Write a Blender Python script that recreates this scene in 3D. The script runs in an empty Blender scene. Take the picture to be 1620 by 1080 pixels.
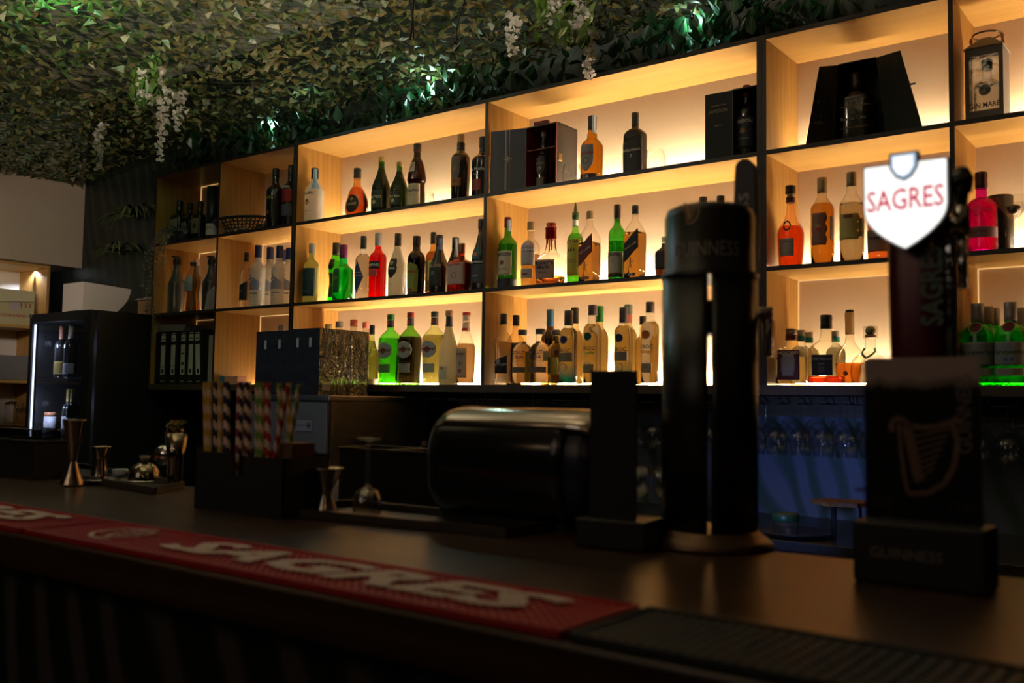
import bpy, bmesh, math, random
from mathutils import Vector, Matrix, noise
random.seed(7)
PI = math.pi
S = bpy.context.scene
C = S.collection

# ------------------------------------------------------------------ camera
cd = bpy.data.cameras.new('camera'); cam = bpy.data.objects.new('camera', cd); C.objects.link(cam)
cd.sensor_width = 36.0; cd.sensor_fit = 'HORIZONTAL'; cd.lens = 33.5691
cd.clip_start = 0.02
_r = Vector((0.7962, 0.60485, 0.015)); _u = Vector((0.02607, -0.05907, 0.99791)); _f = Vector((-0.60447, 0.79415, 0.0628))
m3 = Matrix((_r, _u, -_f)).transposed().to_4x4()
m3.translation = Vector((0.0, -3.13341, 1.30092))
cam.matrix_world = m3
cd.dof.use_dof = True; cd.dof.focus_distance = 4.1; cd.dof.aperture_fstop = 4.2
S.camera = cam

# ------------------------------------------------------------------ world, exposure, lights
w = bpy.data.worlds.new('world'); S.world = w; w.use_nodes = True
w.node_tree.nodes['Background'].inputs[0].default_value = (0.35, 0.42, 0.6, 1)
w.node_tree.nodes['Background'].inputs[1].default_value = 0.002
S.view_settings.view_transform = 'Standard'
try: S.view_settings.look = 'None'
except Exception: pass
S.view_settings.exposure = 0.0; S.view_settings.gamma = 1.0; S.view_settings.use_curve_mapping = False
S.cycles.caustics_reflective = False; S.cycles.caustics_refractive = False
S.cycles.max_bounces = 14; S.cycles.transparent_max_bounces = 24; S.cycles.transmission_bounces = 12
S.cycles.diffuse_bounces = 4; S.cycles.glossy_bounces = 4
S.cycles.sample_clamp_indirect = 4.0

def lamp(name, kind, loc, energy, col, size=0.03, target=None, spot=60, blend=0.6):
    d = bpy.data.lights.new(name, kind); d.energy = energy; d.color = col
    if kind in ('POINT', 'SPOT'): d.shadow_soft_size = size
    if kind == 'AREA': d.size = size
    if kind == 'SPOT': d.spot_size = math.radians(spot); d.spot_blend = blend
    o = bpy.data.objects.new(name, d); C.objects.link(o); o.location = loc
    if target: o.rotation_euler = (Vector(target) - Vector(loc)).to_track_quat('-Z', 'Y').to_euler()
    return o
WARM = (1.0, 0.74, 0.42); COOL = (0.72, 0.86, 1.0)
# fill spots added behind the camera to brighten the netting
NET_FILLS = ((-0.7, -4.4, 2.15), (-3.3, -4.4, 2.15))
for (ux, uy, uz), en, tx in zip(NET_FILLS, (640, 420), (-1.9, -3.9)):
    lamp('uplight', 'SPOT', (ux, uy, uz), en, (1.0, 0.90, 0.66), 0.005, (tx, -1.4, 3.25), 62, .7)
lamp('wall_washer', 'SPOT', (-3.7, -2.9, 2.2), 170, (1.0, 0.82, 0.66), 0.10, (-6.0, -0.1, 2.12), 31, .7)  # fill spot added to brighten the bulkhead and basin
lamp('above_net', 'SPOT', (-3.7, -2.3, 2.90), 60, (1.0, 0.84, 0.62), 0.05, (-3.2, -1.3, 3.35), 110, .8)  # this and the next: added upward fill to lift the ceiling
lamp('above_net', 'SPOT', (-1.9, -1.7, 2.90), 40, (1.0, 0.84, 0.62), 0.05, (-1.8, -.8, 3.35), 110, .8)
lamp('hall_fill', 'AREA', (-1.6, -5.0, 2.6), 2.3, (1.0, 0.86, 0.72), 1.4, (-2.2, 0.0, 1.6))  # soft frontal fill with no known lamp, lifts the bottle labels
# coloured lamp above the netting, top left, and the small white spots over the shelf
lamp('green_lamp', 'POINT', (-3.55, -1.40, 2.90), 7.5, (0.15, 1.0, 0.30), 0.02)
lamp('blue_lamp', 'POINT', (-3.25, -1.55, 2.91), 8, (0.45, 0.55, 1.0), 0.02)
for k, (sx, sy, en) in enumerate(((-2.93, 0.05, 5.0), (-4.1, 0.08, 3.0), (-1.62, 0.10, 3.5), (-3.6, -0.1, .8))):
    lamp('garland_spot', 'POINT', (sx, sy, 2.755), en*.7, (0.55, 0.95, 0.85), 0.012)
# blue splashback light, cast from an added spot on the bar side
lamp('blue_work_light', 'SPOT', (-1.02, -1.55, 1.00), 27, (0.22, 0.36, 1.0), 0.03, (-1.22, 0.3, 1.10), 30, 1.0)
lamp('white_work_light', 'SPOT', (-3.3, -1.7, 1.5), 3, (0.75, 0.82, 1.0), 0.05, (-3.3, -.3, 1.2), 80, 1.0)  # added fill spot that brightens the steel cabinet front

# ------------------------------------------------------------------ materials
_M = {}
def nt(name):
    m = bpy.data.materials.new(name); m.use_nodes = True
    t = m.node_tree; t.nodes.clear()
    o = t.nodes.new('ShaderNodeOutputMaterial')
    return m, t, o
def bsdf(t, col=(.5,.5,.5), rough=.5, metal=0, spec=.5, **kw):
    b = t.nodes.new('ShaderNodeBsdfPrincipled')
    b.inputs['Base Color'].default_value = (*col, 1); b.inputs['Roughness'].default_value = rough
    b.inputs['Metallic'].default_value = metal; b.inputs['Specular IOR Level'].default_value = spec
    for k, v in kw.items(): b.inputs[k].default_value = v
    return b
def mat(name, col=(.5,.5,.5), rough=.5, metal=0, spec=.5, bump=0, bscale=60, vary=0, **kw):
    """plain procedural surface with fine noise in tone and relief"""
    key = (name, col, rough, metal)
    if key in _M: return _M[key]
    m, t, o = nt(name)
    b = bsdf(t, col, rough, metal, spec, **kw)
    t.links.new(b.outputs[0], o.inputs[0])
    tc = t.nodes.new('ShaderNodeTexCoord'); n = t.nodes.new('ShaderNodeTexNoise'); n.inputs['Scale'].default_value = bscale
    t.links.new(tc.outputs['Object'], n.inputs['Vector'])
    if vary:
        mx = t.nodes.new('ShaderNodeMix'); mx.data_type = 'RGBA'
        mx.inputs[6].default_value = (*[c*(1-vary) for c in col], 1); mx.inputs[7].default_value = (*[min(1, c*(1+vary)) for c in col], 1)
        t.links.new(n.outputs[0], mx.inputs[0]); t.links.new(mx.outputs[2], b.inputs['Base Color'])
    if bump:
        bp = t.nodes.new('ShaderNodeBump'); bp.inputs['Strength'].default_value = bump; bp.inputs['Distance'].default_value = .004
        t.links.new(n.outputs[0], bp.inputs['Height']); t.links.new(bp.outputs[0], b.inputs['Normal'])
    _M[key] = m; return m
def emit(name, col, s):
    key = (name, col, s)
    if key in _M: return _M[key]
    m, t, o = nt(name); e = t.nodes.new('ShaderNodeEmission')
    e.inputs[0].default_value = (*col, 1); e.inputs[1].default_value = s
    t.links.new(e.outputs[0], o.inputs[0]); _M[key] = m; return m
def wood(name, c1, c2, axis='X', rough=.42, scale=1.0, spec=.4):
    if name in _M: return _M[name]
    m, t, o = nt(name); b = bsdf(t, c1, rough, 0, spec); t.links.new(b.outputs[0], o.inputs[0])
    tc = t.nodes.new('ShaderNodeTexCoord'); mp = t.nodes.new('ShaderNodeMapping')
    sc = {'X': (1.2, 14, 14), 'Y': (14, 1.2, 14), 'Z': (14, 14, 1.2)}[axis]
    mp.inputs['Scale'].default_value = [q*scale for q in sc]
    t.links.new(tc.outputs['Object'], mp.inputs[0])
    n = t.nodes.new('ShaderNodeTexNoise'); n.inputs['Scale'].default_value = 3; n.inputs['Detail'].default_value = 6; n.inputs['Distortion'].default_value = .6
    t.links.new(mp.outputs[0], n.inputs['Vector'])
    wv = t.nodes.new('ShaderNodeTexWave'); wv.wave_type = 'RINGS'; wv.inputs['Scale'].default_value = .8; wv.inputs['Distortion'].default_value = 5; wv.inputs['Detail'].default_value = 3
    t.links.new(mp.outputs[0], wv.inputs['Vector'])
    ad = t.nodes.new('ShaderNodeMix'); ad.data_type = 'FLOAT'; ad.inputs[0].default_value = .22
    t.links.new(n.outputs[0], ad.inputs[2]); t.links.new(wv.outputs[0], ad.inputs[3])
    r = t.nodes.new('ShaderNodeValToRGB'); r.color_ramp.elements[0].position = .25; r.color_ramp.elements[1].position = .75
    r.color_ramp.elements[0].color = (*c2, 1); r.color_ramp.elements[1].color = (*c1, 1)
    t.links.new(ad.outputs[0], r.inputs[0]); t.links.new(r.outputs[0], b.inputs['Base Color'])
    _M[name] = m; return m
def glass(name, col=(1,1,1), refl=1.0, rough=0.02):
    """thin clear or tinted glass wall: tinted see-through plus a Fresnel reflection"""
    key = ('g', name, col)
    if key in _M: return _M[key]
    m, t, o = nt(name)
    tr = t.nodes.new('ShaderNodeBsdfTransparent')
    lw = t.nodes.new('ShaderNodeLayerWeight'); lw.inputs[0].default_value = .5
    mx0 = t.nodes.new('ShaderNodeMix'); mx0.data_type = 'RGBA'
    mx0.inputs[6].default_value = (*col, 1); mx0.inputs[7].default_value = (*[c**2.5*.55 for c in col], 1)
    pw = t.nodes.new('ShaderNodeMath'); pw.operation = 'POWER'; pw.inputs[1].default_value = 3.0
    t.links.new(lw.outputs['Facing'], pw.inputs[0]); t.links.new(pw.outputs[0], mx0.inputs[0])
    t.links.new(mx0.outputs[2], tr.inputs[0])
    gl = t.nodes.new('ShaderNodeBsdfGlossy'); gl.inputs[0].default_value = (1,1,1,1); gl.inputs['Roughness'].default_value = rough
    p5 = t.nodes.new('ShaderNodeMath'); p5.operation = 'POWER'; p5.inputs[1].default_value = 5.0
    t.links.new(lw.outputs['Facing'], p5.inputs[0])
    fr = t.nodes.new('ShaderNodeMath'); fr.operation = 'MULTIPLY_ADD'; fr.inputs[1].default_value = .85; fr.inputs[2].default_value = .045*refl
    t.links.new(p5.outputs[0], fr.inputs[0])
    mx = t.nodes.new('ShaderNodeMixShader')
    t.links.new(fr.outputs[0], mx.inputs[0]); t.links.new(tr.outputs[0], mx.inputs[1]); t.links.new(gl.outputs[0], mx.inputs[2])
    t.links.new(mx.outputs[0], o.inputs[0]); _M[key] = m; return m
def liquid(name, col, col2=None, split=.5, ior=1.22, bump=0):
    """bulk of a coloured drink (refracting); col2: a glass base tinted towards another colour"""
    key = ('l', name, col, col2)
    if key in _M: return _M[key]
    m, t, o = nt(name)
    b = bsdf(t, col, 0.0, 0, .5); b.inputs['Transmission Weight'].default_value = 1; b.inputs['IOR'].default_value = ior
    if bump:
        tc = t.nodes.new('ShaderNodeTexCoord'); n = t.nodes.new('ShaderNodeTexVoronoi'); n.inputs['Scale'].default_value = 120
        t.links.new(tc.outputs['Object'], n.inputs['Vector'])
        bp = t.nodes.new('ShaderNodeBump'); bp.inputs['Strength'].default_value = bump; bp.inputs['Distance'].default_value = .004
        t.links.new(n.outputs[0], bp.inputs['Height']); t.links.new(bp.outputs[0], b.inputs['Normal'])
    if col2:
        tc = t.nodes.new('ShaderNodeTexCoord'); sp = t.nodes.new('ShaderNodeSeparateXYZ'); t.links.new(tc.outputs['Generated'], sp.inputs[0])
        r = t.nodes.new('ShaderNodeValToRGB'); r.color_ramp.elements[0].position = split*.25; r.color_ramp.elements[1].position = split
        r.color_ramp.elements[0].color = (*col2, 1); r.color_ramp.elements[1].color = (*col, 1)
        t.links.new(sp.outputs[2], r.inputs[0]); t.links.new(r.outputs[0], b.inputs['Base Color'])
    t.links.new(b.outputs[0], o.inputs[0]); _M[key] = m; return m
def frosted(name, col):
    """milky or satin glass: lets light through diffusely"""
    key = ('f', name, col)
    if key in _M: return _M[key]
    m, t, o = nt(name)
    d = bsdf(t, col, .3, 0, .5); tl = t.nodes.new('ShaderNodeBsdfTranslucent'); tl.inputs[0].default_value = (*col, 1)
    mx = t.nodes.new('ShaderNodeMixShader'); mx.inputs[0].default_value = .62
    t.links.new(d.outputs[0], mx.inputs[1]); t.links.new(tl.outputs[0], mx.inputs[2]); t.links.new(mx.outputs[0], o.inputs[0])
    _M[key] = m; return m
OAK_X = wood('oak_laminate_along', (0.58, 0.345, 0.105), (0.49, 0.285, 0.08), 'X')
OAK_Z = wood('oak_laminate_upright', (0.50, 0.275, 0.075), (0.39, 0.20, 0.05), 'Z')
EDGE = mat('dark_edge_banding', (0.030, 0.020, 0.017), .5, bump=.1)
EDGE2 = mat('brown_edge_banding', (0.085, 0.055, 0.038), .5, bump=.1, vary=.2)
PANEL = mat('cream_back_panel', (0.84, 0.67, 0.49), .7, bump=.05, vary=.03)
BLACK = mat('black_plastic', (0.012, 0.012, 0.014), .38, bump=.05)
BLACKM = mat('matt_black', (0.010, 0.010, 0.011), .7, bump=.1)
STEEL = mat('brushed_steel', (0.42, 0.43, 0.46), .34, 1.0, bump=.06, bscale=200)
CHROME = mat('chrome', (0.75, 0.74, 0.72), .09, 1.0)
WHITE = mat('white_paint', (0.75, 0.72, 0.68), .6, bump=.05)
PAPER = mat('paper', (0.78, 0.75, 0.70), .8)
CLEAR = glass('clear_glass', (0.975, 0.98, 0.975))

# ------------------------------------------------------------------ mesh helpers
class MB:
    def __init__(s): s.bm = bmesh.new()
    def box(s, a, b, mi=0, rot=None, bev=0):
        x0,y0,z0 = a; x1,y1,z1 = b
        vs = [s.bm.verts.new((x,y,z)) for x in (x0,x1) for y in (y0,y1) for z in (z0,z1)]
        if rot:
            for v in vs: v.co = rot @ v.co
        fs = [(0,1,3,2),(4,6,7,5),(0,4,5,1),(2,3,7,6),(0,2,6,4),(1,5,7,3)]
        out = []
        for f in fs:
            F = s.bm.faces.new([vs[i] for i in f]); F.material_index = mi; out.append(F)
        if bev:
            es = list({e for F in out for e in F.edges})
            bmesh.ops.bevel(s.bm, geom=es, offset=bev, segments=3, profile=.5, affect='EDGES')
        return out
    def board(s, a, b, front=1):
        """box whose -Y face takes material slot `front`"""
        f = s.box(a, b); f[2].material_index = front; return f
    def poly(s, pts, mi=0):
        F = s.bm.faces.new([s.bm.verts.new(p) for p in pts]); F.material_index = mi; return F
    def prism(s, pts, d, mi=0):
        """closed outline (list of 3D points) pushed along vector d"""
        d = Vector(d); a = [s.bm.verts.new(p) for p in pts]; b = [s.bm.verts.new(Vector(p)+d) for p in pts]
        n = len(pts); s.bm.faces.new(a).material_index = mi; s.bm.faces.new(b[::-1]).material_index = mi
        for i in range(n):
            s.bm.faces.new((a[i], b[i], b[(i+1)%n], a[(i+1)%n])).material_index = mi
    def tube(s, pts, r, n=8, mi=0, r2=None):
        pts = [Vector(p) for p in pts]; rings = []; up = Vector((0,0,1))
        for i, p in enumerate(pts):
            d = (pts[min(i+1, len(pts)-1)] - pts[max(i-1, 0)]).normalized()
            q = up if abs(d.dot(up)) < .95 else Vector((1,0,0))
            a = d.cross(q).normalized(); b = d.cross(a)
            rr = r if r2 is None else r + (r2-r)*i/(len(pts)-1)
            rings.append([s.bm.verts.new(p + a*math.cos(2*PI*k/n)*rr + b*math.sin(2*PI*k/n)*rr) for k in range(n)])
        for A, B in zip(rings, rings[1:]):
            for k in range(n):
                F = s.bm.faces.new((A[k], A[(k+1)%n], B[(k+1)%n], B[k])); F.smooth = True; F.material_index = mi
        s.bm.faces.new(rings[0]); s.bm.faces.new(rings[-1][::-1])
    def lathe(s, prof, n=32, c=(0,0,0), sq=2.0, sx=1, sy=1, mi=0, cap=True, matf=None):
        """prof: list of (radius, z); sq is the corner exponent of the cross-section"""
        rings = []
        for r, z in prof:
            ring = []
            for k in range(n):
                th = 2*PI*(k+.5)/n
                q = sqr(th, sq)*max(r, 1e-5)
                ring.append(s.bm.verts.new((c[0]+q*math.cos(th)*sx, c[1]+q*math.sin(th)*sy, c[2]+z)))
            rings.append(ring)
        for j, (A, B) in enumerate(zip(rings, rings[1:])):
            for k in range(n):
                F = s.bm.faces.new((A[k], A[(k+1)%n], B[(k+1)%n], B[k])); F.smooth = True
                F.material_index = matf(j) if matf else mi
        if cap:
            s.bm.faces.new(rings[0][::-1]).material_index = mi; s.bm.faces.new(rings[-1]).material_index = mi
    def build(s, name, mats, parent=None, loc=None, rz=0):
        bmesh.ops.recalc_face_normals(s.bm, faces=s.bm.faces)
        me = bpy.data.meshes.new(name); s.bm.to_mesh(me); s.bm.free()
        for m in (mats if isinstance(mats, (list, tuple)) else [mats]): me.materials.append(m)
        o = bpy.data.objects.new(name, me); C.objects.link(o)
        if parent: o.parent = parent
        if loc: o.location = loc
        if rz: o.rotation_euler = (0, 0, rz)
        return o
def sqr(th, n):
    if n == 2: return 1.0
    c, s_ = abs(math.cos(th)), abs(math.sin(th))
    return (c**n + s_**n) ** (-1.0/n)
def smooth_prof(pr, sub=4):
    """Catmull-Rom through (r,z) pairs, kept monotone in z"""
    out = []
    for i in range(len(pr)-1):
        p0, p1, p2, p3 = pr[max(i-1,0)], pr[i], pr[i+1], pr[min(i+2,len(pr)-1)]
        for k in range(sub):
            t = k/sub
            v = []
            for a in (0, 1):
                m1 = (p2[a]-p0[a])/2; m2 = (p3[a]-p1[a])/2
                if (p2[a]-p1[a]) == 0: m1 = m2 = 0
                d = p2[a]-p1[a]
                m1 = max(-3*abs(d), min(3*abs(d), m1)) if m1*d > 0 else 0
                m2 = max(-3*abs(d), min(3*abs(d), m2)) if m2*d > 0 else 0
                v.append((2*t**3-3*t*t+1)*p1[a] + (t**3-2*t*t+t)*m1 + (-2*t**3+3*t*t)*p2[a] + (t**3-t*t)*m2)
            out.append(tuple(v))
    out.append(pr[-1]); return out
def thing(name, label, cat, loc=(0,0,0), rz=0, group=None):
    o = bpy.data.objects.new(name, None); C.objects.link(o); o.empty_display_size = .05
    o.location = loc; o.rotation_euler = (0,0,rz); o['label'] = label; o['category'] = cat
    if group: o['group'] = group
    return o
def tag(o, label, cat, group=None, kind=None):
    o['label'] = label; o['category'] = cat
    if group: o['group'] = group
    if kind: o['kind'] = kind
    return o
def struct(o, label=None, cat=None):
    o['kind'] = 'structure'
    if label: o['label'] = label
    if cat: o['category'] = cat
    return o
def copy_tree(o, parent=None):
    c = o.copy(); C.objects.link(c)
    if parent: c.parent = parent
    for ch in list(o.children): copy_tree(ch, c)
    return c
def text_mesh(body, size, shear=0, bold=0, spacing=1.0):
    cu = bpy.data.curves.new('txt', 'FONT'); cu.body = body; cu.size = size; cu.align_x = 'CENTER'; cu.align_y = 'CENTER'
    cu.shear = shear; cu.offset = bold; cu.resolution_u = 2; cu.space_character = spacing
    o = bpy.data.objects.new('txt', cu); C.objects.link(o)
    dg = bpy.context.evaluated_depsgraph_get(); dg.update()
    me = bpy.data.meshes.new_from_object(o.evaluated_get(dg))
    bpy.data.objects.remove(o); bpy.data.curves.remove(cu)
    return me
def text(name, body, size, m, parent, fn=None, width=None, depth=0, **kw):
    """lettering as a mesh; fn maps (x, y) of the line of text to local 3D; width squeezes it to that length"""
    me = text_mesh(body, size, **kw)
    if width:
        xs = [v.co.x for v in me.vertices]
        if xs:
            k = width/max(1e-6, (max(xs)-min(xs)))
            for v in me.vertices: v.co.x *= k
    if fn:
        for v in me.vertices: v.co = fn(v.co.x, v.co.y)
    me.materials.clear(); me.materials.append(m)
    for pl in me.polygons: pl.material_index = 0
    o = bpy.data.objects.new(name, me); C.objects.link(o); o.parent = parent
    return o

# ------------------------------------------------------------------ room shell
ZB = 1.37                                   # top face of the lowest shelf board
Z1T, Z1B, Z2T, Z2B, Z3T = 2.581, 2.187, 2.1705, 1.7786, 1.763
def jungle(name, base, leaf, leaf2, spec=.3, rough=.35):
    m, t, o = nt(name); b = bsdf(t, base, rough, 0, spec); t.links.new(b.outputs[0], o.inputs[0])
    tc = t.nodes.new('ShaderNodeTexCoord'); mp = t.nodes.new('ShaderNodeMapping'); mp.inputs['Scale'].default_value = (2.2, 2.2, 1.0); mp.inputs['Rotation'].default_value = (0, .6, 0)
    t.links.new(tc.outputs['Object'], mp.inputs[0])
    wv = t.nodes.new('ShaderNodeTexWave'); wv.inputs['Scale'].default_value = 1.6; wv.inputs['Distortion'].default_value = 7; wv.inputs['Detail'].default_value = 2.5; wv.inputs['Detail Scale'].default_value = .8
    t.links.new(mp.outputs[0], wv.inputs[0])
    r = t.nodes.new('ShaderNodeValToRGB'); e = r.color_ramp.elements; e[0].position = .35; e[0].color = (*base, 1); e[1].position = .55; e[1].color = (*leaf, 1)
    k = e.new(.9); k.color = (*leaf2, 1)
    t.links.new(wv.outputs[0], r.inputs[0]); t.links.new(r.outputs[0], b.inputs['Base Color'])
    n = t.nodes.new('ShaderNodeTexNoise'); n.inputs['Scale'].default_value = 70; t.links.new(tc.outputs['Object'], n.inputs['Vector'])
    bp = t.nodes.new('ShaderNodeBump'); bp.inputs['Strength'].default_value = .35; bp.inputs['Distance'].default_value = .004
    t.links.new(n.outputs[0], bp.inputs['Height']); t.links.new(bp.outputs[0], b.inputs['Normal'])
    return m
JUNGLE = jungle('jungle_wallpaper', (0.008, 0.011, 0.009), (0.009, 0.014, 0.010), (0.014, 0.022, 0.014))
SPLASH = jungle('palm_splashback', (0.16, 0.19, 0.26), (0.12, 0.15, 0.19), (0.07, 0.12, 0.10), .5, .3)
PLUM = jungle('plum_wallpaper', (0.10, 0.075, 0.11), (0.16, 0.15, 0.15), (0.05, 0.08, 0.05), .5, .25)
DARKW = mat('dark_wall_paint', (0.012, 0.014, 0.016), .7, bump=.1)
BEIGE = mat('beige_plaster', (0.44, 0.35, 0.26), .8, bump=.12, bscale=40, vary=.05)
def simple(name, a, b, m, label=None, cat=None):
    q = MB(); q.box(a, b); return struct(q.build(name, m), label, cat)
simple('floor', (-6.95, -6.2, -.1), (3.2, .42, 0), mat('floor_tiles', (0.03, 0.028, 0.026), .4, bump=.1, bscale=8, vary=.2), 'dark floor behind and in front of the bar counter', 'floor')
simple('ceiling', (-6.95, -6.2, 3.35), (3.2, .42, 3.45), mat('beige_ceiling', (0.50, 0.42, 0.32), .8, bump=.1, vary=.06), 'beige ceiling seen through the camouflage netting', 'ceiling')
q = MB(); q.box((-6.95, .32, 0), (3.2, .42, 3.35)); struct(q.build('wall_back', JUNGLE), 'dark jungle patterned wall behind the shelves', 'wall')
simple('wall_left', (-7.0, -6.2, 0), (-6.9, .32, 3.35), PLUM, 'dark plum patterned wall at the far left end', 'wall')
simple('wall_right', (3.1, -6.2, 0), (3.2, .32, 3.35), DARKW)
simple('wall_front', (-6.9, -6.3, 0), (3.1, -6.2, 3.35), DARKW)
# boxed-out beige bulkhead over the left cupboards, its underside carrying a small spot
simple('trim_1', (-6.9, -3.4, 2.185), (-6.42, .32, 3.35), BEIGE, 'beige plastered bulkhead box above the left cupboards', 'bulkhead')
# splashback under the shelves
simple('trim_2', (-2.2, .305, .90), (.3, .32, 1.336), SPLASH, 'blue lit palm patterned splashback under the shelves', 'splashback')
q = MB(); q.box((-3.0, .285, 1.255), (-2.1, .305, 1.336)); q.box((-2.05, .285, 1.262), (.3, .305, 1.338))
struct(q.build('trim_3', wood('dull_rail_wood', (.16,.11,.06), (.10,.07,.04), 'X')), 'pale wooden rail fixed to the wall under the shelves', 'rail')

# ------------------------------------------------------------------ the lit shelves
LED = (1.0, 0.78, 0.50)
def shelf_unit(label, xs, rows_by_col, x_end):
    """xs: list of openings (x0,x1)"""
    root = thing('shelf_unit', label, 'shelf', (xs[0][0]-.016, 0, ZB-.032), 0, 'backlit oak shelf units')
    ox, oz = root.location.x, root.location.z
    def P(a): return (a[0]-ox, a[1], a[2]-oz)
    D = .30
    L = xs[0][0]-.016; R = x_end
    for nm, z0, z1 in (('top_board', Z1T, Z1T+.017), ('bottom_board', ZB-.032, ZB)):
        b = MB(); b.board(P((L, 0, z0)), P((R, D, z1))); b.build(nm, [OAK_X, EDGE if nm == 'top_board' else EDGE2], root)
    for nm, x0, x1 in [('side_panel', L, xs[0][0]), ('side_panel', xs[-1][1], R)] + [('divider', xs[i][1], xs[i+1][0]) for i in range(len(xs)-1)]:
        b = MB(); b.board(P((x0, 0.0003, ZB)), P((x1, D, Z1T))); b.build(nm, [OAK_Z, EDGE], root)
    for i, (x0, x1) in enumerate(xs):
        for z0, z1 in ((Z1B-.0165, Z1B), (Z2B-.0156, Z2B)):
            b = MB(); b.board(P((x0, 0.0006, z0)), P((x1, D, z1))); b.build('shelf_board', [OAK_X, EDGE], root)
    b = MB(); b.box(P((L, D, ZB-.032)), P((R, D+.012, Z1T+.017))); b.build('back_panel', PANEL, root)
    for i, (x0, x1) in enumerate(xs):
        for row, (z0, z1) in enumerate(((Z1B, Z1T), (Z2B, Z2T), (ZB, Z3T))):
            e = rows_by_col[i][row]
            if e[0]:
                b = MB(); b.box(P((x0+.004, D-.040, z0)), P((x1-.004, D-.032, z0+.004))); b.build('led_strip', emit('warm_led', LED, e[0]), root)
            if e[1]:
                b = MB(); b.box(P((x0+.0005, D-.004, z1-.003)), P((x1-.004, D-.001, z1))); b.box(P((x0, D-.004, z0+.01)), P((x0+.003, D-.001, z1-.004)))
                b.build('led_strip', emit('warm_led_edge', (1.0,.58,.22), e[1]*.62), root)  # glowing bars imitate light leaking round the panel edges
    return root
G = 390
EG = .035                                    # edge leak of the back panels, a fraction of the main strip
shelf_unit('left shelf unit with binders, frosted vodka and trailing plant', [(-5.016, -4.424), (-4.408, -3.801)],
           [((0, 1.0), (G*.08, 1.3), (0, .5)), ((G*.035, 0), (G*.60, 1.4), (G*.07, 1.4))], -3.7835)
shelf_unit('middle shelf unit, two wide bays of spirits and liqueurs', [(-3.7655, -2.548), (-2.531, -1.3215)],
           [((G*.50, 0), (G*.85, 0), (G*1.2, 0)), ((G*.75, 0), (G*.85, 0), (G*1.3, 0))], -1.3035)
shelf_unit('right shelf unit with tequila, rum and green gin', [(-1.286, -.693), (-.678, -.085)],
           [((G*.5, 0), (G*.65, 0), (G*.60, 1.5)), ((G*.55, 0), (G*.65, 0), (G*.25, 1.4))], -.069)

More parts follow.
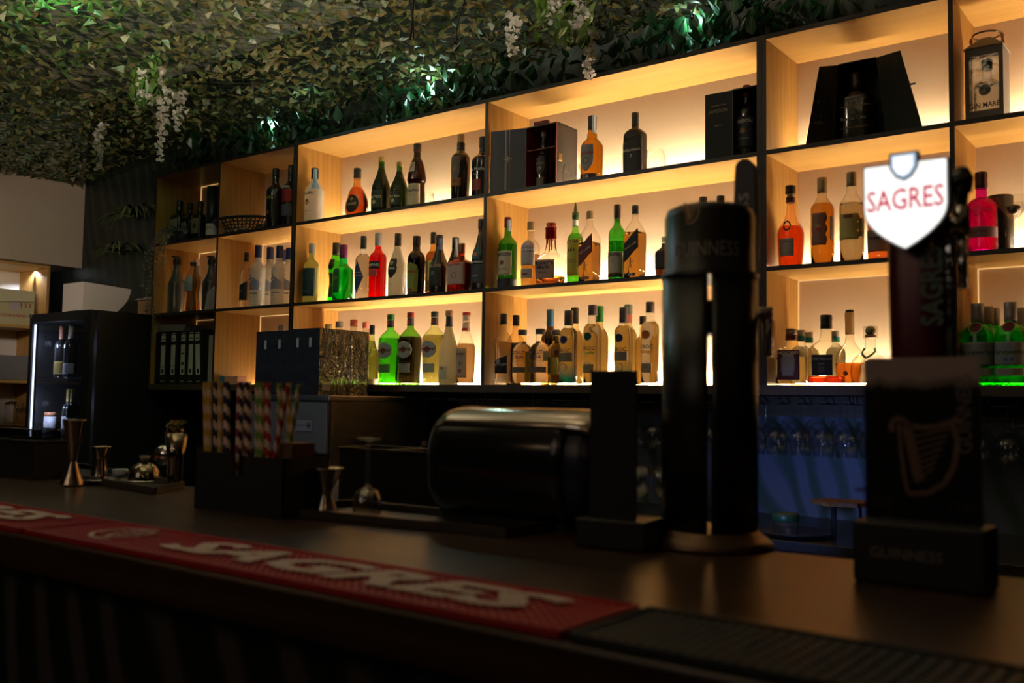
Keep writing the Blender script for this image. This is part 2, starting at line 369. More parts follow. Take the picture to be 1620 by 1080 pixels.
# ------------------------------------------------------------------ bottles
TYPES = {  # profile (height share, radius share), corner exponent, depth share, cap radius share
 'std':   ([(0,.90),(.015,.98),(.05,1),(.58,1),(.635,.96),(.675,.82),(.705,.58),(.74,.41),(.80,.36),(.9,.34),(1,.34)], 2, 1),
 'vod':   ([(0,.93),(.03,1),(.14,.88),(.5,.95),(.60,1),(.68,.80),(.74,.42),(.80,.35),(1,.33)], 2, 1),
 'malibu':([(0,.93),(.02,1),(.12,.97),(.50,1),(.60,.96),(.70,.62),(.78,.38),(1,.33)], 2, 1),
 'safari':([(0,.50),(.03,.68),(.14,.95),(.25,1),(.38,.90),(.52,.58),(.62,.33),(.70,.24),(1,.22)], 2, .50),
 'slope': ([(0,.90),(.015,.98),(.05,1),(.42,1),(.52,.90),(.66,.58),(.78,.37),(.84,.32),(1,.31)], 2, 1),
 'frang': ([(0,.88),(.02,.92),(.36,.86),(.40,.90),(.43,1),(.47,1),(.60,.86),(.73,.60),(.78,.40),(.88,.36),(1,.36)], 2, 1),
 'amar':  ([(0,.90),(.02,.94),(.5,1),(.64,.99),(.70,.80),(.74,.48),(.78,.42),(.9,.34),(1,.33)], 2, 1),
 'goose': ([(0,.95),(.02,1),(.55,1),(.65,.88),(.71,.58),(.76,.42),(1,.38)], 2, 1),
 'waist': ([(0,.93),(.02,1),(.15,.95),(.35,.80),(.5,.92),(.60,1),(.70,.78),(.80,.45),(.88,.33),(1,.32)], 2, .9),
 'pisang':([(0,.94),(.02,1),(.5,1),(.57,.92),(.62,.62),(.70,.42),(1,.34)], 2.6, 1),
 'round2':([(0,.98),(.03,1.02),(.06,.92),(.4,.98),(.58,1),(.67,.92),(.73,.65),(.78,.42),(1,.37)], 2, 1),
 'squareb':([(0,.95),(.02,1),(.52,1),(.60,.92),(.66,.55),(.70,.32),(1,.27)], 5, 1),
 'jager': ([(0,.95),(.02,1),(.56,1),(.66,.80),(.72,.42),(1,.30)], 5, .8),
 'martini':([(0,.93),(.02,.96),(.12,.92),(.35,.98),(.60,1.02),(.68,.88),(.76,.48),(.80,.34),(1,.30)], 3.2, .95),
 'syrup': ([(0,.96),(.02,1),(.50,1),(.56,.92),(.64,.66),(.76,.42),(.86,.38),(1,.38)], 2, 1),
 'chivas':([(0,.92),(.02,1),(.50,1),(.58,.90),(.64,.62),(.67,.46),(.72,.46),(.78,.36),(1,.34)], 2, 1),
 'balla': ([(0,.96),(.02,1),(.60,1),(.68,.90),(.73,.60),(.77,.32),(1,.28)], 4, .7),
 'squat': ([(0,.88),(.02,.92),(.36,1),(.44,.92),(.52,.52),(.60,.34),(.74,.30),(1,.30)], 3, 1),
 'absolut':([(0,.97),(.02,1),(.56,1),(.66,.92),(.73,.62),(.76,.42),(1,.38)], 2, 1),
 'ciroc': ([(0,.97),(.02,1),(.66,1),(.73,.86),(.77,.55),(.80,.46),(1,.42)], 2, 1),
 'jw':    ([(0,.96),(.02,1),(.60,1),(.64,.96),(.78,.48),(.83,.34),(1,.32)], 8, .95),
 'cognac':([(0,.80),(.02,.86),(.15,.94),(.38,1),(.48,.88),(.56,.56),(.66,.34),(.80,.26),(1,.26)], 2, 1),
 'cogn2': ([(0,.85),(.02,.9),(.30,1),(.44,.85),(.54,.45),(.64,.28),(1,.22)], 2, 1),
 'rum':   ([(0,.95),(.02,1),(.60,1),(.68,.88),(.74,.58),(.80,.40),(1,.34)], 2, 1),
 'tequila':([(0,.93),(.02,1),(.56,.98),(.66,.82),(.72,.40),(1,.27)], 3.2, .6),
 'jug':   ([(0,.93),(.03,1),(.44,1),(.54,.86),(.62,.52),(.68,.34),(1,.26)], 2.4, .8),
 'patron':([(0,.80),(.03,.92),(.20,1),(.38,.96),(.50,.70),(.56,.40),(.62,.27),(.78,.27),(.79,.36),(.82,.36)], 2.6, .8),
 'gin':   ([(0,.95),(.02,1),(.52,1),(.60,.95),(.66,.66),(.70,.36),(1,.34)], 2, 1),
 'tanq':  ([(0,.95),(.02,1),(.55,1),(.63,.95),(.70,.75),(.74,.45),(.78,.36),(1,.34)], 2.4, 1),
}
def pr_at(prof, h):
    for (h0, r0), (h1, r1) in zip(prof, prof[1:]):
        if h0 <= h <= h1: return r0 + (r1-r0)*(h-h0)/max(1e-9, h1-h0)
    return prof[-1][1]
GLOSSB = {}
def opaque_glass(c):
    return mat('dark_glossy_glass_%d_%d_%d' % tuple(int(v*999) for v in c), c, .10, 0, .6, **{'Coat Weight': .3})
def ink(c): return mat('print_ink_%d_%d_%d' % tuple(int(v*99) for v in c), tuple(c), .55)
def cap_mat(c): return mat('bottle_cap_%d_%d_%d' % tuple(int(v*99) for v in c), tuple(c), .35, .25 if max(c) > .1 else 0)
def lab_mat(c): return mat('bottle_label_%d_%d_%d' % tuple(int(v*99) for v in c), tuple(c), .6, vary=.05, bscale=300)
def make_bottle(name, cat, label, grp, x, y, z, H, R, rot, typ, gl, liq, cap, labels):
    prof, n, dy = TYPES[typ]
    root = thing(name, label, cat, (x, y, z), rot, grp)
    neck = pr_at(prof, .95)*R
    sm = smooth_prof([(r*R, h*H) for h, r in prof], 3)
    rs = dict((round(b, 6), a) for a, b in sm)
    zz = [b for a, b in sm]; rr = [a for a, b in sm]
    def rad(zv):
        for i in range(len(zz)-1):
            if zz[i] <= zv <= zz[i+1]: return rr[i] + (rr[i+1]-rr[i])*(zv-zz[i])/max(1e-9, zz[i+1]-zz[i])
        return rr[-1]
    def sqz(zv):  # corners fade to a round neck
        t = min(1, max(0, (pr_at(prof, zv/H)-.45)/.4)); return 2 + (n-2)*t, 1 + (dy-1)*t
    def surf(th, zv, off):
        q, sy = sqz(zv); r = rad(zv)*sqr(th, q)+off
        return Vector((r*math.cos(th), (r*math.sin(th))*sy - (off*(1-sy) if math.sin(th) < 0 else 0), zv))
    capr = neck*1.10+.0008
    capz = .8 if isinstance(cap, str) else cap[1]
    # glass
    N = 36
    def body(mb, off, ztop, zbot=0, keepneck=True):
        pts = [(a, b) for a, b in sm if zbot <= b <= ztop]
        if not pts or pts[-1][1] < ztop-1e-5: pts.append((rad(ztop), ztop))
        if zbot > 0: pts.insert(0, (rad(zbot), zbot))
        rings = []
        for a, b in pts:
            q, sy = sqz(b)
            rings.append([mb.bm.verts.new((max(.001, a*sqr(2*PI*(k+.5)/N, q)+off)*math.cos(2*PI*(k+.5)/N), max(.001, a*sqr(2*PI*(k+.5)/N, q)+off)*math.sin(2*PI*(k+.5)/N)*sy, b)) for k in range(N)])
        for A, B_ in zip(rings, rings[1:]):
            for k in range(N):
                F = mb.bm.faces.new((A[k], A[(k+1)%N], B_[(k+1)%N], B_[k])); F.smooth = True
        mb.bm.faces.new(rings[0][::-1]); mb.bm.faces.new(rings[-1])
    kind, gc = gl
    gm = {'c': lambda: glass('tinted_glass_%d_%d_%d' % tuple(int(v*99) for v in gc), gc), 'c2': lambda: glass('tinted_glass_%d_%d_%d' % tuple(int(v*99) for v in gc), gc),
          'o': lambda: opaque_glass(gc), 'f': lambda: frosted('satin_glass_%d_%d_%d' % tuple(int(v*99) for v in gc), gc)}[kind]()
    b = MB(); body(b, 0, H*.985); b.build('glass_body', gm, root)
    if liq:
        lc, lv = liq[0], liq[1]; fl = liq[2] if len(liq) > 2 else None
        lm = liquid('drink_%d_%d_%d%s' % (*[int(v*99) for v in lc], '_' + fl if fl else ''), lc, (.01, .30, .95) if fl == 'blue' else None, .42, bump=.5 if fl == 'b' else 0)
        b = MB(); body(b, -.0022, lv*H, .008); b.build('liquid', lm, root)
    # closure
    ck, c0 = cap if not isinstance(cap, str) else (cap, .8)
    def ring(nm, z0, z1, r, m, ridges=True):
        q = MB(); pts = [(r*.96, z0), (r, z0+.001)]
        if ridges: 
            for t in (.3, .34, .6, .64): pts.append((r*(.985 if t in (.34, .6) else 1.0), z0+(z1-z0)*t))
        pts += [(r, z1-.002), (r*.9, z1)]
        q.lathe(pts, 24); return q.build(nm, m, root)
    r0 = max(capr, rad(c0*H)+.0012)
    if ck == 'pump':
        ring('cap', c0*H, H*.96, capr*1.15, BLACK)
        q = MB(); q.tube([(0, 0, H*.95), (0, 0, H)], .006); q.box((-.009, -.03, H-.006), (.009, .012, H+.004), bev=.002); q.build('pump_head', BLACK, root)
    elif ck == 'gold2':
        ring('cap', .88*H, H, capr, cap_mat((.50, .34, .13))); ring('neck_foil', .76*H, .878*H, capr*1.12, cap_mat((.03, .015, .012)))
    elif ck == 'cream':
        ring('cap', c0*H, H, capr*1.15, cap_mat((.62, .42, .28)))
    elif ck == 'wax':
        ring('cap', .985*H, H, capr*1.05, cap_mat((.30, .006, .008)), False)
        q = MB(); q.lathe([(capr*1.02, .74*H), (capr*1.18, .76*H), (capr*1.16, .90*H), (capr*1.25, .91*H), (capr*1.2, .93*H), (capr, .94*H), (capr, .985*H)], 24)
        for a, dl in ((-2.2, .20), (-1.75, .10), (-1.2, .24), (-.7, .16), (.3, .2), (2.0, .18)):
            zt = .76*H; pts = []
            for k in range(6):
                zv = zt - dl*H*k/5; rr_ = rad(zv)+.0012; pts.append((rr_*math.cos(a), rr_*math.sin(a), zv))
            q.tube(pts, .0028, 6, r2=.0018)
        q.build('wax_seal', mat('red_wax', (.36, .006, .010), .18, 0, .6), root)
    elif ck == 'pourer':
        q = MB(); q.lathe([(capr*.95, c0*H), (capr*1.08, c0*H+.002), (capr*1.08, H-.004), (capr*.6, H), (capr*.55, H+.012), (capr*.35, H+.028), (capr*.12, H+.038)], 20); q.build('pourer', mat('pourer_plastic', (.012, .05, .02), .3), root)
    elif ck == 'cork':
        ring('cap', .90*H, H, neck*1.5, cap_mat((.02, .012, .012))); ring('neck_foil', .79*H, .86*H, neck*1.35, cap_mat((.06, .008, .008)))
        q = MB(); q.lathe([(neck*1.02, .86*H), (neck*1.02, .90*H)], 20); q.build('cork', cap_mat((.55, .42, .28)), root)
        q = MB(); zc = .50*H; pts = [(R*.62-.012*math.cos(a)-.030, -R*.60-.002, zc+.016*math.sin(a)) for a in [k*2*PI/14 for k in range(15)]]
        q.tube(pts, .003, 6); q.build('neck_charm', BLACK, root)
    elif ck == 'redg':
        ring('cap', .90*H, H, capr*1.1, cap_mat((.35, .26, .16))); ring('neck_foil', c0*H, .90*H, capr*1.12, cap_mat((.14, .012, .012)))
    elif ck == 'teal':
        ring('cap', .90*H, H, capr*1.05, cap_mat((.45, .42, .36))); ring('neck_foil', c0*H, .90*H, capr*1.07, cap_mat((.03, .24, .26)))
    elif ck == 'neckcream':
        ring('cap', .965*H, H, capr*1.05, cap_mat((.02, .02, .02))); ring('neck_foil', c0*H, .963*H, capr*1.04+.002, frosted('cream_neck_wrap', (.85, .68, .42)))
    elif ck == 'ball':
        q = MB(); pts = []
        zc = .915*H; rb = .083*H
        for k in range(13):
            a = -PI/2 + PI*k/12; pts.append((max(.0005, rb*math.cos(a)), zc+rb*math.sin(a)))
        q.lathe(pts, 24); q.build('stopper', mat('ball_stopper', (.10, .11, .04), .3, vary=.6, bscale=25), root)
        q = MB(); q.lathe([(neck*.8, .80*H), (neck*.8, .845*H)], 16); q.build('cork', cap_mat((.3, .18, .1)), root)
    elif ck == 'silver':
        ring('cap', c0*H, H, capr*1.03, cap_mat((.36, .34, .33)))
    else:
        ring('cap', c0*H, H, r0 if c0 > .78 else capr*1.05, cap_mat(ck))
    # labels and lettering
    hidx = 0
    for L in labels:
        sh = L[0]
        def wrap(hc, off=.0011, slope=0):
            def fn(u, v):
                zv = hc*H + v + slope*u
                q, sy = sqz(zv); rl = rad(zv)
                a = (u/max(.004, rl)) if q < 3.4 else math.atan2(u, rl)
                a = max(-1.9, min(1.9, a))
                return surf(-PI/2 + a, zv, off)
            return fn
        def patch(nm, m, parent, hc0, hc1, half, wf, off, zf=None, nu=14, nv=12, thick=.0006):
            q = MB(); g_ = []
            for layer in (off, off-thick):
                rows = []
                for j in range(nv+1):
                    t = j/nv*2-1; zv = (hc0+(hc1-hc0)*j/nv)*H; row = []
                    for i in range(nu+1):
                        u_ = (i/nu*2-1)*wf(t)*half
                        zz_ = zv + (zf(u_/max(half, 1e-6), t)*H if zf else 0)
                        row.append(q.bm.verts.new(surf(-PI/2+u_, zz_, layer)))
                    rows.append(row)
                g_.append(rows)
            for layer, rows in enumerate(g_):
                for j in range(nv):
                    for i in range(nu):
                        F = q.bm.faces.new((rows[j][i], rows[j][i+1], rows[j+1][i+1], rows[j+1][i])); F.smooth = True
            a_, b_ = g_
            for j in range(nv):
                for i in (0, nu): q.bm.faces.new((a_[j][i], a_[j+1][i], b_[j+1][i], b_[j][i]))
            for i in range(nu):
                for j in (0, nv): q.bm.faces.new((a_[j][i], a_[j][i+1], b_[j][i+1], b_[j][i]))
            return q.build(nm, m, parent)
        one = lambda t: 1.0
        def disc(nm, col, hc, rad_, parent, off=.0014, inner=0):
            q = MB(); fn = wrap(hc, off); n_ = 20
            if inner:
                A = [q.bm.verts.new(fn(rad_*math.cos(2*PI*k/n_), rad_*math.sin(2*PI*k/n_))) for k in range(n_)]
                B_ = [q.bm.verts.new(fn(inner*math.cos(2*PI*k/n_), inner*math.sin(2*PI*k/n_))) for k in range(n_)]
                for k in range(n_): q.bm.faces.new((A[k], A[(k+1)%n_], B_[(k+1)%n_], B_[k]))
            else:
                c_ = q.bm.verts.new(fn(0, 0)); A = [q.bm.verts.new(fn(rad_*math.cos(2*PI*k/n_), rad_*math.sin(2*PI*k/n_))) for k in range(n_)]
                for k in range(n_): q.bm.faces.new((c_, A[k], A[(k+1)%n_]))
            return q.build(nm, ink(col), parent)
        if sh == 'mdisc':
            d = disc('medallion', L[1], L[2], .0155, root, .0030); disc('medallion_rim', (.55, .52, .45), L[2], .0175, d, .0026, .0150); continue
        if sh == 'ring2':
            disc('embossed_ring', L[1], L[2], .017, root, .0016, .014); continue
        if sh == 'disc2':
            disc('seal', L[1], L[2], .008, root, .0018); continue
        if sh == 'man':
            q = MB(); fn = wrap(L[2], .0016)
            for seg in (((0,.020),(0,.004),.004), ((0,.004),(.006,-.012),.003), ((0,.004),(-.006,-.010),.003), ((0,.014),(.008,.008),.002), ((.008,.008),(.011,.018),.0015), ((0,.020),(0,.026),.005)):
                (x0,y0),(x1,y1),w_ = seg; d_ = Vector((x1-x0, y1-y0)).normalized(); nn = Vector((-d_.y, d_.x))*w_/2
                q.poly([fn(x0+nn.x, y0+nn.y), fn(x1+nn.x, y1+nn.y), fn(x1-nn.x, y1-nn.y), fn(x0-nn.x, y0-nn.y)])
            q.build('printed_figure', ink(L[1]), root); continue
        if sh == 'ribbon':
            q = MB(); 
            for s_ in (-1, 1):
                q.tube([surf(-PI/2+s_*1.0, .62*H, .003), surf(-PI/2+s_*.8, .56*H, .003), surf(-PI/2+s_*.35, .51*H, .003), surf(-PI/2, .45*H, .003)], .0035, 6)
            q.build('neck_ribbon', mat('green_ribbon', L[1], .6), root); continue
        _, h0, h1, half, col, extra = L
        half = math.radians(half); holder = root; hm = (h0+h1)/2
        zf = None; wf = one
        if sh == 'oval': wf = lambda t: math.sqrt(max(.0, 1-t*t))
        elif sh == 'diamond': wf = lambda t: max(.02, 1-abs(t))
        elif sh == 'shield': wf = lambda t: (1 - .10*abs(math.sin(t*5))) * (1 if t > -.4 else max(.12, 1-(-.4-t)*1.3))
        elif sh == 'arch': wf = lambda t: 1 if t < .45 else math.sqrt(max(.01, 1-((t-.45)/.55)**2))
        elif sh == 'cloud': wf = lambda t: .86 + .14*math.cos(t*9)*(1-abs(t)**3) - .25*max(0, abs(t)-.7)
        elif sh == 'wedge': zf = lambda u, t: (.06*u*(t+1)/2)
        elif sh == 'slant': zf = lambda u, t: (.07*u*(t+1)/2)
        elif sh == 'slantband': zf = lambda u, t: .10*u
        elif sh == 'goose': pass
        if sh == 'goose':
            holder = patch('printed_scene', ink((.30, .31, .40)), root, .28, .42, math.radians(75), one, .0008, zf=lambda u, t: .03*math.sin(u*4)*(t+1)/2)
            q = MB(); fn = wrap(.44, .0016)
            for (x0, y0), (x1, y1), w_ in (((-.012, 0), (.012, .008), .008), ((0, .004), (-.004, .030), .006), ((.012, .008), (.022, .004), .004), ((-.012, .0), (-.020, .006), .003), ((-.015, .045), (-.009, .050), .002), ((-.009, .050), (-.003, .045), .002), ((.004, .053), (.010, .058), .002), ((.010, .058), (.016, .053), .002)):
                d_ = Vector((x1-x0, y1-y0)).normalized(); nn = Vector((-d_.y, d_.x))*w_/2
                q.poly([fn(x0+nn.x, y0+nn.y), fn(x1+nn.x, y1+nn.y), fn(x1-nn.x, y1-nn.y), fn(x0-nn.x, y0-nn.y)])
            q.build('printed_geese', ink((.06, .06, .12)), holder)
        elif sh == 'strip':
            q = MB()
            a0 = PI/180*-35; pts = []
            for j in range(7):
                zv = (h0+(h1-h0)*j/6)*H; rc = max(rad(zv), (capr if zv > c0*H else 0))+.0022
                pts.append([Vector((rc*math.cos(a0+s_), rc*math.sin(a0+s_), zv)) for s_ in (-.45, 0, .45)])
            for j in range(6):
                for i in range(2): q.poly([pts[j][i], pts[j][i+1], pts[j+1][i+1], pts[j+1][i]])
            q.build('tax_strip', lab_mat(col), root); continue
        elif sh == 'vstrip':
            q = MB(); rows = []
            for j in range(9):
                zv = (h0+(h1-h0)*j/8)*H; rows.append([surf(math.radians(-22)+s_*half, zv, .0012) for s_ in (-1, -.5, 0, .5, 1)])
            for j in range(8):
                for i in range(4): q.poly([rows[j][i], rows[j][i+1], rows[j+1][i+1], rows[j+1][i]])
            q.build('side_band', lab_mat(col), root); continue
        elif sh != 'none':
            holder = patch('label', lab_mat(col), root, h0, h1, half, wf, .0010, zf, nu=28 if half > 2 else 14)
        for ex in extra:
            if ex[0] == 'disc': disc('printed_motif', ex[1], ex[2], .010, holder, .0018)
            elif ex[0] == 'disc2': disc('printed_disc', ex[1], ex[2], .0145, holder, .0016)
            elif ex[0] == 'oval': disc('printed_motif', ex[1], hm, .016, holder, .0016)
            elif ex[0] == 'ring': disc('printed_ring', ex[1], ex[2], .014, holder, .0016, .011)
            elif ex[0] == 'sun': disc('printed_sun', ex[1], ex[2], .014, holder, .0014); disc('printed_palm', (.03, .02, .01), ex[2]+.035, .006, holder, .0020)
            elif ex[0] in ('rect2', 'rectin', 'rectin2'):
                dh, hw = {'rect2': (.018, .35), 'rectin': (.19, .62), 'rectin2': (.045, .3)}[ex[0]]
                patch('printed_block', ink(ex[1]), holder, ex[2]-dh, ex[2]+dh, half*hw if half < 2 else 1.0, (lambda t: 1 if abs(t) < .7 else .85) if ex[0] == 'rectin' else one, .0018, None, 8, 8, .0003)
            elif ex[0] in ('leaf', 'ship'):
                q = MB(); fn = wrap(ex[2], .0018)
                shapes = [[(-.004,-.01),(.006,.0),(.012,.012),(.002,.004)], [(-.002,.0),(-.006,.012),(.002,.02),(.003,.008)]] if ex[0] == 'leaf' else \
                         [[(-.022,-.012),(.020,-.012),(.024,-.004),(-.024,-.004)], [(-.016,-.002),(-.004,-.002),(-.006,.018)], [(-.003,-.002),(.008,-.002),(.004,.024)], [(.009,-.002),(.018,-.002),(.014,.014)]]
                for s_ in shapes: q.poly([fn(*a) for a in s_])
                q.build('printed_motif', ink(ex[1]), holder)
            elif ex[0]:
                s_, size, hc, tc_, wd = ex
                if s_ == '●': disc('printed_motif', tc_, hc, .009, holder, .0016); continue
                lim = 2*min(half*.92, 1.35)*rad(hc*H) if half < 2 else .05
                me_w = len(s_)*size*.62
                text('lettering', s_, size, ink(tc_), holder, wrap(hc, .0019, .55 if sh == 'slantband' else 0), width=wd or (min(me_w, lim) if len(s_) > 1 else None), bold=.0004 if size > .012 else 0)
    return root
